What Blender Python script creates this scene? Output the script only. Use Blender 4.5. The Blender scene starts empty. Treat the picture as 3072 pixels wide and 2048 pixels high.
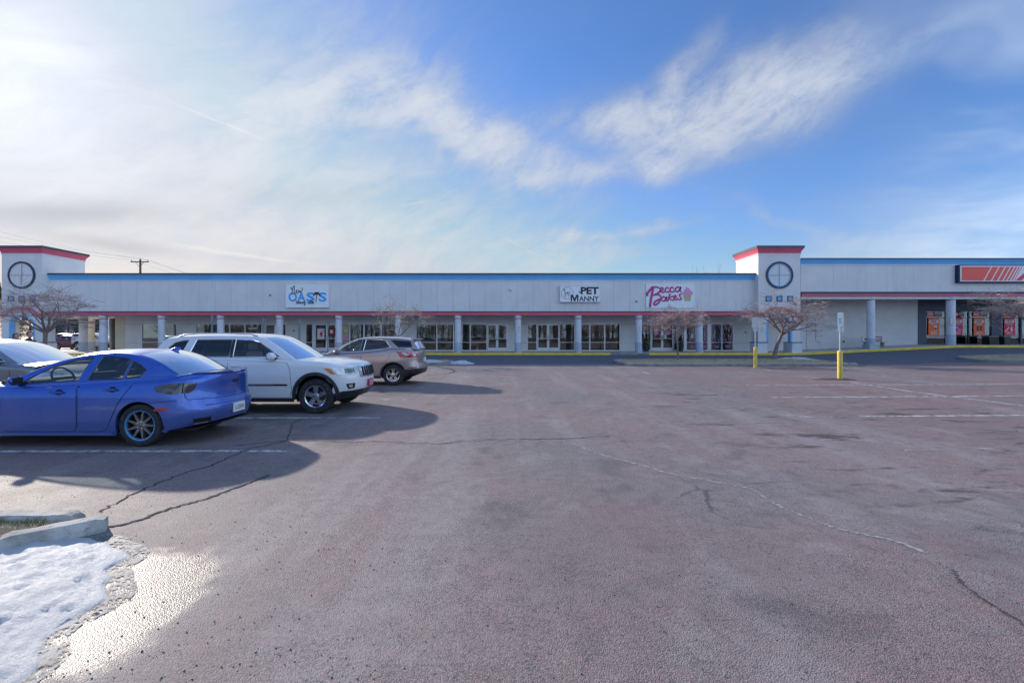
import bpy, bmesh, math, random
from mathutils import Vector, Matrix
from mathutils.geometry import delaunay_2d_cdt
R = math.radians
scene = bpy.context.scene
COL = scene.collection
random.seed(7)

# ------------------------------------------------------------------ camera
F = 1365.33            # 16 mm on 36 mm, in pixels of the 3072 px wide photograph
CAMH = 1.66
HOR = 1010.0
cd = bpy.data.cameras.new("camera"); cam = bpy.data.objects.new("camera", cd); COL.objects.link(cam)
cd.lens = 16.0; cd.sensor_width = 36.0; cd.sensor_fit = 'HORIZONTAL'
cd.shift_y = -14.0/3072.0
cd.clip_start = 0.05; cd.clip_end = 3000.0
cam.location = (0, 0, CAMH); cam.rotation_euler = (R(90), 0, 0)
scene.camera = cam
scene.view_settings.view_transform = 'Standard'; scene.view_settings.look = 'None'
scene.view_settings.gamma = 1.0; scene.view_settings.use_curve_mapping = False
EXPOSURE = 1.45
scene.view_settings.exposure = EXPOSURE
scene.cycles.max_bounces = 8; scene.cycles.transparent_max_bounces = 16
scene.cycles.diffuse_bounces = 3; scene.cycles.glossy_bounces = 3
scene.cycles.caustics_reflective = False; scene.cycles.caustics_refractive = False
scene.cycles.sample_clamp_indirect = 4.0
scene.cycles.use_denoising = True

# ------------------------------------------------------------------ world
SUN_EL, SUN_AZ = R(22.0), R(-49.0)       # azimuth measured from +Y towards +X
SUND = Vector((math.sin(SUN_AZ)*math.cos(SUN_EL), math.cos(SUN_AZ)*math.cos(SUN_EL), math.sin(SUN_EL)))
class X:
    """a float socket with arithmetic, for building node trees"""
    nt = None
    def __init__(s, k): s.k = k
    @staticmethod
    def op(o, *a, clamp=False):
        n = X.nt.nodes.new('ShaderNodeMath'); n.operation = o; n.use_clamp = clamp
        for i, v in enumerate(a):
            if isinstance(v, X): X.nt.links.new(v.k, n.inputs[i])
            else: n.inputs[i].default_value = float(v)
        return X(n.outputs[0])
    def __add__(s, b): return X.op('ADD', s, b)
    __radd__ = __add__
    def __sub__(s, b): return X.op('SUBTRACT', s, b)
    def __rsub__(s, b): return X.op('SUBTRACT', b, s)
    def __mul__(s, b): return X.op('MULTIPLY', s, b)
    __rmul__ = __mul__
    def __truediv__(s, b): return X.op('DIVIDE', s, b)
    def __pow__(s, b): return X.op('POWER', s, b)
    def __neg__(s): return X.op('MULTIPLY', s, -1.0)
    def clamp(s): return X.op('ADD', s, 0.0, clamp=True)
    def max(s, b): return X.op('MAXIMUM', s, b)
    def min(s, b): return X.op('MINIMUM', s, b)
    def sm(s, a, b):
        n = X.nt.nodes.new('ShaderNodeMapRange'); n.interpolation_type = 'SMOOTHSTEP'
        X.nt.links.new(s.k, n.inputs[0]); n.inputs[1].default_value = a; n.inputs[2].default_value = b
        return X(n.outputs[0])
def nvec(x, y, z=0.0):
    n = X.nt.nodes.new('ShaderNodeCombineXYZ')
    for i, v in enumerate((x, y, z)):
        if isinstance(v, X): X.nt.links.new(v.k, n.inputs[i])
        else: n.inputs[i].default_value = float(v)
    return n.outputs[0]
def nnoise(vec, scale, detail=4, rough=0.55, dist=0.0):
    n = X.nt.nodes.new('ShaderNodeTexNoise'); X.nt.links.new(vec, n.inputs['Vector'])
    n.inputs['Scale'].default_value = scale; n.inputs['Detail'].default_value = detail
    n.inputs['Roughness'].default_value = rough; n.inputs['Distortion'].default_value = dist
    return X(n.outputs['Fac'])
def nsep(vec):
    n = X.nt.nodes.new('ShaderNodeSeparateXYZ'); X.nt.links.new(vec, n.inputs[0])
    return [X(n.outputs[i]) for i in range(3)]
def nmix(fac, a, b, blend='MIX'):
    n = X.nt.nodes.new('ShaderNodeMix'); n.data_type = 'RGBA'; n.blend_type = blend; n.clamp_factor = True
    for sock, v in ((n.inputs[0], fac), (n.inputs[6], a), (n.inputs[7], b)):
        if isinstance(v, X): X.nt.links.new(v.k, sock)
        elif isinstance(v, bpy.types.NodeSocket): X.nt.links.new(v, sock)
        elif isinstance(v, (int, float)): sock.default_value = v
        else: sock.default_value = tuple(v)[:3] + (1.0,)
    return n.outputs[2]
def skypt(px, py):
    dx, dy, dz = px-1536.0, F, HOR-py
    return math.atan2(dx, dy), math.atan2(dz, math.hypot(dx, dy))

def build_world():
    w = bpy.data.worlds.new("World"); scene.world = w; w.use_nodes = True
    nt = w.node_tree; X.nt = nt; L = nt.links
    nt.nodes.clear()
    out = nt.nodes.new('ShaderNodeOutputWorld'); bg = nt.nodes.new('ShaderNodeBackground')
    STR = 0.08
    bg.inputs[1].default_value = STR; L.new(bg.outputs[0], out.inputs[0])
    sky = nt.nodes.new('ShaderNodeTexSky'); sky.sky_type = 'NISHITA'; sky.sun_disc = False
    sky.sun_elevation = SUN_EL; sky.sun_rotation = SUN_AZ % (2*math.pi)
    sky.air_density = 1.0; sky.dust_density = 0.3; sky.ozone_density = 2.2; sky.altitude = 100.0
    tc = nt.nodes.new('ShaderNodeTexCoord'); D = tc.outputs['Generated']
    dx, dy, dz = nsep(D)
    az = X.op('ARCTAN2', dx, dy); el = X.op('ARCSINE', dz.min(1.0).max(-1.0))
    sd = (dx*SUND.x + dy*SUND.y + dz*SUND.z).max(0.0)
    hl = X.op('SQRT', dx*dx + dy*dy).max(1e-4)
    daz = (dx*math.sin(SUN_AZ) + dy*math.cos(SUN_AZ))/hl
    # cloud-plane coordinates (a layer overhead, seen in perspective)
    inv = (dz.max(0.0) + 0.10)
    cx, cy = dx/inv, dy/inv
    A = nvec(dx, dy, dz*1.6)
    w1 = nnoise(A, 3.0, 3, 0.6) - 0.5
    w2 = nnoise(nvec(dx + 7.3, dy, dz*1.6), 3.0, 3, 0.6) - 0.5
    w3 = nnoise(A, 13.0, 3, 0.65) - 0.5
    waz, wel = az + w1*0.20 + w3*0.07, el + w2*0.13 + w3*0.035
    # fibres: stretched noise
    ca, sa = math.cos(R(28)), math.sin(R(28))
    f1 = nnoise(nvec((az*ca + el*sa)*2.0, (el*ca - az*sa)*7.0 + w1*1.2, 0.0), 2.2, 5, 0.64)
    f2 = nnoise(nvec(cx*0.55 + 3.1, cy*0.9 + w1*0.6, 1.0), 1.1, 4, 0.6)
    f3 = nnoise(nvec(waz*2.0, wel*14.0, 4.0), 1.6, 3, 0.6)
    f4 = nnoise(nvec(waz + wel*0.5, wel*1.5 - waz*0.5, 2.0), 13.0, 5, 0.72)
    W = nvec(waz, wel, 0.0); W0 = nvec(az, el, 0.0); W1 = nvec(waz, el + w2*0.035, 0.0); W2 = nvec(az + w3*0.008, el + w3*0.008, 0.0)
    def seg(p0, p1, wd, amp, vec=None):
        (a0, e0), (a1, e1) = skypt(*p0), skypt(*p1)
        ln = math.hypot(a1-a0, e1-e0)
        m = nt.nodes.new('ShaderNodeMapping'); m.vector_type = 'TEXTURE'
        L.new(vec or W, m.inputs[0])
        m.inputs[1].default_value = ((a0+a1)/2, (e0+e1)/2, 0); m.inputs[2].default_value = (0, 0, math.atan2(e1-e0, a1-a0))
        m.inputs[3].default_value = (ln*0.55, wd, 1)
        d = nt.nodes.new('ShaderNodeVectorMath'); d.operation = 'DOT_PRODUCT'
        L.new(m.outputs[0], d.inputs[0]); L.new(m.outputs[0], d.inputs[1])
        return X.op('POWER', math.exp(-1.0), X(d.outputs['Value']))*amp
    # veil on the sun's side of the sky
    veil = (daz - (el-0.31)*0.55 + w1*0.35 + (f1-0.5)*0.35).sm(0.42, 1.02)
    dens = veil*(f1.sm(0.25, 0.80)*0.40 + f2*0.30 + 0.16) + (sd**12.0)*0.32
    arch = [((620,470),(840,330),.040,.45),((800,340),(1090,250),.050,.75),((1010,250),(1330,300),.050,.85),
            ((1250,295),(1490,430),.048,.85),((1420,410),(1700,550),.042,.7)]
    swoosh = [((1640,360),(1960,370),.04,.65),((1810,400),(2170,360),.055,.95),((2050,380),(2400,260),.055,1.0),
              ((2250,285),(2560,215),.05,.9),((1960,340),(2080,210),.032,.6),((2060,240),(2180,90),.028,.3),
              ((2480,240),(2880,90),.035,.20),((1890,520),(2020,470),.026,.9),((1600,560),(1920,510),.022,.55)]
    low = [((1640,725),(1860,695),.016,.6),((1850,697),(2060,670),.011,.55),((1540,770),(1940,745),.02,.45),
           ((2130,590),(2500,725),.016,.25),((2250,800),(3200,690),.05,.35)]
    mass = [((-200,500),(1150,570),.13,.55),((500,620),(1700,690),.08,.35),((0,130),(420,210),.03,.35)]
    s = None
    for g in [a[:3] + (a[3]*1.3,) for a in arch] + [a[:3] + (a[3]*1.2,) for a in swoosh] + low + mass:
        k = seg(*g); s = k if s is None else s + k
    fib = f1*0.75 + f4*0.65
    dens = dens + s*(fib.sm(0.26, 1.06)*1.25)
    # cirrus everywhere else, thickened behind the viewer to light the shaded facade
    dens = dens + f2.sm(0.36, 0.72)*(1.0 - daz.sm(-0.45, 0.20)*0.96)*1.45
    dens = (1.0 - X.op('POWER', math.exp(-1.0), dens*1.25))
    # haze low down
    hz = X.op('POWER', math.exp(-1.0), el.max(0.0)*8.0)
    dens = dens + hz*(f3*0.75 + 0.35)*0.85
    # contrails
    ctr = seg((530,312),(770,410),.0020,.16,W2) + seg((1190,619),(1290,602),.0012,.25,W0) + seg((560,740),(870,785),.0035,.25,W2) + seg((1480,695),(1640,780),.0016,.12,W2)
    # grey undersides over the left horizon
    dark = seg((-300,620),(540,642),.018,.95,W1) + seg((100,700),(500,757),.012,.8,W1) + seg((650,570),(1200,592),.022,.3,W1)
    dens = (dens + ctr).clamp()
    g1 = sd**5.0; g2 = sd**22.0; g3 = sd**140.0
    lum = g1*0.06 + g2*0.12 + g3*0.30 + 0.41 + dens*0.38 + (0.10 - daz).max(0.0)*0.95  # last term: extra cloud brightness opposite the sun, added to fill the shaded facade
    lum = lum*(1.0 - dark*0.26)
    E = 1.0/(STR*2.0**EXPOSURE)
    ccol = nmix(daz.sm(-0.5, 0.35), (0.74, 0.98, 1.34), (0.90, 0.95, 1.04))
    ccol = nmix((hz*daz.sm(-0.2, 0.9)*1.25).clamp(), ccol, (1.08, 0.93, 0.80))
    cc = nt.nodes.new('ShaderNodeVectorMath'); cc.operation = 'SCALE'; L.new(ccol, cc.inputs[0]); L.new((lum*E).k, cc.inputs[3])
    blue = nmix(1.0, sky.outputs[0], (0.46, 0.65, 0.93), 'MULTIPLY')
    blue = nmix(1.0, blue, (0.60*E, 0.70*E, 0.92*E), 'DARKEN')
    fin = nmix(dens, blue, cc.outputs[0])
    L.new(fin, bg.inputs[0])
    w.cycles.sampling_method = 'MANUAL'; w.cycles.sample_map_resolution = 512
build_world()
sl = bpy.data.lights.new("sun", 'SUN'); sun = bpy.data.objects.new("sun", sl); COL.objects.link(sun)
sl.energy = 2.0; sl.angle = R(1.1); sl.color = (1.0, 0.90, 0.78)
sun.rotation_euler = SUND.to_track_quat('Z', 'Y').to_euler(); sun.location = SUND*80

# ------------------------------------------------------------------ helpers
def PX(px, Y): return (px-1536.0)/F*Y
def PZ(py, Y): return CAMH + (HOR-py)/F*Y
def GP(px, py, z=0.0):
    Y = (CAMH-z)*F/(py-HOR); return ((px-1536.0)/F*Y, Y)
def sst(a, b, x):
    t = max(0.0, min(1.0, (x-a)/(b-a))); return t*t*(3-2*t)
def lin(a, b, x): return max(0.0, min(1.0, (x-a)/(b-a)))
def interp(pts, x):
    if x <= pts[0][0]: return pts[0][1]
    for (a, b), (c, d) in zip(pts, pts[1:]):
        if x <= c: return b + (d-b)*(x-a)/(c-a)
    return pts[-1][1]
def curve(pts):
    """smooth (monotone cubic) interpolation through sorted points"""
    n = len(pts); xs = [p[0] for p in pts]; ys = [p[1] for p in pts]
    d = [(ys[i+1]-ys[i])/(xs[i+1]-xs[i]) for i in range(n-1)]
    m = [d[0]] + [0.0 if d[i-1]*d[i] <= 0 else 2*d[i-1]*d[i]/(d[i-1]+d[i]) for i in range(1, n-1)] + [d[-1]]
    def f(x):
        if x <= xs[0]: return ys[0]
        if x >= xs[-1]: return ys[-1]
        for i in range(n-1):
            if x <= xs[i+1]:
                h = xs[i+1]-xs[i]; t = (x-xs[i])/h
                return ((1+2*t)*(1-t)**2*ys[i] + t*(1-t)**2*h*m[i] + t*t*(3-2*t)*ys[i+1] + t*t*(t-1)*h*m[i+1])
    return f

MATS = {}
def newmat(name):
    m = bpy.data.materials.new(name); m.use_nodes = True; MATS[name] = m
    nt = m.node_tree; X.nt = nt
    return m, nt, nt.nodes['Principled BSDF']
def mat(name, col, rough=0.6, metal=0.0, var=0.10, scale=3.0, bump=0.0, bscale=40.0, coat=0.0, spec=0.5, dirt=None):
    """plain paint, concrete, metal...: colour with cloudy variation and fine relief"""
    m, nt, b = newmat(name); L = nt.links
    tc = nt.nodes.new('ShaderNodeTexCoord'); O = tc.outputs['Object']
    if var > 0:
        n = nnoise(O, scale, 5, 0.6)
        lo = tuple(c*(1-var) for c in col); hi = tuple(min(1.0, c*(1+var)) for c in col)
        c = nmix(n.sm(0.3, 0.7), lo, hi)
        if dirt:
            n2 = nnoise(O, scale*2.7, 6, 0.7)
            c = nmix(n2.sm(0.52, 0.74)*dirt[1], c, dirt[0])
        L.new(c, b.inputs['Base Color'])
        r = n*0.16 + (rough-0.08); L.new(r.k, b.inputs['Roughness'])
    else:
        b.inputs['Base Color'].default_value = tuple(col)+(1,); b.inputs['Roughness'].default_value = rough
    b.inputs['Metallic'].default_value = metal; b.inputs['Specular IOR Level'].default_value = spec
    b.inputs['Coat Weight'].default_value = coat; b.inputs['Coat Roughness'].default_value = 0.06
    if bump > 0:
        n3 = nnoise(O, bscale, 4, 0.6)
        bp = nt.nodes.new('ShaderNodeBump'); bp.inputs['Strength'].default_value = 1.0; bp.inputs['Distance'].default_value = bump
        L.new(n3.k, bp.inputs['Height']); L.new(bp.outputs[0], b.inputs['Normal'])
    return m
def glass(name, tint, refl=1.6, rough=0.0):
    """thin pane: tinted see-through with mirror reflection by angle"""
    m = bpy.data.materials.new(name); m.use_nodes = True; MATS[name] = m
    nt = m.node_tree; nt.nodes.clear(); X.nt = nt; L = nt.links
    o = nt.nodes.new('ShaderNodeOutputMaterial'); t = nt.nodes.new('ShaderNodeBsdfTransparent'); g = nt.nodes.new('ShaderNodeBsdfGlossy')
    t.inputs[0].default_value = tuple(tint)+(1,); g.inputs[0].default_value = (1, 1, 1, 1); g.inputs['Roughness'].default_value = rough
    fr = nt.nodes.new('ShaderNodeFresnel'); fr.inputs[0].default_value = 1.5
    mx = nt.nodes.new('ShaderNodeMixShader')
    f = (X(fr.outputs[0])*refl).clamp()
    L.new(f.k, mx.inputs[0]); L.new(t.outputs[0], mx.inputs[1]); L.new(g.outputs[0], mx.inputs[2]); L.new(mx.outputs[0], o.inputs[0])
    return m
def emis(name, col, s):
    m, nt, b = newmat(name); b.inputs['Emission Color'].default_value = tuple(col)+(1,); b.inputs['Emission Strength'].default_value = s
    b.inputs['Base Color'].default_value = tuple(col)+(1,); return m

class MB:
    def __init__(s): s.v = []; s.f = []; s.m = []
    def face(s, idx, m=0): s.f.append(tuple(idx)); s.m.append(m)
    def quad(s, a, b, c, d, m=0):
        i = len(s.v); s.v += [tuple(a), tuple(b), tuple(c), tuple(d)]; s.face((i, i+1, i+2, i+3), m)
    def box(s, x0, x1, y0, y1, z0, z1, m=0, z0b=None, z1b=None):
        """axis box; z0b/z1b: other heights at the x1 end"""
        a, b = (z0 if z0b is None else z0b), (z1 if z1b is None else z1b)
        i = len(s.v)
        s.v += [(x0,y0,z0),(x1,y0,a),(x1,y1,a),(x0,y1,z0),(x0,y0,z1),(x1,y0,b),(x1,y1,b),(x0,y1,z1)]
        for f in ((0,3,2,1),(4,5,6,7),(0,1,5,4),(1,2,6,5),(2,3,7,6),(3,0,4,7)): s.face([i+k for k in f], m)
        return s
    def cbox(s, x0, x1, y0, y1, z0, z1, c, m=0):
        """box with chamfered edges"""
        bm = bmesh.new(); bmesh.ops.create_cube(bm, size=1.0)
        for v in bm.verts: v.co = ((x0+x1)/2+v.co.x*(x1-x0), (y0+y1)/2+v.co.y*(y1-y0), (z0+z1)/2+v.co.z*(z1-z0))
        bmesh.ops.bevel(bm, geom=bm.edges[:], offset=c, segments=2, affect='EDGES', profile=0.5)
        s.add_bm(bm, m); bm.free(); return s
    def add_bm(s, bm, m=0):
        i = len(s.v); bm.verts.index_update()
        s.v += [tuple(v.co) for v in bm.verts]
        for f in bm.faces: s.face([i+v.index for v in f.verts], m)
    def lathe(s, prof, seg=24, c=(0,0,0), axis='Z', m=0, cap=True):
        """prof: list of (r, h)"""
        i = len(s.v); n = len(prof)
        for r, h in prof:
            for k in range(seg):
                a = 2*math.pi*k/seg; p = (r*math.cos(a), r*math.sin(a), h)
                if axis == 'Y': p = (p[0], p[2], p[1])
                elif axis == 'X': p = (p[2], p[0], p[1])
                s.v.append((c[0]+p[0], c[1]+p[1], c[2]+p[2]))
        for j in range(n-1):
            for k in range(seg):
                q = (i+j*seg+k, i+j*seg+(k+1)%seg, i+(j+1)*seg+(k+1)%seg, i+(j+1)*seg+k)
                s.face(q[::-1] if axis == 'Y' else q, m)
        if cap:
            a = [i+k for k in range(seg)]; b = [i+(n-1)*seg+k for k in range(seg)]
            s.face(a if axis == 'Y' else a[::-1], m); s.face(b[::-1] if axis == 'Y' else b, m)
        return s
    def tube(s, pts, r, seg=6, m=0, cap=True):
        """tube along points; r number or list"""
        i = len(s.v); n = len(pts); P = [Vector(p) for p in pts]
        rs = r if isinstance(r, (list, tuple)) else [r]*n
        up = None
        for j in range(n):
            t = (P[min(j+1, n-1)] - P[max(j-1, 0)])
            if t.length < 1e-9: t = Vector((0, 0, 1))
            t.normalize()
            if up is None: up = t.orthogonal().normalized()
            up = (up - t*up.dot(t)); up = up.normalized() if up.length > 1e-6 else t.orthogonal().normalized()
            sd = t.cross(up)
            for k in range(seg):
                a = 2*math.pi*k/seg; q = P[j] + (up*math.cos(a) + sd*math.sin(a))*rs[j]
                s.v.append(tuple(q))
        for j in range(n-1):
            for k in range(seg):
                s.face((i+j*seg+k, i+j*seg+(k+1)%seg, i+(j+1)*seg+(k+1)%seg, i+(j+1)*seg+k), m)
        if cap:
            s.face([i+k for k in range(seg)][::-1], m); s.face([i+(n-1)*seg+k for k in range(seg)], m)
        return s
    def extrude(s, poly, a, b, plane='XZ', m=0):
        """solid prism of a 2-D polygon between a and b on the third axis"""
        i = len(s.v); n = len(poly)
        def P(u, w, t): return {'XZ': (u, t, w), 'XY': (u, w, t), 'YZ': (t, u, w)}[plane]
        for t in (a, b):
            s.v += [P(u, w, t) for u, w in poly]
        area = sum(poly[k][0]*poly[(k+1) % n][1]-poly[(k+1) % n][0]*poly[k][1] for k in range(n))
        flip = (area > 0) == (plane == 'XZ')
        A, B = list(range(i, i+n)), list(range(i+n, i+2*n))
        s.face(A if flip else A[::-1], m); s.face(B[::-1] if flip else B, m)
        for k in range(n):
            q = (A[k], B[k], B[(k+1) % n], A[(k+1) % n])
            s.face(q if flip else q[::-1], m)
        return s
    def grid(s, fn, nu, nv, m=0):
        i = len(s.v)
        for a in range(nu+1):
            for b in range(nv+1): s.v.append(tuple(fn(a/nu, b/nv)))
        for a in range(nu):
            for b in range(nv):
                k = i+a*(nv+1)+b; s.face((k, k+nv+1, k+nv+2, k+1), m)
        return s
    def mesh(s, name, mats, smooth=None, off=(0,0,0)):
        me = bpy.data.meshes.new(name)
        o = Vector(off)
        me.from_pydata([tuple(Vector(v)-o) for v in s.v] if o.length else s.v, [], s.f)
        for k in (mats if isinstance(mats, (list, tuple)) else [mats]):
            me.materials.append(MATS[k] if isinstance(k, str) else k)
        if max(s.m, default=0) > 0: me.polygons.foreach_set('material_index', s.m)
        if smooth is not None:
            me.polygons.foreach_set('use_smooth', [True]*len(me.polygons)); me.update()
            if smooth < 180: me.set_sharp_from_angle(angle=R(smooth))
        me.update(); return me
def origin(o):
    v = Vector((0, 0, 0))
    while o is not None: v += o.location; o = o.parent
    return v
def link(name, me, parent=None, loc=(0,0,0)):
    o = bpy.data.objects.new(name, me); COL.objects.link(o); o.location = loc
    if parent is not None: o.parent = parent
    return o
def put(name, mb, mats, parent=None, smooth=None):
    """mesh given in world coordinates, made a child of an unrotated thing"""
    return link(name, mb.mesh(name, mats, smooth, origin(parent) if parent else (0,0,0)), parent)
def tag(o, label, cat, group=None):
    o['label'] = label; o['category'] = cat
    if group: o['group'] = group
    return o
def thing(name, loc, label, cat, group=None, rz=0.0):
    o = bpy.data.objects.new(name, None); COL.objects.link(o); o.location = loc; o.rotation_euler = (0, 0, rz)
    o.empty_display_size = 0.2
    return tag(o, label, cat, group)
def struct(o): o['kind'] = 'structure'; return o
def stuff(o): o['kind'] = 'stuff'; return o
def kids(o): return [c for c in KID.get(o.name, [])]
def copy_tree(src, loc, rz, label, group=None, scale=None):
    r = src.copy(); COL.objects.link(r); r.location = loc; r.rotation_euler = (0, 0, rz); r['label'] = label
    if group: r['group'] = group
    if scale: r.scale = scale
    def rec(a, b):
        for ch in list(a.children):
            if ch in made: continue
            c = ch.copy(); COL.objects.link(c); c.parent = b; made.add(c); rec(ch, c)
    made = set(); rec(src, r)
    return r
_txt = {}
def text_poly(body, w, h, c, bold=0.0, shear=0.0, up=(0,0,1), right=(1,0,0), stretch=True):
    """flat lettering as a mesh fitted into a w x h box centred on c"""
    key = (body, bold, shear)
    if key not in _txt:
        cu = bpy.data.curves.new('lettering', 'FONT'); cu.body = body; cu.offset = bold; cu.shear = shear; cu.resolution_u = 3
        o = bpy.data.objects.new('lettering', cu); COL.objects.link(o)
        dg = bpy.context.evaluated_depsgraph_get(); ev = o.evaluated_get(dg); me = ev.to_mesh()
        V = [tuple(v.co) for v in me.vertices]; Fc = [tuple(p.vertices) for p in me.polygons]
        ev.to_mesh_clear(); bpy.data.objects.remove(o); bpy.data.curves.remove(cu)
        _txt[key] = (V, Fc)
    V, Fc = _txt[key]
    x0, x1 = min(v[0] for v in V), max(v[0] for v in V); y0, y1 = min(v[1] for v in V), max(v[1] for v in V)
    sx, sy = w/(x1-x0), h/(y1-y0)
    if not stretch: sx = sy = min(sx, sy)
    u, r, c = Vector(up), Vector(right), Vector(c)
    mb = MB(); mb.v = [tuple(c + r*((v[0]-(x0+x1)/2)*sx) + u*((v[1]-(y0+y1)/2)*sy)) for v in V]
    for f in Fc: mb.face(f)
    return mb
def strokes(lines, wd, c, sx, sy, y):
    """handwriting: polylines in unit coordinates -> flat ribbons standing in the XZ plane at depth y"""
    mb = MB()
    for k, ln in enumerate(lines):
        w = wd
        if isinstance(ln, tuple): ln, w = ln
        P = smooth_line(ln, 5)
        Q = [Vector((c[0]+p[0]*sx, 0, c[1]+p[1]*sy)) for p in P]
        i = len(mb.v); n = len(Q)
        for j in range(n):
            t = (Q[min(j+1, n-1)]-Q[max(j-1, 0)]); t.normalize(); nn = Vector((-t.z, 0, t.x))*(w/2)
            yy = y - 0.0006*k
            mb.v += [(Q[j].x+nn.x, yy, Q[j].z+nn.z), (Q[j].x-nn.x, yy, Q[j].z-nn.z)]
        for j in range(n-1): mb.face((i+2*j, i+2*j+1, i+2*j+3, i+2*j+2))
    return mb
def smooth_line(P, n):
    P = [Vector((p[0], p[1], 0)) for p in P]
    if len(P) < 3: return P
    out = []
    for i in range(len(P)-1):
        a, b, c, d = P[max(i-1, 0)], P[i], P[i+1], P[min(i+2, len(P)-1)]
        for k in range(n):
            t = k/n
            out.append(0.5*((2*b) + (c-a)*t + (2*a-5*b+4*c-d)*t*t + (3*b-a-3*c+d)*t**3))
    out.append(P[-1]); return out

# ------------------------------------------------------------------ ground
def G(x, y):
    z = 0.2*sst(26, 37, y) + 0.60*lin(23.0, 35.5, x)*sst(24.5, 36.0, y) + 0.2*sst(40, 46, y)
    return z
def asphalt(name, fresh):
    m, nt, b = newmat(name); L = nt.links
    geo = nt.nodes.new('ShaderNodeNewGeometry'); P = geo.outputs['Position']
    px, py, pz = nsep(P)
    big = nnoise(P, 0.22, 4, 0.55); mid = nnoise(P, 1.3, 5, 0.6, 0.6)
    track = nnoise(nvec(px*1.1, py*0.09, 0.0), 1.0, 3, 0.6)
    vo = nt.nodes.new('ShaderNodeTexVoronoi'); vo.feature = 'F1'; L.new(P, vo.inputs['Vector']); vo.inputs['Scale'].default_value = 120.0
    vcol = X(nsep(vo.outputs['Color'])[0].k); vd = X(vo.outputs['Distance'])
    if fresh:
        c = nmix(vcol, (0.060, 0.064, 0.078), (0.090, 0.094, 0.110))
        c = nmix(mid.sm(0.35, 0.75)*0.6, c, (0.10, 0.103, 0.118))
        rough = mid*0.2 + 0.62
    else:
        c = nmix(vcol, (0.300, 0.212, 0.205), (0.125, 0.122, 0.135))
        c = nmix(big.sm(0.42, 0.60)*0.85, c, nmix(vcol, (0.105, 0.102, 0.112), (0.245, 0.222, 0.226)))
        c = nmix(track.sm(0.50, 0.64)*0.42, c, (0.270, 0.258, 0.268))
        c = nmix(mid.sm(0.54, 0.70)*0.45, c, (0.290, 0.278, 0.285))
        c = nmix((1.0-mid).sm(0.56, 0.70)*0.5, c, (0.080, 0.074, 0.082))
        red = (nnoise(nvec(px*0.5+9.0, py*0.5, 3.0), 0.5, 4, 0.6) + (px.sm(1.0, 9.0)-0.5)*0.22).sm(0.46, 0.64)
        c = nmix(red*0.55, c, nmix(vcol, (0.255, 0.145, 0.138), (0.120, 0.092, 0.096)))
        sc = nnoise(nvec(px*1.8, py*0.35, 5.0), 1.0, 5, 0.7)
        c = nmix(sc.sm(0.60, 0.74)*0.40, c, (0.275, 0.262, 0.270))
        c = nmix((1.0-sc).sm(0.62, 0.76)*0.45, c, (0.070, 0.063, 0.068))
        # broken, ravelled paving on the right
        rv = nnoise(nvec(px*0.6 + py*0.5, py*1.6 - px*0.25, 7.0), 1.1, 6, 0.72)
        rvm = rv.sm(0.55, 0.66)*px.sm(2.0, 5.0)*(1.0 - py.sm(12.0, 18.0))
        c = nmix(rvm*0.95, c, (0.052, 0.038, 0.036))
        c = nmix((1.0-rv).sm(0.60, 0.72)*px.sm(2.0, 5.0)*0.5, c, (0.24, 0.225, 0.235))
        # gaps between the chips, more open where the binder has worn off
        wear = nnoise(P, 0.55, 3, 0.5)
        gap = vd.sm(0.40, 0.75)*nnoise(P, 6.0, 4, 0.7).sm(0.36, 0.66)
        c = nmix(gap*(wear*0.8 + 0.15), c, (0.048, 0.044, 0.050))
        pit = nnoise(P, 30.0, 2, 0.5).sm(0.66, 0.74)
        c = nmix(pit*0.6, c, (0.040, 0.037, 0.042))
        ag = nnoise(P, 38.0, 4, 0.75); agm = nnoise(P, 1.7, 3, 0.6).sm(0.30, 0.65)
        c = nmix((1.0-ag).sm(0.50, 0.66)*(agm*0.55 + 0.15), c, (0.050, 0.044, 0.046))
        c = nmix(ag.sm(0.56, 0.72)*(agm*0.40 + 0.12), c, (0.36, 0.32, 0.315))
        # meandering fine cracks in patches
        wv = nt.nodes.new('ShaderNodeTexVoronoi'); wv.feature = 'DISTANCE_TO_EDGE'
        L.new(nvec(px + mid*0.5, py + big*1.5, 0.0), wv.inputs['Vector']); wv.inputs['Scale'].default_value = 0.9
        crk = (1.0 - X(wv.outputs['Distance']).sm(0.004, 0.014))*big.sm(0.46, 0.60)*px.sm(-1.0, 3.0)*mid.sm(0.42, 0.55)
        c = nmix(crk*0.75, c, (0.035, 0.032, 0.036))
        # damp and melt water: beside the snow, in the stalls
        d1 = X.op('SQRT', (px+2.55)*(px+2.55)*1.3 + (py-2.75)*(py-2.75)*0.55)
        wet = (1.0 - (d1 + (mid-0.5)*0.9 + (nnoise(P, 9.0, 3, 0.6)-0.5)*0.25).sm(0.50, 0.72))
        d2 = X.op('SQRT', (px+6.2)*(px+6.2)*0.06 + (py-9.3)*(py-9.3)*0.5)
        wet2 = (1.0 - (d2 + (mid-0.5)*2.4).sm(0.15, 0.8))*0.7
        d3 = X.op('SQRT', (px+4.2)*(px+4.2)*0.10 + (py-13.6)*(py-13.6)*0.5)
        wet2 = wet2.max((1.0 - (d3 + (mid-0.5)*2.6).sm(0.1, 0.7))*0.6)
        dmp = (1.0 - px.sm(-3.6, -2.2))*py.sm(3.0, 7.0)*(1.0 - py.sm(15.0, 20.0))
        wetall = wet.max(wet2)
        c = nmix(wetall*0.62 + dmp*0.22, c, (0.075, 0.072, 0.080))
        rough = (mid*0.24 + 0.56)*(1.0 - wetall*0.42) 
    c = nmix(1.0, c, (1.26, 1.22, 1.18) if not fresh else (1.35, 1.45, 1.55), 'MULTIPLY')
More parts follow.
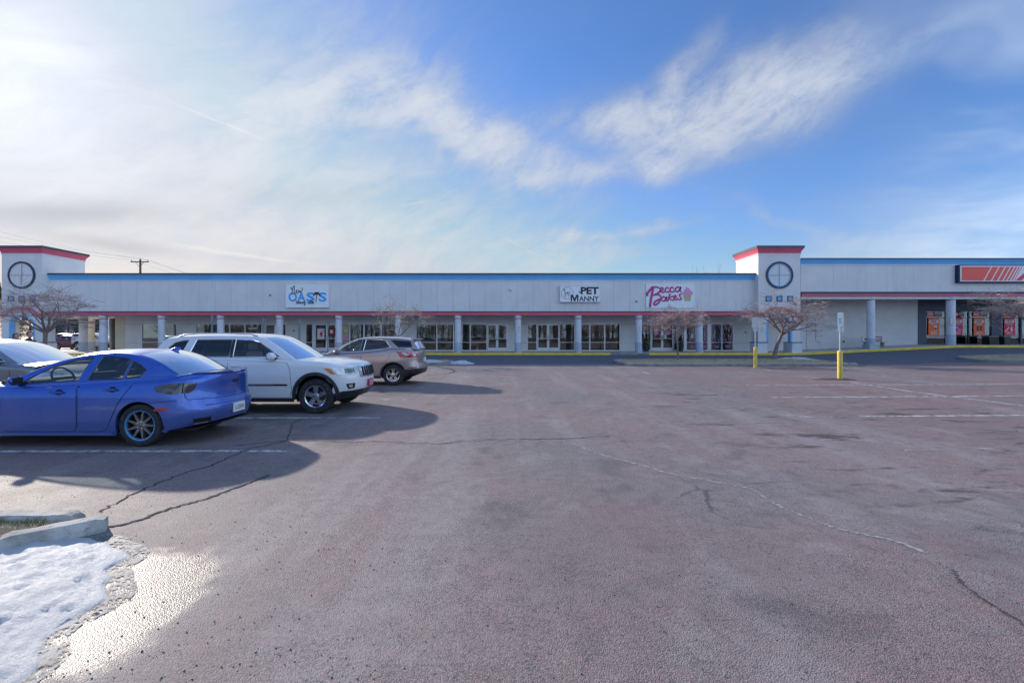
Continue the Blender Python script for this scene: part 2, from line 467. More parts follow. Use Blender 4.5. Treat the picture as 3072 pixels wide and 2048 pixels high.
    L.new(c, b.inputs['Base Color']); L.new(rough.clamp().k, b.inputs['Roughness'])
    b.inputs['Specular IOR Level'].default_value = 0.32 if not fresh else 0.2
    bp = nt.nodes.new('ShaderNodeBump'); bp.inputs['Strength'].default_value = 0.8; bp.inputs['Distance'].default_value = 0.0046
    h = (1.0 - vd.sm(0.2, 0.85))*0.8 + nnoise(P, 85.0, 3, 0.7)*0.7
    if not fresh: h = h*(1.0 - wet*0.55)
    L.new(h.k, bp.inputs['Height']); L.new(bp.outputs[0], b.inputs['Normal'])
    return m
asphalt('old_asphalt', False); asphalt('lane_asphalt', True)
def axis(stops):
    out = []
    for (a, b, n) in stops: out += [a + (b-a)*k/n for k in range(n)]
    return out + [stops[-1][1]]
def sheet(name, xs, ys, zfun, m):
    mb = MB()
    for x in xs:
        for y in ys: mb.v.append((x, y, zfun(x, y)))
    n = len(ys)
    for i in range(len(xs)-1):
        for j in range(n-1): mb.face((i*n+j, (i+1)*n+j, (i+1)*n+j+1, i*n+j+1))
    return put(name, mb, m, None, 180)
gx = axis([(-900, -120, 6), (-120, -45, 8), (-45, 20, 22), (20, 38, 36), (38, 120, 14), (120, 900, 6)])
gy = axis([(-500, -60, 6), (-60, 24, 14), (24, 46, 44), (46, 120, 8), (120, 1500, 8)])
struct(sheet('parking_lot', gx, gy, G, 'old_asphalt'))
KY = 36.2              # kerb face
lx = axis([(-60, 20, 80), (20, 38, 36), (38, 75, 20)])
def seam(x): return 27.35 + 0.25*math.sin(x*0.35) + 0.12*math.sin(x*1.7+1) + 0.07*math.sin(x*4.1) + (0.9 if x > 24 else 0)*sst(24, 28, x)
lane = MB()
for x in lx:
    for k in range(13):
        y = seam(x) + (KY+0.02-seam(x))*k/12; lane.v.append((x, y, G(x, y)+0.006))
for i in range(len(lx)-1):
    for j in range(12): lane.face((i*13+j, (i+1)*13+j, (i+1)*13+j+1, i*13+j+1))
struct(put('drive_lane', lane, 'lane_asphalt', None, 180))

# painted lines, worn
def paint(name, col, lo, hi, sc=5.0):
    m, nt, b = newmat(name); L = nt.links
    geo = nt.nodes.new('ShaderNodeNewGeometry'); P = geo.outputs['Position']
    b.inputs['Base Color'].default_value = col+(1,); b.inputs['Roughness'].default_value = 0.7
    n = nnoise(P, sc, 5, 0.68)*0.7 + nnoise(P, 45.0, 3, 0.6)*0.3
    L.new(n.sm(lo, hi).k, b.inputs['Alpha']); return m
paint('line_paint', (0.60, 0.60, 0.61), 0.40, 0.56); paint('worn_paint', (0.55, 0.54, 0.55), 0.47, 0.62, 2.2); paint('faded_paint', (0.46, 0.45, 0.46), 0.46, 0.68, 3.0)
def stripe(p0, p1, wd=0.10, m='line_paint', z=0.004):
    a, b = Vector((p0[0], p0[1])), Vector((p1[0], p1[1])); t = (b-a); n = max(1, int(t.length/1.5)); t.normalize(); q = Vector((-t.y, t.x))*wd/2
    mb = MB()
    for k in range(n+1):
        c = a + (b-a)*k/n
        mb.v += [(c.x+q.x, c.y+q.y, G(c.x, c.y)+z), (c.x-q.x, c.y-q.y, G(c.x, c.y)+z)]
    for k in range(n): mb.face((2*k, 2*k+1, 2*k+3, 2*k+2))
    return struct(put('painted_line', mb, m))
for y, x0, x1 in ((6.57, -13.5, -3.25), (9.28, -13.5, -2.7), (12.0, -13.5, -2.35), (14.75, -13.5, -2.2), (17.5, -13.5, -2.4), (20.2, -13.5, -2.6), (3.9, -13.5, -8.0)):
    stripe((x0, y+0.03*0), (x1, y+0.04), 0.10, 'line_paint' if y < 10 else 'worn_paint')
for a, b, m in (((2239,1156),(3072,1152),'line_paint'), ((2317,1192),(3072,1187.5),'line_paint'), ((2580,1249),(3072,1245.5),'line_paint'), ((2367,1251.5),(2500,1250.5),'worn_paint'),
                ((2680,1351),(2840,1349),'worn_paint'), ((2868,1347.5),(3072,1346),'worn_paint'), ((2548,1146),(2734,1174.5),'line_paint'), ((2734,1174.5),(3071,1217),'line_paint'),
                ((2272,1104),(2312,1111),'line_paint'), ((2390,1128),(2478,1136),'line_paint'),
                ((1930,1116),(1950,1121.5),'line_paint'), ((1935,1115.5),(2060,1124),'faded_paint'), ((2085,1115),(2290,1129),'worn_paint'), ((2140,1112.5),(2420,1129),'worn_paint'),
                ((2195,1111),(2600,1130),'worn_paint'), ((2250,1109.5),(2700,1130),'worn_paint'), ((2330,1109),(2810,1128),'worn_paint'), ((2430,1108),(2880,1127),'worn_paint'),
                ((2060,1123),(2192,1131),'faded_paint'), ((2090,1127),(2380,1130),'worn_paint'), ((2190,1131),(2880,1127.5),'worn_paint'), ((2560,1107),(2890,1114),'faded_paint'),
                ((1700,1189.5),(2110,1188),'faded_paint'), ((1930,1142),(2180,1157),'faded_paint'), ((2080,1140),(2190,1147),'worn_paint'),
                ((2160,1158),(2320,1156),'faded_paint'), ((2860,1136),(3000,1141),'worn_paint')):
    stripe(GP(*a), GP(*b), 0.10, m, 0.004 if m == 'line_paint' else 0.007)

# sealed cracks and seams
mat('crack_filler', (0.078, 0.072, 0.076), 0.95, var=0.2, spec=0.1); paint('pale_seam', (0.36, 0.345, 0.35), 0.34, 0.60, 6.0)
def crack(pts, wd, m, z=0.005, jit=0.03, rag=0.5):
    rnd = random.Random(int(sum(p[0] for p in pts)))
    P = smooth_line([GP(*p) for p in pts], 10); mb = MB(); n = len(P)
    for j in range(n):
        t = P[min(j+1, n-1)]-P[max(j-1, 0)]; t.normalize(); q = Vector((-t.y, t.x))
        c = Vector((P[j].x, P[j].y)) + q*rnd.uniform(-jit, jit); w = wd*rnd.uniform(1-rag, 1+rag)*(0.25 if j in (0, n-1) else 1)/2
        mb.v += [(c.x+q.x*w, c.y+q.y*w, G(c.x, c.y)+z), (c.x-q.x*w, c.y-q.y*w, G(c.x, c.y)+z)]
    for j in range(n-1): mb.face((2*j, 2*j+1, 2*j+3, 2*j+2))
    return struct(put('pavement_crack', mb, m))
crack([(291,1538),(382,1491),(477,1448),(563,1415),(640,1393),(735,1350),(800,1335),(860,1322)], 0.020, 'crack_filler')
crack([(305,1586),(410,1562),(515,1524),(620,1495),(760,1443),(810,1424)], 0.032, 'crack_filler', 0.006, 0.015, 0.3)
crack([(700,1338),(860,1322),(1000,1325),(1190,1325),(1300,1329),(1425,1320),(1553,1318),(1680,1316),(1833,1307)], 0.022, 'crack_filler', 0.006)
crack([(1190,1327),(1300,1331),(1420,1323),(1560,1321)], 0.035, 'pale_seam', 0.0085, 0.02, 0.9)
crack([(1680,1318),(1745,1340),(1800,1363),(1914,1392),(2000,1418),(2100,1437),(2200,1456)], 0.035, 'pale_seam', 0.004, 0.02, 0.7)
crack([(2200,1456),(2256,1467),(2304,1499),(2348,1521),(2437,1558),(2497,1580),(2571,1599),(2677,1620),(2780,1660)], 0.028, 'pale_seam', 0.004, 0.015, 0.8)
crack([(2858,1708),(2872,1735),(2900,1765),(2945,1795),(3000,1830),(3072,1876)], 0.014, 'crack_filler', 0.006, 0.012, 0.8)
crack([(1310,1101),(1352,1108),(1362,1116),(1330,1122),(1280,1124)], 0.10, 'crack_filler', 0.005, 0.06); crack([(1362,1116),(1440,1120),(1560,1128)], 0.06, 'crack_filler', 0.0065, 0.05)
crack([(860,1322),(868,1300),(880,1270),(905,1255)], 0.015, 'crack_filler', 0.0068, 0.02)

# ------------------------------------------------------------------ sidewalk and kerb along the shops
mat('sidewalk_concrete', (0.50, 0.49, 0.48), 0.85, var=0.18, scale=1.2, bump=0.002, bscale=60)
mat('kerb_yellow', (0.86, 0.60, 0.05), 0.7, var=0.12, scale=2.0, dirt=((0.25, 0.19, 0.06), 0.5))
mat('kerb_concrete', (0.27, 0.26, 0.25), 0.85, var=0.2, scale=3.0, bump=0.003, bscale=30, dirt=((0.16, 0.15, 0.14), 0.6))
WY = 40.25             # shop wall face
def SW(x): return G(x, 36.2) + 0.18
sw = MB(); sw.box(-45, 75, KY+0.3, 47, -0.4, 0.25)
sidewalk = struct(put('sidewalk', sw, 'sidewalk_concrete')); sidewalk['label'] = 'grey concrete sidewalk along the shop fronts'
xk = -44.0
kerb_root = bpy.data.objects.new('kerb', None); COL.objects.link(kerb_root); struct(kerb_root); kerb_root['label'] = 'yellow painted kerb along the shop sidewalk'
while xk < 62:
    x1 = xk+1.525
    s0, s1 = SW(xk), SW(x1)
    mb = MB(); mb.box(xk+0.006, x1-0.006, KY+0.152, WY+0.1, min(s0, s1)-0.35, s0, 0, None, s1)
    put('paving_slab', mb, 'sidewalk_concrete', sidewalk)
    xk = x1
xk = -44.0
while xk < 62:
    x1 = xk+3.05; s0, s1 = SW(xk), SW(x1)
    mb = MB(); n = 4
    prof = [(0, -0.4), (0.0, -0.03), (0.03, 0.0), (0.15, 0.003)]
    for k in range(n+1):
        x = xk+0.004+(x1-xk-0.008)*k/n; s = SW(x)
        mb.v += [(x, KY+a, s+b) for a, b in prof]
    for k in range(n):
        for j in range(3): mb.face((k*4+j, (k+1)*4+j, (k+1)*4+j+1, k*4+j+1))
    grey = 6.9 < (xk+x1)/2 < 9.9
    o = put('kerb_stone', mb, 'kerb_concrete' if grey else 'kerb_yellow', kerb_root)
    if grey: o['label'] = 'unpainted grey kerb length'
    xk = x1

# ------------------------------------------------------------------ shop building
def stucco_mat():
    m, nt, b = newmat('stucco'); L = nt.links
    geo = nt.nodes.new('ShaderNodeNewGeometry'); P = geo.outputs['Position']; px, py, pz = nsep(P)
    n = nnoise(P, 0.7, 4, 0.6); st = nnoise(nvec(px*3.2, py*3.2, pz*0.30), 1.0, 5, 0.65); pt = nnoise(nvec(px*0.82, py, pz*0.05), 1.0, 2, 0.5)
    c = nmix(n.sm(0.3, 0.7), (0.755, 0.740, 0.725), (0.815, 0.800, 0.785))
    c = nmix(st.sm(0.52, 0.74)*0.38, c, (0.60, 0.585, 0.58)); c = nmix(pt.sm(0.50, 0.62)*0.20, c, (0.68, 0.67, 0.665))
    L.new(c, b.inputs['Base Color']); b.inputs['Roughness'].default_value = 0.9
    bp = nt.nodes.new('ShaderNodeBump'); bp.inputs['Distance'].default_value = 0.003; L.new(nnoise(P, 55.0, 4, 0.6).k, bp.inputs['Height']); L.new(bp.outputs[0], b.inputs['Normal'])
stucco_mat()
mat('wall_stucco', (0.80, 0.78, 0.74), 0.9, var=0.06, scale=0.8, bump=0.003, bscale=60)
mat('cream_wall', (0.74, 0.66, 0.50), 0.9, var=0.05, scale=1.0)  # warm bounced light at the breezeway put into the colour; a poster shape reuses it
mat('column_grey', (0.72, 0.73, 0.76), 0.85, var=0.05, scale=1.5, bump=0.002, bscale=50)
mat('column_base', (0.42, 0.46, 0.53), 0.85, var=0.08, scale=2.0, bump=0.002, bscale=50)
mat('blue_paint', (0.15, 0.50, 0.88), 0.55, var=0.06, scale=0.7)
mat('light_blue', (0.16, 0.46, 0.80), 0.5, var=0.03)
mat('navy', (0.030, 0.045, 0.085), 0.5, var=0.1)
mat('cap_metal', (0.085, 0.085, 0.11), 0.45, var=0.15, scale=0.6, metal=0.3)
mat('red_paint', (0.68, 0.12, 0.19), 0.6, var=0.06, scale=0.8, dirt=((0.35, 0.08, 0.12), 0.5))
mat('dark_red', (0.30, 0.03, 0.04), 0.6, var=0.05)
mat('trim_white', (0.74, 0.74, 0.76), 0.6, var=0.03)
mat('aluminium', (0.74, 0.75, 0.77), 0.35, 0.25, var=0.04)
mat('joint_dark', (0.40, 0.40, 0.43), 0.9, var=0.1)
mat('soffit_paint', (0.74, 0.74, 0.71), 0.9, var=0.05)
mat('interior_wall', (0.42, 0.37, 0.30), 0.9, var=0.2, scale=0.5)
mat('interior_floor', (0.30, 0.26, 0.22), 0.5, var=0.2)
mat('steel', (0.55, 0.56, 0.58), 0.3, 0.9, var=0.05)
mat('black_plastic', (0.018, 0.018, 0.020), 0.45, var=0.2)
glass('shop_glass', (0.80, 0.84, 0.82), 1.9)
FY = 37.0
FX0, FX1 = PX(127, FY), PX(2275, FY)
ZT = {k: PZ(v, FY) for k, v in dict(captop=820, capbot=825, blue=840.5, trim=843.5, panbot=933.5, flash=936.5, red=946).items()}
main = thing('shop_building', (PX(1200, FY), 39.0, SW(0)), 'long low grey strip of shops with blue cornice and red canopy band', 'building')
put('wall_core', MB().box(FX0, FX1, FY+0.06, FY+0.4, ZT['red']+0.02, ZT['captop']-0.15), 'joint_dark', main)
# fascia panels, one by one
unit = MB().cbox(0, 1, 0, 0.058, 0, 1, 0.004).mesh('fascia_panel', ['stucco'])
def panel(name, x0, x1, z0, z1, y, parent):
    o = link(name, unit, parent, Vector((x0, y, z0)) - origin(parent)); o.scale = (x1-x0, 1, z1-z0); return o
edges = [127.0]; p = 175.7; k = 0
while p < 2260: edges.append(p); p += 46.9 + 1.7*k/44; k += 1
edges.append(2275.0)
for a, b in zip(edges, edges[1:]):
    panel('fascia_panel', PX(a, FY)+0.005, PX(b, FY)-0.005, ZT['panbot'], ZT['trim']+0.01, FY, main)
def cornice(name, x0, x1, z, parent, m='blue_paint', flare=0.15, y=FY, cap=0.02):
    """z: (captop, capbot, band bottom, trim bottom)"""
    mb = MB(); n = 5
    prof = [(y-0.02, z[2])] + [(y-0.02-flare*(t/n)**1.7, z[2]+(z[1]-z[2])*t/n) for t in range(1, n+1)] + [(y+0.35, z[1]), (y+0.35, z[2])]
    mb.extrude([(a, b) for a, b in prof], x0, x1, 'YZ')
    o = put(name, mb, m, parent, 40)
    return o
def cornice_run(name, px0, px1, step, z, parent, y=FY):
    q = px0
    while q < px1-1:
        r = min(q+step, px1)
        if px1-r < step*0.3: r = px1
        cornice(name, PX(q, y)+0.004, PX(r, y)-0.004, z, parent, y=y); q = r
zc = (ZT['captop'], ZT['capbot'], ZT['blue'], ZT['trim'])
cornice_run('cornice_board', 127, 2275, 241, zc, main)
put('roof_cap', MB().box(FX0, FX1, FY-0.20, FY+0.42, zc[1]+0.003, zc[0]), 'cap_metal', main)
put('trim_strip', MB().box(FX0, FX1, FY-0.045, FY+0.05, zc[3], zc[2]-0.003), 'trim_white', main)
# red band and flashing of the canopy
def canopy(px0, px1, step, z_flash_top, z_red_top, z_red_bot, parent, y=FY):
    q = px0
    while q < px1-1:
        r = min(q+step, px1)
        if px1-r < step*0.3: r = px1
        put('canopy_board', MB().cbox(PX(q, y)+0.004, PX(r, y)-0.004, y-0.16, y+0.5, z_red_bot, z_red_top-0.003, 0.008), 'red_paint', parent); q = r
    put('canopy_flashing', MB().extrude([(y-0.19, z_red_top), (y-0.19, z_red_top+0.03), (y-0.003, z_flash_top), (y-0.003, z_red_top)], PX(px0, y), PX(px1, y), 'YZ'), 'navy', parent)
canopy(112, 2275, 241, ZT['panbot'], ZT['flash'], ZT['red'], main)
put('soffit', MB().box(FX0-0.3, FX1, FY+0.51, 46.2, ZT['red']+0.06, ZT['red']+0.16), 'soffit_paint', main)
put('roof', MB().box(FX0+3.5, FX1, FY+0.4, 62, 5.6, 5.8), 'joint_dark', main)
# columns
def column(px, y, zb, zt, parent, r=0.262, plinth=False, capm='column_grey', m='column_grey', bm='column_base'):
    x = PX(px, y); hb = 0.86
    c = put('column', MB().lathe([(r, zb+hb), (r, zt-0.28)], 28, (x, y, 0), cap=False), m, parent, 60)
    put('column_foot', MB().lathe([(r+0.018, zb), (r+0.018, zb+hb-0.015), (r, zb+hb)], 28, (x, y, 0)), bm, c, 60)
    put('capital', MB().lathe([(r+0.012, zt-0.245), (r+0.028, zt-0.22), (r+0.028, zt)], 28, (x, y, 0)), capm, c, 60)
    put('capital_ring', MB().lathe([(r+0.022, zt-0.285), (r+0.030, zt-0.275), (r+0.030, zt-0.255), (r+0.014, zt-0.245)], 28, (x, y, 0)), 'dark_red', c, 60)
    if plinth: put('plinth', MB().cbox(x-r-0.12, x+r+0.12, y-r-0.12, y+r+0.12, zb-0.02, zb+0.36, 0.01), bm, c)
    return c
CY = 37.15
colx = [310.6, 486, 662.4, 839.3, 1017, 1195, 1374, 1554, 1734.4, 1915.8, 2098]
for px in colx: column(px, CY, SW(PX(px, CY))-0.02, ZT['red'], main)
column(250, 40.1, 0.33, ZT['red'], main, 0.30)
column(272.6, 44.0, 0.33, PZ(957, 44.0), main, 0.30, m='cream_wall', capm='cream_wall')
put('return_beam', MB().box(PX(262, 44.3)-3, PX(352, 44.3), 43.9, 44.5, PZ(957, 44.0), PZ(945, 44.0)+0.2), 'cream_wall', main)
# shop wall with openings
WT, WB = PZ(971.5, WY), PZ(1051, WY)
ZR = PZ(1026.5, WY)
groups = [
  [('w',425,478),('w',478,531)],
  [('w',588,636,),('w',636,662),('w',662,689),('w',689,735),('w',735,786),('d',794,826,'L'),('w',830,858)],
  [('w',917,938),('d',944,981,'R'),('d',983,1008,'L'),('w',1010,1049),('w',1049,1091),('w',1093,1143.5),('w',1143.5,1187)],
  [('w',1248,1310.5),('w',1310.5,1361),('w',1361,1385),('w',1385,1411),('w',1411,1461),('d',1462,1491.5,'R'),('d',1491.5,1523,'L')],
  [('w',1582,1610.5),('d',1611.5,1644.5,'R'),('d',1644.5,1678,'L'),('w',1678.5,1724.5),('w',1724.5,1769.5),('w',1769.5,1814),('w',1814,1860)],
  [('w',1923,1952.5),('d',1953.5,1986.5,'R'),('d',1986.5,2020,'L'),('w',2021,2053),('w',2058,2088),('w',2088,2124),('w',2132,2165.5),('w',2165.5,2200)],
]
pxs = [346] + [v for g in groups for v in (g[0][1], g[-1][2])] + [2275]
wall = MB()
for i in range(0, len(pxs), 2):
    a, b = pxs[i], pxs[i+1]
    if i == 0: a = 375
    wall.box(PX(a, WY), PX(b, WY), WY, WY+0.22, -0.2, ZT['red']+0.07)
for g in groups:
    a, b = g[0][1], g[-1][2]
    wall.box(PX(a, WY), PX(b, WY), WY, WY+0.22, WT, ZT['red']+0.07)
    wall.box(PX(a, WY), PX(b, WY), WY, WY+0.22, -0.2, WB)
put('wall', wall, 'wall_stucco', main)
put('end_pier', MB().box(PX(346, WY), PX(375, WY), WY-0.02, WY+8, -0.2, ZT['red']+0.07), 'cream_wall', main)
rv = MB()
for i in range(0, len(pxs), 2):
    a, b = max(376, pxs[i]), pxs[i+1]
    for z in (WT, 1.10): rv.box(PX(a, WY)+0.02, PX(b, WY)-0.02, WY-0.004, WY+0.01, z-0.012, z+0.012)
put('reveal_strip', rv, 'joint_dark', main)
ib = MB(); x0, x1 = PX(380, WY), PX(2270, WY)
ib.quad((x0, WY+.22, SW(0)-.02), (x1, WY+.22, SW(0)-.02), (x1, 47, SW(0)-.02), (x0, 47, SW(0)-.02), 1)
ib.quad((x0, 47, 0), (x1, 47, 0), (x1, 47, 3.6), (x0, 47, 3.6), 0); ib.quad((x0, WY+.22, 3.3), (x0, 47, 3.3), (x1, 47, 3.3), (x1, WY+.22, 3.3), 0)
for px in (375, 560, 890, 1225, 1555, 1895, 2240): ib.box(PX(px, 42)-0.08, PX(px, 42)+0.08, WY+.22, 47, 0, 3.3, 0)
put('interior_shell', ib, ['interior_wall', 'interior_floor'], main)
def framebox(x0, x1, z0, z1, y0, y1, t, bars=()):
    mb = MB(); mb.box(x0, x0+t, y0, y1, z0, z1); mb.box(x1-t, x1, y0, y1, z0, z1); mb.box(x0+t, x1-t, y0, y1, z1-t, z1); mb.box(x0+t, x1-t, y0, y1, z0, z0+t)
    for z in bars: mb.box(x0+t, x1-t, y0, y1, z-t/2, z+t/2)
    return mb
def shop_window(x0, x1, z0, z1, rails, parent, y=WY, fm='aluminium', t=0.05, gm='shop_glass'):
    w = put('window', framebox(x0+0.001, x1-0.001, z0, z1, y-0.02, y+0.10, t, rails), fm, parent)
    zz = [z0] + list(rails) + [z1]
    for a, b in zip(zz, zz[1:]):
        put('pane', MB().box(x0+t*0.5, x1-t*0.5, y+0.04, y+0.05, a+t*0.4, b-t*0.4), gm, w)
    return w
def shop_door(x0, x1, z0, z1, side, parent, y=WY, fm='aluminium', gm='shop_glass'):
    d = put('door', MB(), fm, parent) if False else None
    t = 0.095
    mb = framebox(x0+0.004, x1-0.004, z0, z1, y-0.01, y+0.05, t)
    mb.box(x0+t, x1-t, y-0.009, y+0.049, z0+t, z0+0.24)
    d = put('door', mb, fm, parent)
    put('pane', MB().box(x0+t*0.6, x1-t*0.6, y+0.018, y+0.026, z0+0.2, z1-t*0.6), gm, d)
    put('push_bar', MB().box(x0+t, x1-t, y-0.05, y-0.03, z0+1.02, z0+1.06), 'steel', d)
    hx = (x1-0.05) if side == 'R' else (x0+0.05)
    put('handle', MB().tube([(hx, y-0.01, z0+0.86), (hx, y-0.09, z0+0.9), (hx, y-0.09, z0+1.25), (hx, y-0.01, z0+1.29)], 0.016, 8), 'steel', d, 60)
    return d
for gi, g in enumerate(groups):
    prev = None
    for it in g:
        if prev is not None and it[1]-prev > 1.5:
            put('mullion_post', MB().box(PX(prev, WY), PX(it[1], WY), WY-0.015, WY+0.12, WB, WT), 'aluminium', main)
        x0, x1 = PX(it[1], WY), PX(it[2], WY)
        if it[0] == 'w': shop_window(x0, x1, WB, WT, [ZR] if gi != 1 or it[1] < 600 else [ZR], main)
        else: shop_door(x0, x1, WB+0.01, WT-0.01, it[3], main)
        prev = it[2]
# small fixtures on the walls
for px, py in ((1460+72, 869.5),):
    x, z = PX(px, FY), PZ(py, FY)
    put('wall_camera', MB().lathe([(0.10, 0.0), (0.10, -0.05), (0.07, -0.13), (0.02, -0.16)], 14, (x, FY-0.0, z), 'Y'), 'trim_white', main, 60)
for px, py in ((811, 885.5), (2236, 997), (882, 992), (1909, 904)):
    y = FY if py < 930 else WY
    x, z = PX(px, y), PZ(py, y)
    put('junction_box', MB().cbox(x-0.07, x+0.07, y-0.07, y, z-0.05, z+0.05, 0.01), 'cap_metal', main)

# ------------------------------------------------------------------ corner towers
TY = 36.42
def tower(px0, px1, label, closed, ring_in):
    x0, x1 = PX(px0, TY), PX(px1, TY); cx = (x0+x1)/2; zb = SW(cx)
    t = thing('corner_tower', (cx, TY+1.7, zb), label, 'tower', 'square corner towers of the shopping centre')
    ztop, zred, zr2, ztr = PZ(738, TY), PZ(745, TY), PZ(760, TY), PZ(763, TY)
    yb = 40.05; aw = 1.03; zs = PZ(973, TY); za = zs; ar = aw
    ax0, ax1 = cx-aw, cx+aw; atop = zs+0.72
    # front wall with an arch
    arc = [(cx+aw*math.cos(a), zs+0.72*math.sin(a)) for a in [math.pi*k/20 for k in range(21)]]
    fw = MB()
    zm = PZ(900, TY)
    fw.box(x0, x1, TY, TY+0.35, zm, ztr)
    for (p, q) in zip(arc, arc[1:]):
        fw.extrude([(q[0], q[1]), (p[0], p[1]), (p[0], zm-0.002), (q[0], zm-0.002)], TY, TY+0.35, 'XZ')
    fw.box(x0, ax0, TY, TY+0.35, zb, zm-0.002); fw.box(ax1, x1, TY, TY+0.35, zb, zm-0.002)
    put('front_wall', fw, 'stucco', t)
    zl = ZT['panbot'] if not closed else ZT['panbot']
    sd = MB()
    for s in (x0, x1-0.3):
        sd.box(s, s+0.3, TY+0.352, yb, zl, ztr); sd.box(s, s+0.3, TY+0.352, TY+1.05, zb, zl-0.002)
    sd.box(x0+0.3, x1-0.3, yb-0.3, yb, zl, ztr)
    put('side_wall', sd, 'stucco', t)
    put('ceiling', MB().box(x0+0.3, x1-0.3, TY+0.352, yb-0.302, zl+0.05, zl+0.15), 'soffit_paint', t)
    # flared red cornice with dark cap, on all four sides
    fl = 0.20
    def ring4(name, z0, z1, o0, o1, m):
        mb = MB(); n = 5; prev = None
        lay = []
        for k in range(n+1):
            q = k/n; o = o0+(o1-o0)*q**1.6; z = z0+(z1-z0)*q
            lay.append([(x0-o, TY-o, z), (x1+o, TY-o, z), (x1+o, yb+o, z), (x0-o, yb+o, z)])
        for l in lay: mb.v += l
        for k in range(n):
            for j in range(4): mb.face((k*4+j, k*4+(j+1) % 4, (k+1)*4+(j+1) % 4, (k+1)*4+j))
        mb.face((3, 2, 1, 0)); mb.face((n*4, n*4+1, n*4+2, n*4+3))
        return put(name, mb, m, t, 40)
    ring4('cornice', zr2, zred, 0.02, fl, 'red_paint'); ring4('roof_cap', zred+0.003, ztop, fl+0.02, fl+0.03, 'cap_metal')
    ring4('trim_strip', ztr, zr2-0.003, 0.04, 0.05, 'trim_white')
    # round medallion
    cz, Rr = PZ(825.3, TY), 1.09
    def ann(r0, r1, y0, y1): return MB().lathe([(r0, y1), (r0, y0), (r1, y0), (r1, y1)], 56, (cx, TY, cz), 'Y', cap=False)
    md = put('medallion', ann(Rr-0.16, Rr, -0.07, 0.0), 'navy', t, 40)
    put('inner_ring', ann(Rr-0.225, Rr-0.162, -0.05, 0.0), 'light_blue' if ring_in else 'stucco', md, 40)
    put('glazing_bar', MB().box(cx-0.022, cx+0.022, TY-0.035, TY, cz-Rr+0.2, cz+Rr-0.2), 'light_blue' if ring_in else 'joint_dark', md)
    put('glazing_bar', MB().box(cx-Rr+0.2, cx-0.024, TY-0.033, TY, cz-0.022, cz+0.022).box(cx+0.024, cx+Rr-0.2, TY-0.033, TY, cz-0.022, cz+0.022), 'light_blue' if ring_in else 'joint_dark', md)
    for k in (-1, 0, 1):
        sx, sz, h = cx+k*0.865, PZ(896, TY), 0.225
        w = put('square_inset', framebox(sx-h, sx+h, sz-h, sz+h, TY-0.05, TY, 0.055), 'navy', t)
        put('inset_face', MB().box(sx-h+0.055, sx+h-0.055, TY-0.02, TY, sz-h+0.055, sz+h-0.055), 'light_blue', w)
    # red moulding: level at the sides, arched over the opening
    zr0, zr1 = PZ(950, TY), PZ(941, TY)
    red = MB(); rise = 0.55
    def rz(x): return rise*math.sqrt(max(0.0, 1-((x-cx)/(aw+0.22))**2)) if abs(x-cx) < aw+0.22 else 0.0
    xs = [x0-0.12] + [cx+(aw+0.22)*math.sin(math.pi/2*k/14) for k in range(-14, 15)] + [x1+0.12]
    for a, b in zip(xs, xs[1:]):
        red.extrude([(a, zr0+rz(a)), (b, zr0+rz(b)), (b, zr1+rz(b)), (a, zr1+rz(a))], TY-0.10, TY-0.001, 'XZ')
    put('arched_moulding', red, 'red_paint', t)
    # blue edge of the arch
    be = MB(); arc2 = [(cx+aw*math.cos(a), zs+0.72*math.sin(a)) for a in [math.pi*k/24 for k in range(25)]]
    path = [(ax1, zb+0.86)] + arc2 + [(ax0, zb+0.86)]
    for (p, q) in zip(path, path[1:]):
        k0 = 0.86
        def inn(v): return (cx+(v[0]-cx)*k0, zs+(v[1]-zs)*0.82 if v[1] > zs else v[1])
        be.extrude([p, q, inn(q), inn(p)], TY-0.012, TY+0.34, 'XZ')
    put('arch_lining', be, 'light_blue', t)
    # plinths
    for a, b in ((x0-0.1, ax0+0.05), (ax1-0.05, x1+0.06)):
        pl = put('plinth', MB().box(a, b, TY-0.09, TY+1.1, zb-0.1, zb+0.80), 'column_grey', t)
        put('plinth_cap', MB().box(a-0.03, b+0.03, TY-0.12, TY+1.12, zb+0.802, zb+0.86), 'navy', pl)
    return t
tower(5, 127, 'grey corner tower with red cornice and dark ring at the left end', False, False)
tower(2275, 2401, 'grey corner tower with blue crossed ring between the two shop blocks', True, True)
put('alcove_wall', MB().box(PX(2275, WY), PX(2420, WY), WY+0.05, WY+0.3, 0, 5.2), 'stucco', main)

# ------------------------------------------------------------------ taller store on the right
A = {k: PZ(v, FY) for k, v in dict(captop=775, capbot=778.5, blue=793.5, trim=796.5, panbot=875, flash=881, red=889.5, beam=897).items()}
store = thing('store_building', (PX(2800, FY), 39, SW(35)), 'taller grey store with dark blue front at the right edge', 'building')
AX0, AXP1 = 2402, 3700
put('wall_core', MB().box(PX(AX0, FY)+0.02, PX(AXP1, FY), FY+0.06, FY+0.4, A['red']+0.02, A['captop']-0.1), 'joint_dark', store)
p = 2402.0; pe = [p, 2402]
q = 2500.0
while q < AXP1: pe.append(q); q += 80.3
pe.append(AXP1)
for a, b in zip(pe[1:], pe[2:]): panel('fascia_panel', PX(a, FY)+0.005, PX(b, FY)-0.005, A['panbot'], A['trim']+0.01, FY, store)
zc = (A['captop'], A['capbot'], A['blue'], A['trim'])
cornice_run('cornice_board', 2402, AXP1, 80.3, zc, store)
put('roof_cap', MB().box(PX(AX0, FY), PX(AXP1, FY), FY-0.20, FY+0.42, zc[1]+0.003, zc[0]), 'cap_metal', store)
put('trim_strip', MB().box(PX(AX0, FY), PX(AXP1, FY), FY-0.045, FY+0.05, zc[3], zc[2]-0.003), 'trim_white', store)
canopy(2402, AXP1, 80.3, A['panbot'], A['flash'], A['red'], store)
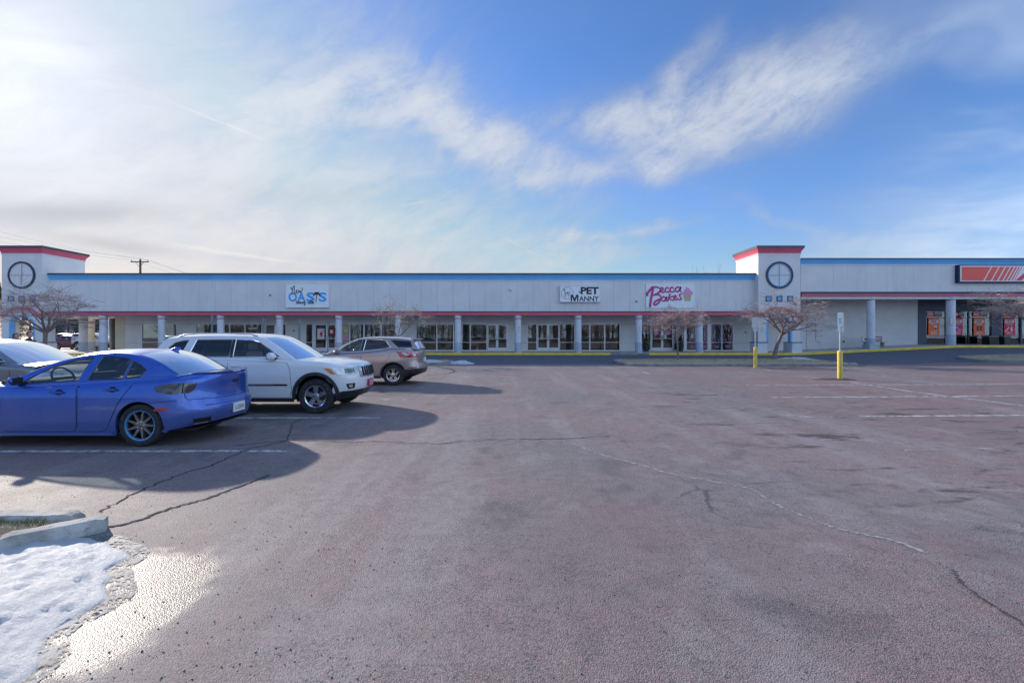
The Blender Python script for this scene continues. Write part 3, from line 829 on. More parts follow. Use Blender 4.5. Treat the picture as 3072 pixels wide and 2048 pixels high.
put('canopy_beam', MB().box(PX(AX0, FY), PX(AXP1, FY), FY-0.05, FY+0.45, A['beam'], A['red']-0.004), 'soffit_paint', store)
put('soffit', MB().box(PX(AX0, FY), PX(AXP1, FY), FY+0.51, 42, A['red']+0.02, A['red']+0.12), 'soffit_paint', store)
put('roof', MB().box(PX(AX0, FY), PX(AXP1, FY), FY+0.4, 62, 7.2, 7.4), 'joint_dark', store)
def block_wall(name, col):
    m, nt, b = newmat(name); L = nt.links
    tc = nt.nodes.new('ShaderNodeTexCoord')
    sx, sy, sz = nsep(tc.outputs['Object'])
    br = nt.nodes.new('ShaderNodeTexBrick'); L.new(nvec(sx, sz, 0.0), br.inputs['Vector'])
    br.inputs['Scale'].default_value = 1.0; br.inputs['Brick Width'].default_value = 0.4; br.inputs['Row Height'].default_value = 0.2; br.inputs['Mortar Size'].default_value = 0.008
    br.inputs['Color1'].default_value = tuple(c*1.03 for c in col)+(1,); br.inputs['Color2'].default_value = tuple(c*0.96 for c in col)+(1,); br.inputs['Mortar'].default_value = tuple(c*0.82 for c in col)+(1,)
    n = nnoise(tc.outputs['Object'], 0.6, 4, 0.6)
    L.new(nmix(n.sm(0.5, 0.8)*0.25, br.outputs['Color'], tuple(c*0.75 for c in col)), b.inputs['Base Color']); b.inputs['Roughness'].default_value = 0.85
block_wall('block_wall', (0.76, 0.74, 0.72))
mat('store_navy', (0.070, 0.085, 0.125), 0.6, var=0.08, scale=1.0); mat('store_frame', (0.035, 0.040, 0.055), 0.4, var=0.1)
put('block_wall', MB().box(PX(2420, WY), PX(2754, WY), WY, WY+0.25, 0, A['red']+0.03), 'block_wall', store)
sg = [(2777, 2838), (2840, 2866), (2866, 2906), (2906, 2973), (3003, 3060), (3064, 3120), (3120, 3180)]
zs0, zs1, zt, zl = PZ(1031.5, WY), PZ(932.5, WY), PZ(953, WY), PZ(1009, WY)
nv = MB()
for a, b in ((2754, 2777), (2838, 2840), (2973, 3003), (3060, 3064), (3180, AXP1)): nv.box(PX(a, WY), PX(b, WY), WY-0.06, WY+0.25, 0, zs1)
nv.box(PX(2754, WY), PX(AXP1, WY), WY-0.06, WY+0.25, zs1+0.002, A['red']+0.03)
put('dark_wall', nv, 'store_navy', store)
for a, b in sg: shop_window(PX(a, WY), PX(b, WY), zs0, zs1, [zl, zt], store, fm='store_frame')
put('low_wall', MB().box(PX(2777, WY), PX(3180, WY), WY-0.03, WY+0.25, 0.3, zs0-0.003), 'store_navy', store)
ib = MB(); x0, x1 = PX(2760, WY), PX(3300, WY); zf = SW(36)
ib.quad((x0, WY+.25, zf), (x1, WY+.25, zf), (x1, 49, zf), (x0, 49, zf), 1); ib.quad((x0, 49, 0), (x1, 49, 0), (x1, 49, 5), (x0, 49, 5), 0); ib.quad((x0, WY+.25, 4.6), (x0, 49, 4.6), (x1, 49, 4.6), (x1, WY+.25, 4.6), 0)
ib.quad((x0, WY+.25, 0), (x0, 49, 0), (x0, 49, 5), (x0, WY+.25, 5), 0)
put('interior_shell', ib, ['interior_wall', 'interior_floor'], store)
for px in (2612, 2852): column(px, CY+0.05, SW(PX(px, CY)), A['red'], store, 0.30 if px > 2700 else 0.285, plinth=px < 2700)
column(3092, CY+0.05, SW(PX(3092, CY)), A['red'], store, 0.30)
# conduit and hose box on the block wall
cx_, cz_ = PX(2447, WY), PZ(960, WY)
put('conduit', MB().tube([(cx_, WY-0.03, PZ(950, WY)), (cx_, WY-0.03, PZ(1020, WY)), (cx_+0.1, WY-0.03, PZ(1025, WY)), (cx_+0.35, WY-0.03, PZ(1026, WY))], 0.022, 6), 'steel', store, 60)
put('junction_box', MB().cbox(PX(2458, WY), PX(2463, WY), WY-0.1, WY, PZ(1028, WY), PZ(1024, WY), 0.01), 'trim_white', store)
put('junction_box', MB().cbox(PX(2528, WY), PX(2532, WY), WY-0.1, WY, PZ(1027, WY), PZ(1022, WY), 0.01), 'cap_metal', store)

# ------------------------------------------------------------------ cars
def car_paint(name, col, metal=0.35, grime=0.35, flake=0.0):
    m, nt, b = newmat(name); L = nt.links
    tc = nt.nodes.new('ShaderNodeTexCoord'); O = tc.outputs['Object']; ox, oy, oz = nsep(O)
    n = nnoise(O, 2.2, 5, 0.62); n2 = nnoise(O, 9.0, 4, 0.65)
    g = ((1.0 - (oz + (n-0.5)*0.7).sm(0.15, 0.95))*0.75 + n2.sm(0.45, 0.8)*0.25)*grime     # road salt, thickest low down
    L.new(nmix(g, col, (0.30, 0.31, 0.36)), b.inputs['Base Color'])
    L.new((g*0.6 + 0.28).k, b.inputs['Roughness']); b.inputs['Metallic'].default_value = metal
    L.new((1.0 - g*0.8).k, b.inputs['Coat Weight']); b.inputs['Coat Roughness'].default_value = 0.05
    return m
mat('tyre_rubber', (0.022, 0.022, 0.024), 0.8, var=0.3, scale=8, dirt=((0.16, 0.16, 0.165), 0.5))
mat('trim_black', (0.020, 0.021, 0.024), 0.5, var=0.2, scale=4, dirt=((0.12, 0.12, 0.125), 0.4))
mat('gloss_black', (0.010, 0.010, 0.012), 0.12, var=0.1, coat=0.5)
mat('seam_black', (0.006, 0.006, 0.008), 0.8, var=0.0)
mat('chrome', (0.80, 0.80, 0.82), 0.12, 1.0, var=0.03)
mat('alloy', (0.62, 0.63, 0.65), 0.25, 0.9, var=0.08, scale=5)
mat('alloy_dark', (0.23, 0.235, 0.25), 0.35, 0.8, var=0.12, scale=5)
mat('brake_dark', (0.05, 0.047, 0.045), 0.7, 0.4, var=0.3, scale=9)
mat('cabin_dark', (0.035, 0.035, 0.040), 0.85, var=0.2)
mat('seat_cloth', (0.075, 0.073, 0.075), 0.9, var=0.15)
mat('seat_tan', (0.24, 0.21, 0.17), 0.8, var=0.15)
mat('tail_red', (0.45, 0.012, 0.02), 0.12, var=0.05, coat=1.0)
mat('tail_smoke', (0.030, 0.027, 0.030), 0.12, var=0.2, coat=1.0)
mat('lamp_clear', (0.46, 0.48, 0.50), 0.10, 0.4, var=0.10, scale=5, coat=1.0); mat('lamp_inner', (0.10, 0.105, 0.11), 0.15, 0.6, var=0.1, coat=1.0)
mat('amber', (0.75, 0.22, 0.02), 0.2, var=0.05, coat=1.0)
mat('plate_white', (0.72, 0.74, 0.72), 0.4, var=0.04); mat('plate_ink', (0.05, 0.07, 0.12), 0.5, var=0.0)
mat('plate_red', (0.42, 0.03, 0.12), 0.4, var=0.05)
glass('car_glass', (0.72, 0.78, 0.78), 1.7); glass('tinted_glass', (0.09, 0.10, 0.12), 1.9); glass('screen_glass', (0.60, 0.66, 0.66), 1.9)

def offset_poly(P, d):
    n = len(P); out = []
    ar = sum(P[k][0]*P[(k+1) % n][1]-P[(k+1) % n][0]*P[k][1] for k in range(n)); sg = 1 if ar > 0 else -1
    for k in range(n):
        a, b, c = Vector(P[k-1]), Vector(P[k]), Vector(P[(k+1) % n])
        t = (b-a).normalized() + (c-b).normalized()
        t = t.normalized() if t.length > 1e-6 else (b-a).normalized()
        q = Vector((t.y, -t.x))*sg
        out.append((b.x+q.x*d, b.y+q.y*d))
    return out
def inside(P, x, y):
    c = False; n = len(P)
    for i in range(n):
        (x1, y1), (x2, y2) = P[i], P[i-1]
        if (y1 > y) != (y2 > y) and x < (x2-x1)*(y-y1)/(y2-y1)+x1: c = not c
    return c
def rounded(P, n=4, r=0.25):
    """cut the corners of a polygon with short arcs"""
    out = []; m = len(P)
    for k in range(m):
        a, b, c = Vector(P[k-1]), Vector(P[k]), Vector(P[(k+1) % m])
        p, q = b+(a-b)*r, b+(c-b)*r
        for j in range(n+1):
            t = j/n; out.append(tuple((1-t)**2*p + 2*t*(1-t)*b + t*t*q))
    return out
def fill(outer, holes=(), step=0.07):
    """triangulate a polygon (with holes) with inner points; returns points, faces"""
    pts, ed = [], []
    def loop(P):
        i = len(pts); n = 0
        for k in range(len(P)):
            a, b = Vector(P[k]), Vector(P[(k+1) % len(P)]); m = max(1, int((b-a).length/step))
            for j in range(m): pts.append(a+(b-a)*j/m); n += 1
        ed.extend((i+j, i+(j+1) % n) for j in range(n))
    loop(outer)
    for h in holes: loop(h)
    x0, x1 = min(p[0] for p in outer), max(p[0] for p in outer); y0, y1 = min(p[1] for p in outer), max(p[1] for p in outer)
    big = offset_poly(outer, -step*0.45); hb = [offset_poly(h, step*0.45) for h in holes]
    nx, ny = int((x1-x0)/step)+1, int((y1-y0)/step)+1
    for i in range(nx+1):
        for j in range(ny+1):
            p = (x0+(i+0.37)*step, y0+(j+0.41)*step)
            if inside(big, *p) and not any(inside(h, *p) for h in hb): pts.append(Vector(p))
    V, E, T, _, _, _ = delaunay_2d_cdt([Vector((p[0], p[1])) for p in pts], ed, [], 0, 1e-6)
    out = []
    for t in T:
        c = (V[t[0]]+V[t[1]]+V[t[2]])/3
        if inside(outer, c.x, c.y) and not any(inside(h, c.x, c.y) for h in holes): out.append(t)
    return V, out

def weld(mb, eps=4):
    idx = {}; v = []; re = []
    for p in mb.v:
        kk = (round(p[0], eps), round(p[1], eps)+0.0, round(p[2], eps))
        if kk not in idx: idx[kk] = len(v); v.append(p)
        re.append(idx[kk])
    mb.v = v; ff = []; mm = []
    for f, m in zip(mb.f, mb.m):
        g = []
        for a in f:
            if re[a] not in g: g.append(re[a])
        if len(g) > 2: ff.append(tuple(g)); mm.append(m)
    mb.f, mb.m = ff, mm
    return mb
class Car:
    def __init__(s, sp, root):
        s.sp = sp; s.root = root; s.W = sp['W']
        s.zt = curve(sp['zt']); s.zb0 = curve(sp['zb']); s.xf = curve(sp['xf']); s.xr = curve(sp['xr']); s.sec = curve(sp['sec'])
        s.Lf, s.Lr, s.pf, s.pr = sp.get('Lf', 0.75), sp.get('Lr', 0.6), sp.get('pf', 2.6), sp.get('pr', 2.8)
        s.crown = curve(sp['crown'])
    def zb(s, x):
        z = s.zb0(x)
        for xa, Ra, zc in s.sp['arches']:
            if abs(x-xa) < Ra: z = max(z, zc + math.sqrt(max(0.0, Ra*Ra-(x-xa)**2)))
        return z
    def hw(s, x, z):
        """half width of the body side at x, z (before the ends round off)"""
        w = s.W*s.sec(z); d = s.zt(x)-z
        r = s.sp.get('shoulder', 0.07)
        if d < r: w -= s.sp.get('tuck', 0.035)*(1-max(d, 0)/r)**2
        xm = (s.sp['arches'][0][0]+s.sp['arches'][1][0])/2
        return w - 0.010*((x-xm)/1.5)**2
    def side(s, x, z):
        w = s.hw(x, z); xf, xr = s.xf(z), s.xr(z)
        if x > xf-s.Lf: return w*max(0.0, 1-((x-xf+s.Lf)/s.Lf)**s.pf)**(1/s.pf)
        if x < xr+s.Lr: return w*max(0.0, 1-((xr+s.Lr-x)/s.Lr)**s.pr)**(1/s.pr)
        return w
    def endpt(s, a, z, end):
        """a: 0 where the corner starts, 1 on the centre line, negative runs back along the side"""
        L_, p = (s.Lf, s.pf) if end == 'f' else (s.Lr, s.pr)
        sg = 1 if end == 'f' else -1; xe = s.xf(z) if end == 'f' else s.xr(z); x0 = xe-sg*L_
        if a <= 0: x = x0+sg*a*L_; return Vector((x, s.hw(x, z), z))
        th = a*math.pi/2; x = x0 + sg*L_*math.sin(th)**(2/p); return Vector((x, s.hw(x, z)*max(0.0, math.cos(th))**(2/p), z))
    def body(s, paint):
        sp = s.sp; xm_f, xm_r = s.xf(0.5), s.xr(0.5)
        st = set(); x0, x1 = xm_r+s.Lr, xm_f-s.Lf
        n = int((x1-x0)/0.045); base = [x0+(x1-x0)*k/n for k in range(n+1)]
        for xa, Ra, zc in sp['arches']:
            a0 = math.asin(max(-1, min(1, (s.zb0(xa)-zc)/Ra)))
            arc = [xa+Ra*math.cos(a0+(math.pi-2*a0)*k/22) for k in range(23)]; e = 0.002
            arc += [xa+Ra*math.cos(a0)+e, xa-Ra*math.cos(a0)-e]
            base = [b for b in base if abs(b-xa) > Ra*math.cos(a0)+0.02]; st.update(arc)
        st.update(base); xs = sorted(x for x in st if x0 <= x <= x1)
        cols = [('r', 1-k/12) for k in range(12)] + [('s', x) for x in xs] + [('f', (k+1)/12) for k in range(12)]
        rows = [0, .03, .08, .16, .26, .36, .46, .56, .66, .75, .83, .90, .95, .98, 1.0]
        mb = MB(); nr = len(rows); nc = len(cols)
        def nom(c):
            if c[0] == 's': return c[1]
            return s.endpt(c[1], 0.55, c[0]).x
        def vert(c, v, side):
            xn = nom(c); zb, zt = s.zb(xn), s.zt(xn); z = zb + v*(zt-zb)
            P = Vector((c[1], s.side(c[1], z), z)) if c[0] == 's' else s.endpt(c[1], z, c[0])
            return (P.x, P.y*side, P.z)
        for side in (1, -1):
            i = len(mb.v)
            for c in cols:
                p0 = vert(c, 0, side); mb.v.append((p0[0], p0[1]*(1-0.07/max(0.1, abs(p0[1]))) if abs(p0[1]) > 0.1 else p0[1]*0.5, p0[2]+0.012))
                for v in rows: mb.v.append(vert(c, v, side))
            for a in range(nc-1):
                for b in range(nr):
                    k = i+a*(nr+1)+b; q = (k, k+nr+1, k+nr+2, k+1)
                    mb.face(q if side < 0 else q[::-1])
        # lid: bonnet, shelf under the cabin, boot
        M = 10; i = len(mb.v); s.cab = sp['cabin']
        for c in cols:
            P = Vector(vert(c, 1.0, 1)); cr = s.crown(P.x)
            wref = s.hw(P.x, P.z)
            for k in range(M+1):
                t = -1+2*k/M; y = P.y*t
                mb.v.append((P.x, y, P.z+cr*(1-abs(t)**2.4)*min(1.0, P.y/(0.6*wref))))
        for a in range(nc-1):
            xm = (mb.v[i+a*(M+1)][0]+mb.v[i+(a+1)*(M+1)][0])/2
            mi = 1 if s.cab[0] < xm < s.cab[1] else 0
            for k in range(M):
                q = i+a*(M+1)+k; mb.face((q, q+M+1, q+M+2, q+1), mi)
        # floor and wheel wells
        zf = s.zb0(1.3)+0.06; mb.box(xm_r+0.25, xm_f-0.25, -s.W*0.86, s.W*0.86, zf, zf+0.02, 2)
        for xa, Ra, zc in sp['arches']:
            for side in (1, -1):
                i = len(mb.v); n = 20; y0, y1 = side*(s.W-0.30), side*(s.W-0.055)
                for k in range(n+1):
                    a = -0.35 + (math.pi+0.7)*k/n; p = (xa+(Ra+0.004)*math.cos(a), zc+(Ra+0.004)*math.sin(a))
                    mb.v += [(p[0], y0, p[1]), (p[0], y1, p[1])]
                for k in range(n): mb.face((i+2*k, i+2*k+1, i+2*k+3, i+2*k+2), 2)
                mb.face([i+2*k for k in range(n+1)], 2)
        s.paint = paint
        return link('body', mb.mesh('body', [paint, 'cabin_dark', 'seam_black'], 38), s.root)
    # overlays on the body side
    def _norm(s, fn, u, v):
        e = 0.01; a, b = fn(u+e, v)-fn(u-e, v), fn(u, v+e)-fn(u, v-e); n = a.cross(b)
        n.normalize()
        return n
    def lay(s, name, fn, poly, m, off=0.004, parent=None, step=0.06, sides=(1,), bulge=0.0, sharp=50, thick=0.0, holes=()):
        """a panel laid on the surface fn(u, v), one object per call"""
        V, T = fill(poly, holes, step); mb = MB()
        c = Vector((sum(p[0] for p in poly)/len(poly), sum(p[1] for p in poly)/len(poly)))
        for sd in sides:
            i = len(mb.v)
            for p in V:
                P = fn(p.x, p.y); n = s._norm(fn, p.x, p.y)
                if n.y < 0 and abs(n.y) > 0.3: n = -n
                elif abs(n.y) <= 0.3 and n.x*(1 if P.x > 1.2 else -1) < 0: n = -n
                o = off
                if bulge: o += bulge*min(1.0, min((Vector(q)-p).length for q in poly)/0.08)
                Q = P + n*o; mb.v.append((Q.x, Q.y*sd, Q.z))
            a, b, cc = (Vector(mb.v[i+k]) for k in T[0]); nn = (b-a).cross(cc-a)
            ctr = Vector(mb.v[i+T[0][0]]); outw = Vector(((ctr.x-1.3)*0.15, ctr.y, 0.05))
            fl = nn.dot(outw) < 0
            for t in T: mb.face([i+k for k in (t[::-1] if fl else t)])
        if len(sides) > 1: weld(mb, 3)
        return link(name, mb.mesh(name, [m], sharp), parent or s.root)
    def sfn(s): return lambda x, z: Vector((x, s.side(x, z), z))
    def efn(s, end): return lambda a, z: s.endpt(a, z, end)
    def door(s, poly, side, handle, paint=None, hm=None, label=None, cup=False):
        s.lay('door_gap', s.sfn(), offset_poly(poly, 0.007), 'seam_black', 0.0022, None, 0.08, (side,))
        d = s.lay('door', s.sfn(), poly, paint or s.paint, 0.0050, None, 0.07, (side,))
        hx, hz = handle
        y = s.side(hx, hz)
        if cup: s.lay('handle_cup', s.sfn(), [(hx-0.02+0.055*math.cos(q), hz+0.042*math.sin(q)) for q in [2*math.pi*j/14 for j in range(14)]], 'seam_black', 0.0085, d, 0.05, (side,))
        hb = MB(); bm = bmesh.new(); bmesh.ops.create_cube(bm, size=1)
        for v in bm.verts: v.co = (hx+v.co.x*0.20, (y+0.030)*side+v.co.y*0.022, hz+v.co.z*0.032)
        bmesh.ops.bevel(bm, geom=bm.edges[:], offset=0.008, segments=2, affect='EDGES'); hb.add_bm(bm); bm.free()
        hb.box(hx-0.085, hx-0.065, min(y*side, (y+0.03)*side), max(y*side, (y+0.03)*side), hz-0.01, hz+0.01); hb.box(hx+0.065, hx+0.085, min(y*side, (y+0.03)*side), max(y*side, (y+0.03)*side), hz-0.01, hz+0.01)
        link('handle', hb.mesh('handle', [hm or s.paint], 40), d)
        return d
    # greenhouse
    def gh_side(s, x, z):
        g = s.sp['gh']; zb = s.zt(x)
        return s.hw(x, zb-0.002) - g['inset'] - g['tumble']*(z-zb) - g.get('curv', 0.10)*max(0.0, z-zb)**2 - g.get('taper', 0.0)*max(0.0, g['tx']-x)**2
    def greenhouse(s, paint, wins, glass_side, rear_glass='tinted_glass', front_frame='seam_black'):
        g = s.sp['gh']; ctr = g['center']; n = 44
        # resample the centre line by arc length
        P = smooth_line(ctr, 8); d = [0]
        for a, b in zip(P, P[1:]): d.append(d[-1]+(b-a).length)
        def at(t):
            t *= d[-1]
            for k in range(len(P)-1):
                if t <= d[k+1]+1e-9: return P[k]+(P[k+1]-P[k])*((t-d[k])/max(1e-9, d[k+1]-d[k]))
            return P[-1]
        E = smooth_line(g['edge'], 8); de = [0]
        for a, b in zip(E, E[1:]): de.append(de[-1]+(b-a).length)
        def ate(t):
            t *= de[-1]
            for k in range(len(E)-1):
                if t <= de[k+1]+1e-9: return E[k]+(E[k+1]-E[k])*((t-de[k])/max(1e-9, de[k+1]-de[k]))
            return E[-1]
        # match stations by key points (base, header, rear header, rear base)
        kc, ke = g['kc'], g['ke']
        def frac(Pl, dl, key):
            best = min(range(len(Pl)), key=lambda k: (Pl[k]-Vector((key[0], key[1], 0))).length); return dl[best]/dl[-1]
        fc = [0, frac(P, d, kc[0]), frac(P, d, kc[1]), 1]; fe = [0, frac(E, de, ke[0]), frac(E, de, ke[1]), 1]
        nn = [10, 18, 10]; tc, te = [], []
        for q in range(3):
            for k in range(nn[q]): tc.append(fc[q]+(fc[q+1]-fc[q])*k/nn[q]); te.append(fe[q]+(fe[q+1]-fe[q])*k/nn[q])
        tc.append(1.0); te.append(1.0)
        T = [-1, -.965, -.93, -.75, -.5, -.25, 0, .25, .5, .75, .93, .965, 1]
        parts = {'roof': MB(), 'windshield': MB(), 'rear_window': MB()}
        rowsv = []
        for a, b in zip(tc, te):
            c, e = at(a), ate(b); ye = s.gh_side(e.x, e.y); row = []
            for t in T:
                q = abs(t); row.append((c.x+(e.x-c.x)*q**2, ye*t, c.y+(e.y-c.y)*q**2.6))
            rowsv.append(row)
        m = g.get('margin', (1, 1))
        for k in range(len(rowsv)-1):
            for j in range(len(T)-1):
                q = (rowsv[k][j], rowsv[k+1][j], rowsv[k+1][j+1], rowsv[k][j+1])
                edge = j < 2 or j >= len(T)-3
                key = 'roof'
                if not edge and m[0] <= k < nn[0]-0: key = 'windshield'
                if not edge and nn[0]+nn[1] <= k < sum(nn)-m[1]: key = 'rear_window'
                mbk = parts[key]; i = len(mbk.v); mbk.v += list(q); mbk.face((i, i+1, i+2, i+3))
        roof = link('roof', weld(parts['roof']).mesh('roof', [paint], 40), s.root)
        link('windshield', weld(parts['windshield']).mesh('windshield', ['screen_glass'], 60), s.root)
        link('rear_window', weld(parts['rear_window']).mesh('rear_window', [rear_glass], 60), s.root)
        # side frames with window openings
        EX = [ate(t) for t in te]; outer = [(e.x, e.y) for e in EX]
        lo = [(outer[-1][0]+(outer[0][0]-outer[-1][0])*k/30) for k in range(31)]
        outer2 = outer + [(x, s.zt(x)-0.012) for x in lo[1:-1]]
        holes = [rounded(w['poly'], 3, w.get('r', 0.12)) for w in wins]
        fn = lambda x, z: Vector((x, s.gh_side(x, z), z))
        for sd in (1, -1):
            s.lay('pillar_frame', fn, outer2, paint, 0.0, None, 0.08, (sd,), holes=holes, sharp=50)
            for w, h in zip(wins, holes):
                s.lay('side_window', fn, offset_poly(h, 0.012), w.get('m', glass_side), -0.012, None, 0.12, (sd,))
                # rubber edge
                mb = MB(); lp = h + [h[0]]; i = 0
                inn = offset_poly(h, -0.016); inn = inn + [inn[0]]
                for (a, b) in zip(lp, inn):
                    for (p, o) in ((a, 0.002), (b, -0.006)):
                        Q = fn(*p); mb.v.append((Q.x, (Q.y+o)*sd, Q.z))
                for k in range(len(lp)-1): mb.face((2*k, 2*k+1, 2*k+3, 2*k+2))
                link('window_seal', mb.mesh('window_seal', [w.get('trim', 'gloss_black')]), s.root)
            for bp in g.get('blackouts', ()): s.lay('pillar_trim', fn, bp, 'gloss_black', 0.004, None, 0.1, (sd,))
        return roof
    def cabin(s, seat='seat_cloth', wheel_at=None, rows=((1.35, 0.37), (0.35, 0.36))):
        for x, y in rows:
            for sd in (1, -1):
                mb = MB(); z = s.zt(x)
                mb.cbox(x-0.14, x+0.02, sd*y-0.24, sd*y+0.24, z-0.25, z+0.14, 0.05)
                st = link('seat', mb.mesh('seat', [seat], 50), s.root)
                mb = MB().cbox(x-0.15, x-0.05, sd*y-0.13, sd*y+0.13, z+0.16, z+0.34, 0.035); link('headrest', mb.mesh('headrest', [seat], 50), st)
        if wheel_at:
            wx, wy, wz = wheel_at; mb = MB(); pts = []
            for k in range(19):
                a = 2*math.pi*k/18; pts.append((wx+0.08*math.sin(a), wy+0.18*math.cos(a), wz+0.165*math.sin(a)))
            mb.tube(pts, 0.015, 6); mb.tube([(wx, wy-0.16, wz), (wx, wy+0.16, wz)], 0.02, 6)
            link('steering_wheel', mb.mesh('steering_wheel', ['cabin_dark'], 60), s.root)
            link('dashboard', MB().cbox(wx+0.12, wx+0.75, -s.W*0.72, s.W*0.72, wz-0.30, wz-0.02, 0.05).mesh('dashboard', ['cabin_dark'], 50), s.root)
    def mirror(s, x, z, paint, size=(0.13, 0.20, 0.14)):
        for sd in (1, -1):
            y = s.hw(x, s.zt(x))*sd; bm = bmesh.new(); bmesh.ops.create_cube(bm, size=1)
            for v in bm.verts:
                k = 1.0 if v.co.x < 0 else 0.72
                v.co = (x+v.co.x*size[0], y+sd*(0.10+v.co.y*sd*size[1]*k), z+v.co.z*size[2]*k)
            bmesh.ops.bevel(bm, geom=bm.edges[:], offset=0.035, segments=3, affect='EDGES'); mb = MB(); mb.add_bm(bm); bm.free()
            o = link('mirror', mb.mesh('mirror', [paint], 60), s.root)
            mb = MB(); mb.cbox(x-0.03, x+0.05, min(y-0.10*sd, y+0.03*sd), max(y-0.10*sd, y+0.03*sd), z-size[2]*0.5, z-size[2]*0.15, 0.01)
            link('mirror_foot', mb.mesh('mirror_foot', ['trim_black'], 50), o)
            link('mirror_glass', MB().box(x-size[0]*0.5-0.003, x-size[0]*0.5-0.001, y+sd*0.10-size[1]*0.38, y+sd*0.10+size[1]*0.38, z-size[2]*0.36, z+size[2]*0.36).mesh('mirror_glass', ['gloss_black']), o)
    def wheels(s, r, rim_r, width, style, rim_m, lip_m=None, out=0.02):
        wb = [a[0] for a in s.sp['arches']]
        t = MB(); hwid = width/2
        prof = [(rim_r+0.004, -hwid*0.86), (rim_r+0.03, -hwid*0.98), (r-0.05, -hwid), (r-0.018, -hwid*0.93), (r-0.003, -hwid*0.72), (r, -hwid*0.4), (r, hwid*0.4), (r-0.003, hwid*0.72), (r-0.018, hwid*0.93), (r-0.05, hwid), (rim_r+0.03, hwid*0.98), (rim_r+0.004, hwid*0.86)]
        t.lathe(prof, 48, (0, 0, 0), 'Y', cap=False); tm = t.mesh('tyre', ['tyre_rubber'], 40)
        b = MB(); b.lathe([(rim_r+0.006, -hwid*0.85), (rim_r-0.02, -hwid*0.5), (rim_r-0.025, hwid*0.6)], 40, (0, 0, 0), 'Y', cap=False)
        b.lathe([(0.0001, hwid*0.05), (rim_r*0.72, hwid*0.05), (rim_r*0.72, 0.0)], 36, (0, 0, 0), 'Y', cap=False)
        bm_ = b.mesh('wheel', ['brake_dark'], 40)
        k = MB(); yo = hwid*0.80
        k.lathe([(rim_r-0.025, yo*0.55), (rim_r-0.018, yo), (rim_r+0.006, yo*1.08), (rim_r+0.008, yo*0.9)], 48, (0, 0, 0), 'Y', m=1, cap=False)
        k.lathe([(0.075, yo*0.5), (0.07, yo*0.86), (0.03, yo*0.93), (0.0001, yo*0.93)], 24, (0, 0, 0), 'Y', cap=False)
        ns, w0, w1, split, tw = style
        for i in range(ns):
            a = 2*math.pi*i/ns+0.31
            for sgn in ((0,) if not split else (-1, 1)):
                def pt(rad, lat, y, aa): return (rad*math.cos(aa)-lat*math.sin(aa), y, rad*math.sin(aa)+lat*math.cos(aa))
                aa = a; r0, r1 = 0.045, rim_r-0.012; l1 = sgn*split + tw
                q = [(r0, -w0/2, yo*0.84), (r0, w0/2, yo*0.84), (r1, l1+w1/2, yo*0.93), (r1, l1-w1/2, yo*0.93)]
                v = len(k.v); mid = ((r0+r1)/2)
                for (rad, lat, y) in q: k.v.append(pt(rad, lat, y, aa))
                for (rad, lat, y) in q: k.v.append(pt(rad, lat*1.15, y-0.035, aa))
                for f in ((0,1,2,3),(4,7,6,5),(0,4,5,1),(1,5,6,2),(2,6,7,3),(3,7,4,0)): k.face([v+j for j in f])
        km = k.mesh('rim', [rim_m, lip_m or rim_m], 35)
        nuts = MB()
        for i in range(5):
            a = 2*math.pi*i/5+0.6; nuts.lathe([(0.012, yo*0.80), (0.012, yo*0.95), (0.0001, yo*0.96)], 8, (0.052*math.cos(a), 0, 0.052*math.sin(a)), 'Y', cap=False)
        nm = nuts.mesh('wheel_nuts', ['chrome'])
        for xa in wb:
            for sd in (1, -1):
                w = link('wheel', bm_, s.root, (xa, sd*(s.W-hwid-out), r)); w.rotation_euler = (0, 0, 0 if sd > 0 else math.pi)
                for nme, me in (('tyre', tm), ('rim', km), ('wheel_nuts', nm)): link(nme, me, w)
                stuff(w.children[-1]) if w.children[-1].name.startswith('wheel_nuts') else None
    def flare(s, r0, r1, off, m, a0=-0.25, a1=math.pi+0.25):
        for xa, Ra, zc in s.sp['arches']:
            for sd in (1, -1):
                mb = MB(); n = 28
                for k in range(n+1):
                    a = a0+(a1-a0)*k/n
                    for rr, o in ((r0, -0.03), (r0, off), ((r0+r1)/2, off), (r1, off*0.7), (r1, 0.0)):
                        x, z = xa+rr*math.cos(a), zc+rr*math.sin(a); y = s.side(x, max(z, s.zb0(x)))
                        mb.v.append((x, (y+o)*sd, z))
                for k in range(n):
                    for j in range(4):
                        q = (k*5+j, (k+1)*5+j, (k+1)*5+j+1, k*5+j+1); mb.face(q if sd > 0 else q[::-1])
                link('wheel_arch_trim', mb.mesh('wheel_arch_trim', [m], 40), s.root)
    def lip(s, name, amin, h, dep, paint, zoff=0.0):
        rows = []; n = 16
        for k in range(n+1):
            a = amin+(1-amin)*k/n; x0 = s.endpt(a, 0.9, 'r').x; z = s.zt(x0); P = s.endpt(a, z, 'r')
            e = min(1.0, (a-amin)/0.18)
            y = P.y; cr = s.crown(P.x)*(1-min(1.0, y/s.hw(P.x, z))**2.4)
            rows.append([(P.x+dep, y*0.985, z+cr*0.9-0.004), (P.x+dep*0.35, y, z+cr*0.7+h*0.7*e), (P.x-0.012*e, y, z+cr*0.4+h*e), (P.x-0.004, y, z+cr*0.4+h*e-0.014), (P.x+0.012, y, z-0.02)])
        mb = MB()
        for sd in (1, -1):
            i = len(mb.v)
            for r in rows: mb.v += [(p[0], p[1]*sd, p[2]) for p in r]
            for k in range(n):
                for j in range(4):
                    q = (i+k*5+j, i+k*5+j+1, i+(k+1)*5+j+1, i+(k+1)*5+j); mb.face(q if sd < 0 else q[::-1])
        weld(mb, 3); link(name, mb.mesh(name, [paint], 45), s.root)
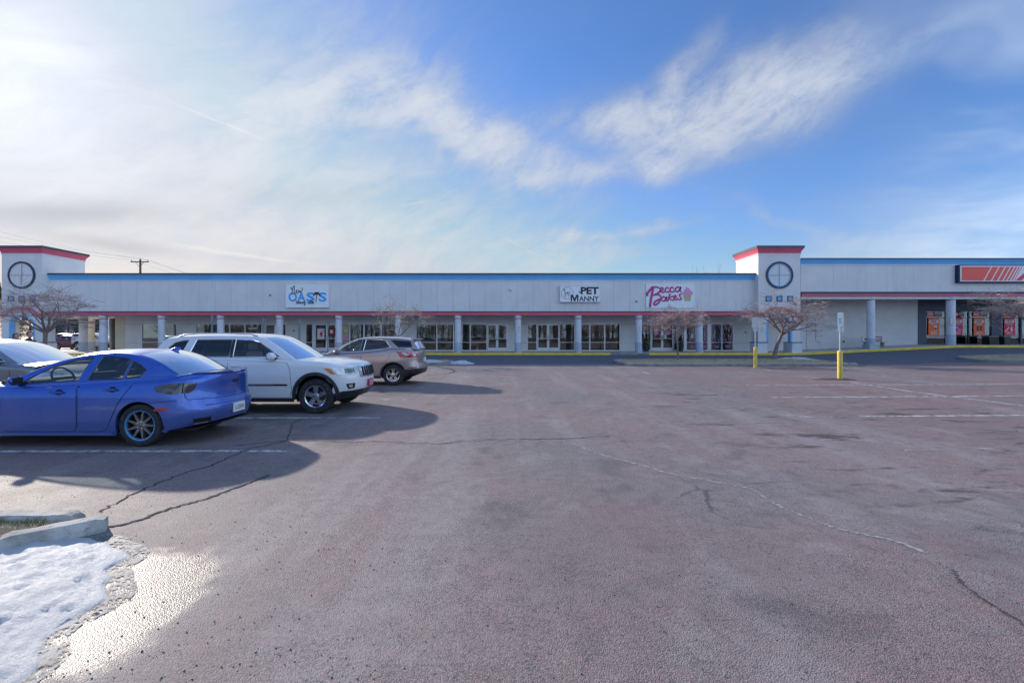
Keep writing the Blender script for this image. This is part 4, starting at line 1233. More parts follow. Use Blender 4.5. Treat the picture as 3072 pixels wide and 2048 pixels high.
    def fin(s, x, z, paint):
        mb = MB(); P = []
        bm = bmesh.new(); bmesh.ops.create_uvsphere(bm, u_segments=12, v_segments=8, radius=1.0)
        for v in bm.verts:
            zz = max(-0.2, v.co.z); v.co = (x+v.co.x*0.10 - max(0, zz)*0.09, v.co.y*0.022*(1.3-max(0, zz)), z+zz*0.06)
        mb.add_bm(bm); bm.free(); link('antenna_fin', mb.mesh('antenna_fin', [paint], 60), s.root)
    def box(s, name, x0, x1, y0, y1, z0, z1, m, c=0.01, parent=None): return link(name, MB().cbox(x0, x1, y0, y1, z0, z1, c).mesh(name, [m], 50), parent or s.root)
    def plate(s, end, z, m, ink, body, w=0.30, h=0.15, a=1.0, off=0.012):
        x = s.xf(z) if end == 'f' else s.xr(z); sg = 1 if end == 'f' else -1
        p = link('license_plate', MB().cbox(min(x, x+sg*(off+0.01)), max(x, x+sg*(off+0.01)), -w/2, w/2, z-h/2, z+h/2, 0.003).mesh('license_plate', [m]), s.root)
        if body:
            t = text_poly(body, w*0.74, h*0.42, (x+sg*(off+0.0115), 0, z-0.005), 0.012, 0, (0, 0, 1), (0, sg, 0)); link('lettering', t.mesh('lettering', [ink]), p)
        return p
mat('rim_blue', (0.07, 0.27, 0.55), 0.3, 0.3, var=0.1)
def build_sedan(root, paint, plate=None, lip='rim_blue', tail='tail_smoke', detail=True):
    sp = dict(W=0.875, Lf=0.95, Lr=0.62, pf=2.2, pr=2.5,
        zt=[(-0.98,1.055),(-0.7,1.065),(-0.3,1.045),(0.2,1.015),(0.8,0.975),(1.8,0.925),(2.25,0.905),(2.7,0.86),(3.2,0.745),(3.56,0.60)],
        zb=[(-0.98,0.33),(-0.6,0.25),(-0.3,0.20),(0.4,0.17),(2.2,0.17),(3.0,0.18),(3.5,0.22)],
        xf=[(0.15,3.36),(0.3,3.50),(0.5,3.54),(0.65,3.50),(0.8,3.36)],
        xr=[(0.2,-0.78),(0.35,-0.93),(0.50,-0.985),(0.58,-0.98),(0.62,-0.945),(0.8,-0.92),(1.0,-0.945),(1.04,-0.95)],
        sec=[(0.15,0.955),(0.25,0.965),(0.34,0.985),(0.50,0.996),(0.66,1.0),(0.74,0.996),(0.80,0.984),(0.92,0.955),(1.05,0.915)],
        arches=[(0.0,0.355,0.33),(2.64,0.355,0.33)], shoulder=0.09, tuck=0.05, cabin=(-0.35,2.05),
        crown=[(-0.98,0.02),(-0.5,0.04),(0,0.03),(1.8,0.03),(2.2,0.06),(2.9,0.085),(3.5,0.08)],
        gh=dict(inset=0.035, tumble=0.30, curv=0.22, taper=0.09, tx=0.25, margin=(0, 0),
            center=[(2.48,0.955),(2.08,1.13),(1.65,1.305),(1.22,1.415),(0.80,1.460),(0.45,1.465),(0.10,1.435),(-0.20,1.345),(-0.45,1.225),(-0.66,1.108)],
            edge=[(2.20,0.905),(1.86,1.085),(1.52,1.24),(1.17,1.345),(0.80,1.398),(0.45,1.40),(0.15,1.345),(-0.10,1.245),(-0.28,1.14),(-0.42,1.052)],
            kc=[(1.22,1.415),(0.10,1.435)], ke=[(1.17,1.345),(0.22,1.362)]))
    c = Car(sp, root); c.body(paint)
    wins = [dict(poly=[(1.92,0.935),(1.70,1.085),(1.47,1.20),(1.20,1.295),(0.90,1.348),(0.97,1.17),(1.03,0.985)], r=0.1),
            dict(poly=[(0.90,0.992),(0.77,1.352),(0.60,1.355),(0.42,1.338),(0.30,1.305),(0.36,1.012)], r=0.1, m='screen_glass'),
            dict(poly=[(0.325,1.017),(0.275,1.29),(0.12,1.22),(0.02,1.14),(0.09,1.04)], r=0.1, m='screen_glass')]
    c.greenhouse(paint, wins, 'car_glass', 'screen_glass')
    c.cabin('seat_cloth', (1.62, 0.36, 1.0), ((1.02, 0.37), (0.18, 0.36)))
    for sd in (1, -1):
        c.door([(2.02,0.875),(1.02,0.925),(0.955,0.87),(0.93,0.75),(0.93,0.36),(0.98,0.235),(2.02,0.235),(2.08,0.40),(2.06,0.70)], sd, (1.22, 0.825), cup=True)
        c.door([(1.0,0.928),(0.10,0.975),(0.13,0.92),(0.22,0.80),(0.33,0.62),(0.43,0.40),(0.49,0.275),(0.60,0.235),(0.955,0.235),(0.90,0.36),(0.90,0.75),(0.925,0.87)], sd, (0.42, 0.865), cup=True)
        c.lay('rocker_panel', c.sfn(), [(0.38,0.175),(2.26,0.175),(2.26,0.225),(0.40,0.225)], paint, 0.02, None, 0.08, (sd,))
        f = c.efn('r')
        t = c.lay('taillight', f, [(-0.16,0.895),(0.14,0.955),(0.43,0.955),(0.43,0.86),(0.36,0.80),(0.10,0.795),(-0.06,0.83)], tail, 0.006, None, 0.05, (sd,), 0.012)
        c.lay('lens_gap', f, [(0.245,0.955),(0.26,0.955),(0.28,0.80),(0.265,0.80)], 'seam_black', 0.02, t, 0.05, (sd,))
        c.lay('bumper_gap', f, [(-0.30,0.66),(-0.05,0.675),(0.2,0.70),(0.2,0.693),(-0.05,0.668),(-0.30,0.653)], 'seam_black', 0.002, None, 0.05, (sd,))
        c.lay('side_marker', f, [(-0.23,0.565),(0.0,0.590),(0.06,0.575),(0.0,0.545),(-0.2,0.540)], 'tail_red', 0.006, None, 0.05, (sd,))
        h = c.lay('headlight', c.efn('f'), [(-0.15,0.76),(0.15,0.74),(0.45,0.66),(0.42,0.58),(0.1,0.62)], 'lamp_clear', 0.006, None, 0.05, (sd,), 0.01)
        c.lay('exhaust_cutout', f, [(0.38,0.40),(0.62,0.41),(0.66,0.335),(0.42,0.33)], 'seam_black', 0.004, None, 0.05, (sd,))
    f = c.efn('r')
    both = (1, -1)
    c.lay('boot_gap', f, [(0.27,0.955),(0.28,0.955),(0.31,0.75),(0.34,0.705),(0.34,0.695),(0.30,0.74)], 'seam_black', 0.003, None, 0.05, both)
    c.lay('boot_gap', f, [(0.34,0.705),(1.0,0.69),(1.0,0.682),(0.34,0.697)], 'seam_black', 0.003, None, 0.05, both)
    c.lay('bumper_recess', f, [(0.55,0.60),(1.0,0.605),(1.0,0.595),(0.55,0.59)], 'seam_black', 0.004, None, 0.05, both)
    c.lip('boot_spoiler', 0.16, 0.035, 0.20, paint)
    c.box('brake_light', -0.966, -0.958, -0.10, 0.10, 1.083, 1.097, 'plate_white', 0.002)
    # winged emblem on the boot
    em = MB(); x = c.xr(0.93)-0.012
    em.tube([(x, -0.065, 0.945), (x, -0.055, 0.915), (x, -0.03, 0.905), (x, 0.0, 0.935), (x, 0.03, 0.905), (x, 0.055, 0.915), (x, 0.065, 0.945), (x, 0.03, 0.952), (x, 0.0, 0.925), (x, -0.03, 0.952), (x, -0.065, 0.945)], 0.007, 6)
    link('emblem', em.mesh('emblem', ['gloss_black'], 60), root)
    if plate: c.plate('r', 0.49, 'plate_white', 'plate_ink', plate, 0.31, 0.155)
    c.lay('exhaust_pipe', f, [(0.42,0.345),(0.60,0.35),(0.60,0.33),(0.42,0.325)], 'steel', 0.02, None, 0.05, (1,))
    c.mirror(1.86, 1.0, paint); c.fin(0.12, 1.425, paint)
    c.wheels(0.322, 0.228, 0.21, (9, 0.05, 0.018, 0, 0.012), 'alloy_dark', lip)
    return c
def build_suv(root, paint, plate='plate_red'):
    sp = dict(W=0.965, Lf=0.62, Lr=0.5, pf=2.6, pr=3.0,
        zt=[(-0.88,1.16),(-0.4,1.20),(0.5,1.205),(1.6,1.19),(2.3,1.165),(2.7,1.135),(3.2,1.10),(3.55,1.055),(3.78,0.99)],
        zb=[(-0.88,0.42),(-0.5,0.36),(0.45,0.30),(2.4,0.30),(3.3,0.30),(3.7,0.36)],
        xf=[(0.25,3.58),(0.4,3.70),(0.55,3.78),(0.72,3.79),(0.9,3.76),(1.0,3.73),(1.1,3.66)],
        xr=[(0.3,-0.72),(0.45,-0.90),(0.6,-0.92),(0.8,-0.86),(1.0,-0.84),(1.2,-0.80)],
        sec=[(0.25,0.955),(0.4,0.975),(0.55,0.985),(0.8,1.0),(1.0,0.995),(1.2,0.965)],
        arches=[(0.0,0.43,0.40),(2.915,0.43,0.40)], shoulder=0.08, tuck=0.04, cabin=(-0.75,2.35),
        crown=[(-0.9,0.02),(2.2,0.02),(2.5,0.05),(3.1,0.07),(3.7,0.07)],
        gh=dict(inset=0.045, tumble=0.24, curv=0.22, taper=0.03, tx=-0.1, margin=(0, 1),
            center=[(2.62,1.185),(2.35,1.36),(2.08,1.53),(1.82,1.665),(1.5,1.725),(0.9,1.75),(0.2,1.745),(-0.35,1.705),(-0.56,1.655),(-0.68,1.45),(-0.80,1.19)],
            edge=[(2.40,1.165),(2.15,1.34),(1.90,1.50),(1.66,1.625),(1.35,1.665),(0.8,1.68),(0.2,1.675),(-0.30,1.64),(-0.50,1.60),(-0.62,1.42),(-0.74,1.17)],
            kc=[(1.82,1.665),(-0.40,1.70)], ke=[(1.66,1.625),(-0.40,1.62)],
            blackouts=([(1.0,1.215),(1.07,1.215),(1.07,1.60),(1.0,1.60)],)))
    c = Car(sp, root); c.body(paint)
    wins = [dict(poly=[(1.065,1.215),(1.065,1.612),(1.40,1.600),(1.60,1.555),(1.95,1.34),(2.10,1.225)], r=0.07, trim='chrome'),
            dict(poly=[(1.005,1.612),(1.005,1.217),(0.22,1.217),(0.13,1.24),(0.10,1.30),(0.20,1.606)], r=0.07, m='tinted_glass', trim='chrome'),
            dict(poly=[(0.05,1.60),(-0.05,1.30),(-0.04,1.222),(-0.46,1.25),(-0.40,1.42),(-0.26,1.545),(-0.10,1.588)], r=0.1, m='tinted_glass', trim='chrome')]
    c.greenhouse(paint, wins, 'car_glass', 'tinted_glass')
    c.cabin('seat_tan', (1.80, 0.38, 1.20), ((1.35, 0.39), (0.40, 0.38)))
    for sd in (1, -1):
        c.door([(2.30,1.10),(1.055,1.15),(1.045,1.0),(1.045,0.40),(1.07,0.355),(2.36,0.355),(2.40,0.50),(2.37,0.95)], sd, (1.22, 1.03))
        c.door([(1.025,1.15),(0.03,1.15),(0.04,1.0),(0.12,0.90),(0.30,0.80),(0.44,0.62),(0.50,0.40),(0.54,0.355),(1.0,0.355),(1.018,0.40)], sd, (0.22, 1.04))
        c.lay('side_moulding', c.sfn(), [(1.07,0.605),(2.30,0.605),(2.33,0.625),(2.30,0.645),(1.07,0.645)], 'trim_black', 0.014, None, 0.08, (sd,))
        mo = [o for o in root.children if o.name.startswith('side_moulding')][-1]
        ym = c.side(1.7, 0.625)+0.0165; tx = text_poly('GRAND CHEROKEE', 0.62, 0.024, (1.72, ym*sd, 0.625), 0.01, 0, (0,0,1), (-sd,0,0)); link('lettering', tx.mesh('lettering', ['alloy']), mo)
        c.lay('side_moulding', c.sfn(), [(0.52,0.605),(1.0,0.605),(1.0,0.645),(0.48,0.645)], 'trim_black', 0.014, None, 0.08, (sd,))
        c.lay('rocker_panel', c.sfn(), [(0.44,0.26),(2.46,0.26),(2.46,0.345),(0.44,0.345)], 'trim_black', 0.022, None, 0.08, (sd,))
        f = c.efn('f')
        h = c.lay('headlight', f, [(-0.02,0.985),(0.30,1.0),(0.66,0.99),(0.66,0.845),(0.30,0.83),(0.06,0.86)], 'lamp_clear', 0.006, None, 0.05, (sd,), 0.004)
        c.lay('lamp_inner', f, [(0.34,0.965),(0.58,0.965),(0.58,0.87),(0.34,0.865)], 'lamp_inner', 0.012, h, 0.05, (sd,))
        c.lay('turn_lamp', f, [(-0.03,0.985),(0.05,0.985),(0.14,0.86),(0.08,0.855)], 'amber', 0.012, h, 0.05, (sd,))
        fo = c.lay('fog_lamp', f, [(0.34,0.635),(0.56,0.645),(0.56,0.53),(0.40,0.52)], 'seam_black', 0.006, None, 0.05, (sd,))
        c.lay('fog_lens', f, [(0.40,0.61),(0.50,0.62),(0.50,0.555),(0.42,0.55)], 'lamp_clear', 0.012, fo, 0.05, (sd,))
        c.lay('lower_bumper', f, [(-0.02,0.30),(1.0,0.33),(1.0,0.49),(0.30,0.48),(0.10,0.42),(-0.02,0.40)], 'trim_black', 0.010, None, 0.06, (sd,))
        c.lay('taillight', c.efn('r'), [(-0.1,1.13),(0.5,1.13),(0.5,0.96),(0.0,0.96)], 'tail_red', 0.006, None, 0.05, (sd,))
        c.lay('lower_bumper', c.efn('r'), [(-0.1,0.40),(1.0,0.40),(1.0,0.58),(-0.1,0.56)], 'trim_black', 0.010, None, 0.06, (sd,))
    f = c.efn('f')
    g = c.lay('grille', f, [(0.69,1.0),(1.0,1.01),(1.0,0.75),(0.71,0.765)], 'chrome', 0.010, None, 0.05, (1, -1))
    for k in range(7):
        y = (k-3)*0.118; mb = MB(); 
        z0, z1 = 0.785, 0.985
        def gx(z): return c.xf(z)-0.62*(1-max(0, 1-(abs(y)/c.hw(3.5, z))**2.6)**(1/2.6))
        mb.extrude([(y-0.027, z0), (y+0.027, z0), (y+0.031, z1), (y-0.031, z1)], 0, 1, 'YZ')
        mb.v = [(gx(v[2])+(0.013 if v[0] < 0.5 else 0.020), v[1], v[2]) for v in mb.v]
        link('grille_slot', mb.mesh('grille_slot', ['seam_black']), g)
    pl = c.plate('f', 0.60, plate, 'plate_white', '', 0.31, 0.16, off=0.03)
    bb = MB()
    for k in range(5): bb.box(3.835, 3.836, -0.13+0.01*(k % 2), 0.12-0.02*(k % 3), 0.545+k*0.025, 0.555+k*0.025)
    link('plate_print', bb.mesh('plate_print', ['plate_white']), pl)
    for sd in (1, -1):
        mb = MB(); pts = []
        for k in range(13):
            x = -0.25+k*1.75/12; xx = max(min(x, 1.35), -0.1); e = interp([(-0.3,1.665),(0.2,1.69),(0.8,1.695),(1.5,1.665)], x); y = c.gh_side(x, e)-0.06
            pts.append((x, y*sd, e + (0.042 if 0 < k < 12 else 0.0)))
        mb.tube(pts, [0.014 if 0 < k < 12 else 0.02 for k in range(13)], 8); link('roof_rail', mb.mesh('roof_rail', ['alloy'], 60), root)
        link('door_cladding', MB().mesh('x', ['trim_black']), root) if False else None
    c.box('rear_spoiler', -0.66, -0.42, -0.52, 0.52, 1.640, 1.685, paint, 0.02)
    c.flare(0.43, 0.50, 0.022, 'trim_black', -0.22, math.pi+0.22)
    c.mirror(2.00, 1.24, paint, (0.15, 0.22, 0.18)); 
    c.wheels(0.375, 0.235, 0.25, (5, 0.075, 0.115, 0, 0), 'alloy', 'chrome', 0.01)
    return c
def build_crossover(root, paint, dark_glass=True, plate=True):
    sp = dict(W=0.915, Lf=0.85, Lr=0.55, pf=2.3, pr=2.6,
        zt=[(-0.95,1.20),(-0.5,1.27),(0.1,1.255),(0.6,1.185),(1.2,1.13),(2.2,1.08),(2.7,1.03),(3.2,0.92),(3.68,0.74)],
        zb=[(-0.95,0.42),(-0.5,0.34),(0.4,0.25),(2.3,0.25),(3.1,0.25),(3.6,0.32)],
        xf=[(0.2,3.45),(0.4,3.62),(0.6,3.68),(0.8,3.62),(1.0,3.4)],
        xr=[(0.3,-0.72),(0.42,-0.92),(0.60,-0.96),(0.8,-0.90),(1.05,-0.90),(1.25,-0.84)],
        sec=[(0.2,0.95),(0.35,0.97),(0.6,0.985),(0.85,1.0),(1.05,0.992),(1.28,0.95)],
        arches=[(0.0,0.40,0.37),(2.725,0.40,0.37)], shoulder=0.09, tuck=0.05, cabin=(-0.7,2.2),
        crown=[(-0.9,0.02),(2.2,0.03),(2.6,0.06),(3.1,0.08),(3.6,0.07)],
        gh=dict(inset=0.035, tumble=0.30, curv=0.22, taper=0.05, tx=0.0, margin=(0, 1),
            center=[(2.55,1.09),(2.2,1.27),(1.85,1.44),(1.50,1.585),(1.1,1.655),(0.6,1.68),(0.0,1.67),(-0.45,1.63),(-0.66,1.575),(-0.76,1.42),(-0.87,1.24)],
            edge=[(2.28,1.075),(1.98,1.25),(1.68,1.42),(1.38,1.55),(1.05,1.605),(0.6,1.625),(0.0,1.615),(-0.42,1.575),(-0.60,1.53),(-0.72,1.39),(-0.82,1.22)],
            kc=[(1.50,1.585),(-0.50,1.62)], ke=[(1.38,1.55),(-0.46,1.568)],
            blackouts=([(1.05,1.185),(1.155,1.17),(1.10,1.565),(1.0,1.565)],)))
    c = Car(sp, root); c.body(paint); gm = 'tinted_glass'
    wins = [dict(poly=[(2.06,1.125),(1.77,1.33),(1.50,1.475),(1.28,1.56),(1.10,1.575),(1.15,1.16)], r=0.08, trim='chrome'),
            dict(poly=[(1.05,1.18),(0.995,1.58),(0.42,1.565),(0.28,1.50),(0.12,1.31),(0.30,1.255)], r=0.06, m='tinted_glass', trim='chrome'),
            dict(poly=[(0.16,1.555),(-0.20,1.545),(-0.55,1.51),(-0.63,1.30),(-0.14,1.295)], r=0.08, m='tinted_glass', trim='gloss_black')]
    c.greenhouse(paint, wins, 'car_glass', 'tinted_glass')
    c.cabin('seat_cloth', (1.80, 0.38, 1.10), ((1.25, 0.38), (0.35, 0.37)))
    for sd in (1, -1):
        c.door([(2.20,1.02),(1.14,1.07),(1.10,0.98),(1.09,0.40),(1.12,0.335),(2.22,0.335),(2.28,0.45),(2.26,0.9)], sd, (1.30, 1.0))
        c.door([(1.12,1.075),(0.62,1.12),(0.10,1.19),(0.07,1.08),(0.18,0.90),(0.34,0.74),(0.44,0.55),(0.47,0.40),(0.52,0.335),(1.06,0.335),(1.07,0.40),(1.075,0.98)], sd, (0.36, 1.07))
        c.lay('rocker_panel', c.sfn(), [(0.42,0.24),(2.30,0.24),(2.30,0.325),(0.42,0.325)], 'trim_black', 0.016, None, 0.08, (sd,))
        f = c.efn('r')
        t = c.lay('taillight', f, [(-0.42,1.155),(0.02,1.135),(0.52,1.09),(0.52,0.97),(0.2,0.95),(-0.16,0.96)], 'tail_red', 0.006, None, 0.05, (sd,), 0.014)
        c.lay('reverse_lens', f, [(-0.1,1.12),(0.06,1.11),(0.16,1.04),(0.06,1.03)], 'plate_white', 0.026, t, 0.05, (sd,)); c.lay('reverse_lens', f, [(0.26,1.095),(0.40,1.08),(0.46,1.02),(0.36,1.0)], 'plate_white', 0.026, t, 0.05, (sd,))
        c.lay('reflector', f, [(0.05,0.61),(0.42,0.635),(0.42,0.60),(0.08,0.58)], 'tail_red', 0.008, None, 0.05, (sd,))
        c.lay('lower_bumper', f, [(-0.30,0.36),(1.0,0.40),(1.0,0.56),(0.3,0.57),(-0.05,0.545),(-0.30,0.50)], 'trim_black', 0.012, None, 0.06, (sd,))
        c.lay('lower_bumper', c.efn('f'), [(0.0,0.27),(1.0,0.30),(1.0,0.45),(0.0,0.42)], 'trim_black', 0.012, None, 0.06, (sd,))
        c.lay('headlight', c.efn('f'), [(-0.1,0.93),(0.2,0.92),(0.62,0.83),(0.60,0.76),(0.15,0.80)], 'lamp_clear', 0.008, None, 0.05, (sd,), 0.01)
        fd = rounded([(-0.34,1.06),(-0.54,1.06),(-0.54,0.92),(-0.34,0.92)], 4, 0.3)
        c.lay('fuel_flap_gap', c.sfn(), offset_poly(fd, 0.006), 'seam_black', 0.002, None, 0.05, (sd,)) if sd > 0 else None
        c.lay('fuel_flap', c.sfn(), fd, paint, 0.005, None, 0.05, (sd,)) if sd > 0 else None
        c.lay('chrome_strip', c.efn('f'), [(0.62,0.83),(1.0,0.84),(1.0,0.82),(0.62,0.81)], 'chrome', 0.012, None, 0.05, (sd,))
        mb = MB(); pts = [(x, (c.gh_side(x, z)+0.008)*sd, z) for x, z in ((2.08,1.112),(1.15,1.145),(0.6,1.20),(0.30,1.242),(0.10,1.30),(0.28,1.52),(0.40,1.58))]
        mb.tube(pts, 0.010, 6); link('chrome_trim', mb.mesh('chrome_trim', ['chrome'], 60), root)
    c.lay('grille', c.efn('f'), [(0.60,0.78),(1.0,0.79),(1.0,0.50),(0.66,0.50)], 'gloss_black', 0.008, None, 0.05, (1, -1))
    c.lay('tailgate_recess', c.efn('r'), [(0.58,0.93),(1.0,0.93),(1.0,0.74),(0.62,0.74)], paint, 0.004, None, 0.06, (1, -1))
    if plate: c.plate('r', 0.86, 'plate_white', 'plate_ink', '', 0.30, 0.15, off=0.02)
    c.box('rear_spoiler', -0.78, -0.50, -0.50, 0.50, 1.560, 1.605, paint, 0.02)
    c.flare(0.40, 0.445, 0.012, 'trim_black', -0.1, math.pi+0.1)
    c.mirror(1.95, 1.14, paint, (0.13, 0.20, 0.15)); c.fin(-0.22, 1.648, paint)
    c.wheels(0.36, 0.225, 0.22, (5, 0.05, 0.026, 0.045, 0), 'alloy', 'alloy', 0.015)
    return c
car_paint('paint_blue', (0.030, 0.110, 0.50), 0.55, 0.36); car_paint('paint_white', (0.78, 0.79, 0.80), 0.0, 0.16); car_paint('paint_rose', (0.40, 0.315, 0.31), 0.60, 0.20)
car_paint('paint_grey', (0.24, 0.25, 0.28), 0.60, 0.22); car_paint('paint_red', (0.36, 0.02, 0.04), 0.25, 0.2); car_paint('paint_maroon', (0.16, 0.015, 0.03), 0.25, 0.2); car_paint('paint_silver', (0.55, 0.57, 0.60), 0.4, 0.2)
# nose to -X (left): rotate by pi; then the near side is the car's +Y... side
def place_car(build, name, x, y, z, facing, label, *a, **k):
    r = thing(name, (0, 0, 0), label, 'car'); build(r, *a, **k)
    r.location = (x, y, z); r.rotation_euler = (0, 0, 0 if facing > 0 else math.pi)
    return r
sedan = place_car(build_sedan, 'parked_sedan', -5.62, 7.71, 0, -1, 'dirty blue four door sedan with blue rimmed wheels parked nearest the viewer', 'paint_blue', 'LUZK95')
suv = place_car(build_suv, 'parked_suv', -4.24-2.915, 9.79+0.965, 0, 1, 'white boxy sport utility vehicle with slotted grille facing right beyond the blue sedan', 'paint_white')
cross = place_car(build_crossover, 'parked_crossover', -4.06, 15.5+0.92, 0, -1, 'rose brown crossover with red taillights parked beyond the white vehicle', 'paint_rose')

# ------------------------------------------------------------------ shop signs
mat('sign_white', (0.88, 0.90, 0.90), 0.5, var=0.02); mat('sign_blue', (0.04, 0.42, 0.88), 0.5, var=0.0); mat('sign_ink', (0.020, 0.022, 0.045), 0.5, var=0.0)
mat('sign_pink', (0.66, 0.055, 0.30), 0.5, var=0.0); mat('sign_pale_pink', (0.80, 0.32, 0.58), 0.5, var=0.06, scale=20); mat('sign_tan', (0.55, 0.46, 0.22), 0.5, var=0.2, scale=25)
mat('sign_grey', (0.35, 0.38, 0.42), 0.5, var=0.0); mat('sign_orange', (0.98, 0.105, 0.075), 0.5, var=0.03); mat('sign_red', (0.88, 0.03, 0.10), 0.5, var=0.0); mat('sign_navy', (0.012, 0.02, 0.07), 0.5, var=0.0)
mat('poster_orange', (1.0, 0.17, 0.03), 0.6, var=0.03); mat('poster_red', (0.85, 0.03, 0.09), 0.6, var=0.03); mat('paper', (0.78, 0.78, 0.76), 0.7, var=0.03); mat('poster_dark', (0.05, 0.03, 0.03), 0.6, var=0.05)
mat('sign_letter_red', (0.62, 0.04, 0.06), 0.6, var=0.0); mat('green_grey', (0.21, 0.27, 0.29), 0.6, 0.2, var=0.12)
def sign_board(name, px0, px1, py0, py1, depth, label, frame='trim_white', face='sign_white', lamp=False):
    x0, x1, z0, z1 = PX(px0, FY), PX(px1, FY), PZ(py1, FY), PZ(py0, FY); y = FY-depth
    t = thing(name, ((x0+x1)/2, FY, z0), label, 'sign')
    put('sign_box', framebox(x0, x1, z0, z1, y, FY-0.002, 0.05), frame, t)
    put('sign_face', MB().box(x0+0.05, x1-0.05, y+0.018, FY-0.002, z0+0.05, z1-0.05), face, t)
    return t, x0, x1, z0, z1, y+0.016
# salon
t, x0, x1, z0, z1, y = sign_board('salon_sign', 860.3, 991.3, 850.5, 923.3, 0.22, 'white square salon sign with blue letters and a black palm tree')
w, h = x1-x0, z1-z0
def U(u, v): return (x0+u*w, z0+(1-v)*h)          # u to the right, v down, as fractions of the board
def letters(body, u0, v0, u1, v1, m, bold=0.02, shear=0.0, k=0.0, name='lettering', board=None):
    (a, b), (c, d) = U(u0, v1), U(u1, v0)
    return put(name, text_poly(body, c-a, d-b, ((a+c)/2, y-0.002-k, (b+d)/2), bold, shear), m, t)
letters('O', .065, .37, .265, .76, 'sign_blue', .035); letters('A', .265, .37, .46, .755, 'sign_blue', .035); letters('S', .475, .37, .665, .76, 'sign_blue', .035); letters('S', .755, .37, .935, .76, 'sign_blue', .035)
def ink(lines, wd, m, k=0.004, name='lettering'):
    L_ = []
    for ln in lines:
        ww = None
        if isinstance(ln, tuple): ln, ww = ln
        q = [(u, 1-v) for u, v in ln]; L_.append((q, ww) if ww else q)
    return put(name, strokes(L_, wd, (x0, z0), w, h, y-0.002-k), m, t)
ink([[(.115,.22),(.13,.18),(.15,.27),(.15,.40),(.145,.47)], [(.15,.38),(.165,.20),(.185,.11),(.20,.13),(.20,.30),(.215,.41),(.235,.40)],
     [(.235,.36),(.26,.32),(.265,.28),(.25,.29),(.245,.36),(.26,.41),(.285,.38),(.30,.33)], [(.295,.27),(.305,.30),(.305,.37),(.325,.37),(.335,.28),(.335,.35),(.35,.37),(.375,.30),(.385,.21),(.375,.19)]], 0.055, 'sign_ink')
tr = []
for k in range(7):
    a = math.radians(-20+k*37); cx_, cy_ = .712, .45
    tr.append([(cx_, cy_), (cx_+.045*math.cos(a), cy_-.075*math.sin(a)-.015), (cx_+.085*math.cos(a), cy_-.10*math.sin(a)+.045)])
ink(tr, 0.07, 'sign_ink', 0.006, 'palm_fronds')
ink([[(.712,.45),(.705,.58),(.695,.68),(.70,.77)]], 0.06, 'sign_ink', 0.012, 'palm_trunk')
script = []
def word(u, v, s, glyphs):
    """small joined letters from a few strokes each"""
    for g in glyphs:
        for ln, adv in [g]:
            for l in ln: script.append([(u+p[0]*s, v-p[1]*s*1.8) for p in l])
            u += adv*s
    return u
gl = {'t': ([[(.3,1.5),(.2,.2),(.35,.0),(.6,.3)], [(.0,1.1),(.6,1.2)]], .55), 'a': ([[(.65,.9),(.3,1.0),(.1,.4),(.3,.0),(.6,.8),(.55,.1),(.8,.2)]], .8), 'n': ([[(.1,.9),(.05,.0),(.35,.95),(.5,.8),(.45,.1),(.75,.2)]], .75),
      'i': ([[(.2,.9),(.12,.2),(.25,.0),(.45,.3)], [(.24,1.35),(.26,1.4)]], .42), 'g': ([[(.65,.9),(.3,1.0),(.1,.4),(.3,.1),(.6,.8),(.5,-.7),(.1,-.8),(.3,-.2),(.85,.3)]], .8), 's': ([[(.5,.9),(.2,.9),(.4,.4),(.3,.0),(.0,.1)]], .55),
      'l': ([[(.1,.2),(.5,1.6),(.35,1.8),(.15,.3),(.3,.0),(.5,.3)]], .48), 'o': ([[(.4,1.0),(.1,.5),(.3,.0),(.6,.5),(.4,1.0),(.8,.8)]], .72), 'r': ([[(.1,.9),(.1,.0),(.2,.7),(.5,1.0)]], .5), 'e': ([[(.1,.4),(.5,.7),(.35,1.0),(.1,.5),(.3,.0),(.65,.3)]], .62), 'h': ([[(.1,.2),(.4,1.6),(.15,1.6),(.1,.0),(.4,.9),(.5,.1),(.7,.2)]], .72)}
uu = word(.235, .835, .047, [gl[c] for c in 'tanning']); word(uu+.04, .835, .047, [gl[c] for c in 'salon'])
ink(script, 0.030, 'sign_ink', 0.03)
# pet shop
t, x0, x1, z0, z1, y = sign_board('pet_shop_sign', 1678.7, 1799.6, 857.5, 906.8, 0.30, 'white wide sign with dark block letters and a dog in a circle')
w, h = x1-x0, z1-z0
letters('PET', .51, .09, .955, .53, 'sign_ink', .045); put('lettering', MB().extrude([U(*p) for p in ((.265,.95),(.265,.55),(.315,.55),(.36,.78),(.405,.55),(.455,.55),(.455,.95),(.42,.95),(.42,.68),(.375,.95),(.345,.95),(.30,.68),(.30,.95))], y-0.006, y-0.001, 'XZ'), 'sign_ink', t); letters('ANNY', .47, .64, .96, .95, 'sign_ink', .022)
script = []; word(.455, .44, .030, [([[(.0,1.5),(.9,1.6)], [(.45,1.6),(.35,.2),(.5,.0)]], .7), gl['h'], gl['e']]); ink(script, 0.022, 'sign_ink')
circ = [(.18+.145*math.cos(2*math.pi*k/28), .46+.355*math.sin(2*math.pi*k/28)) for k in range(29)]
ink([circ], 0.022, 'sign_ink', 0.004, 'emblem_ring')
ink([([(.085,.30),(.105,.22),(.125,.26),(.115,.36)], .05), [(.105,.36),(.12,.45),(.17,.42),(.22,.40),(.245,.46),(.24,.62)], [(.125,.45),(.125,.70)], [(.15,.52),(.145,.66)], [(.215,.50),(.20,.60),(.215,.68)], [(.245,.46),(.255,.38)]], 0.030, 'sign_ink', 0.004, 'dog_emblem')
ink([([(.18,.46),(.205,.50)], .11), ([(.135,.45),(.15,.48)], .06)], 0.08, 'sign_ink', 0.010, 'dog_patch')
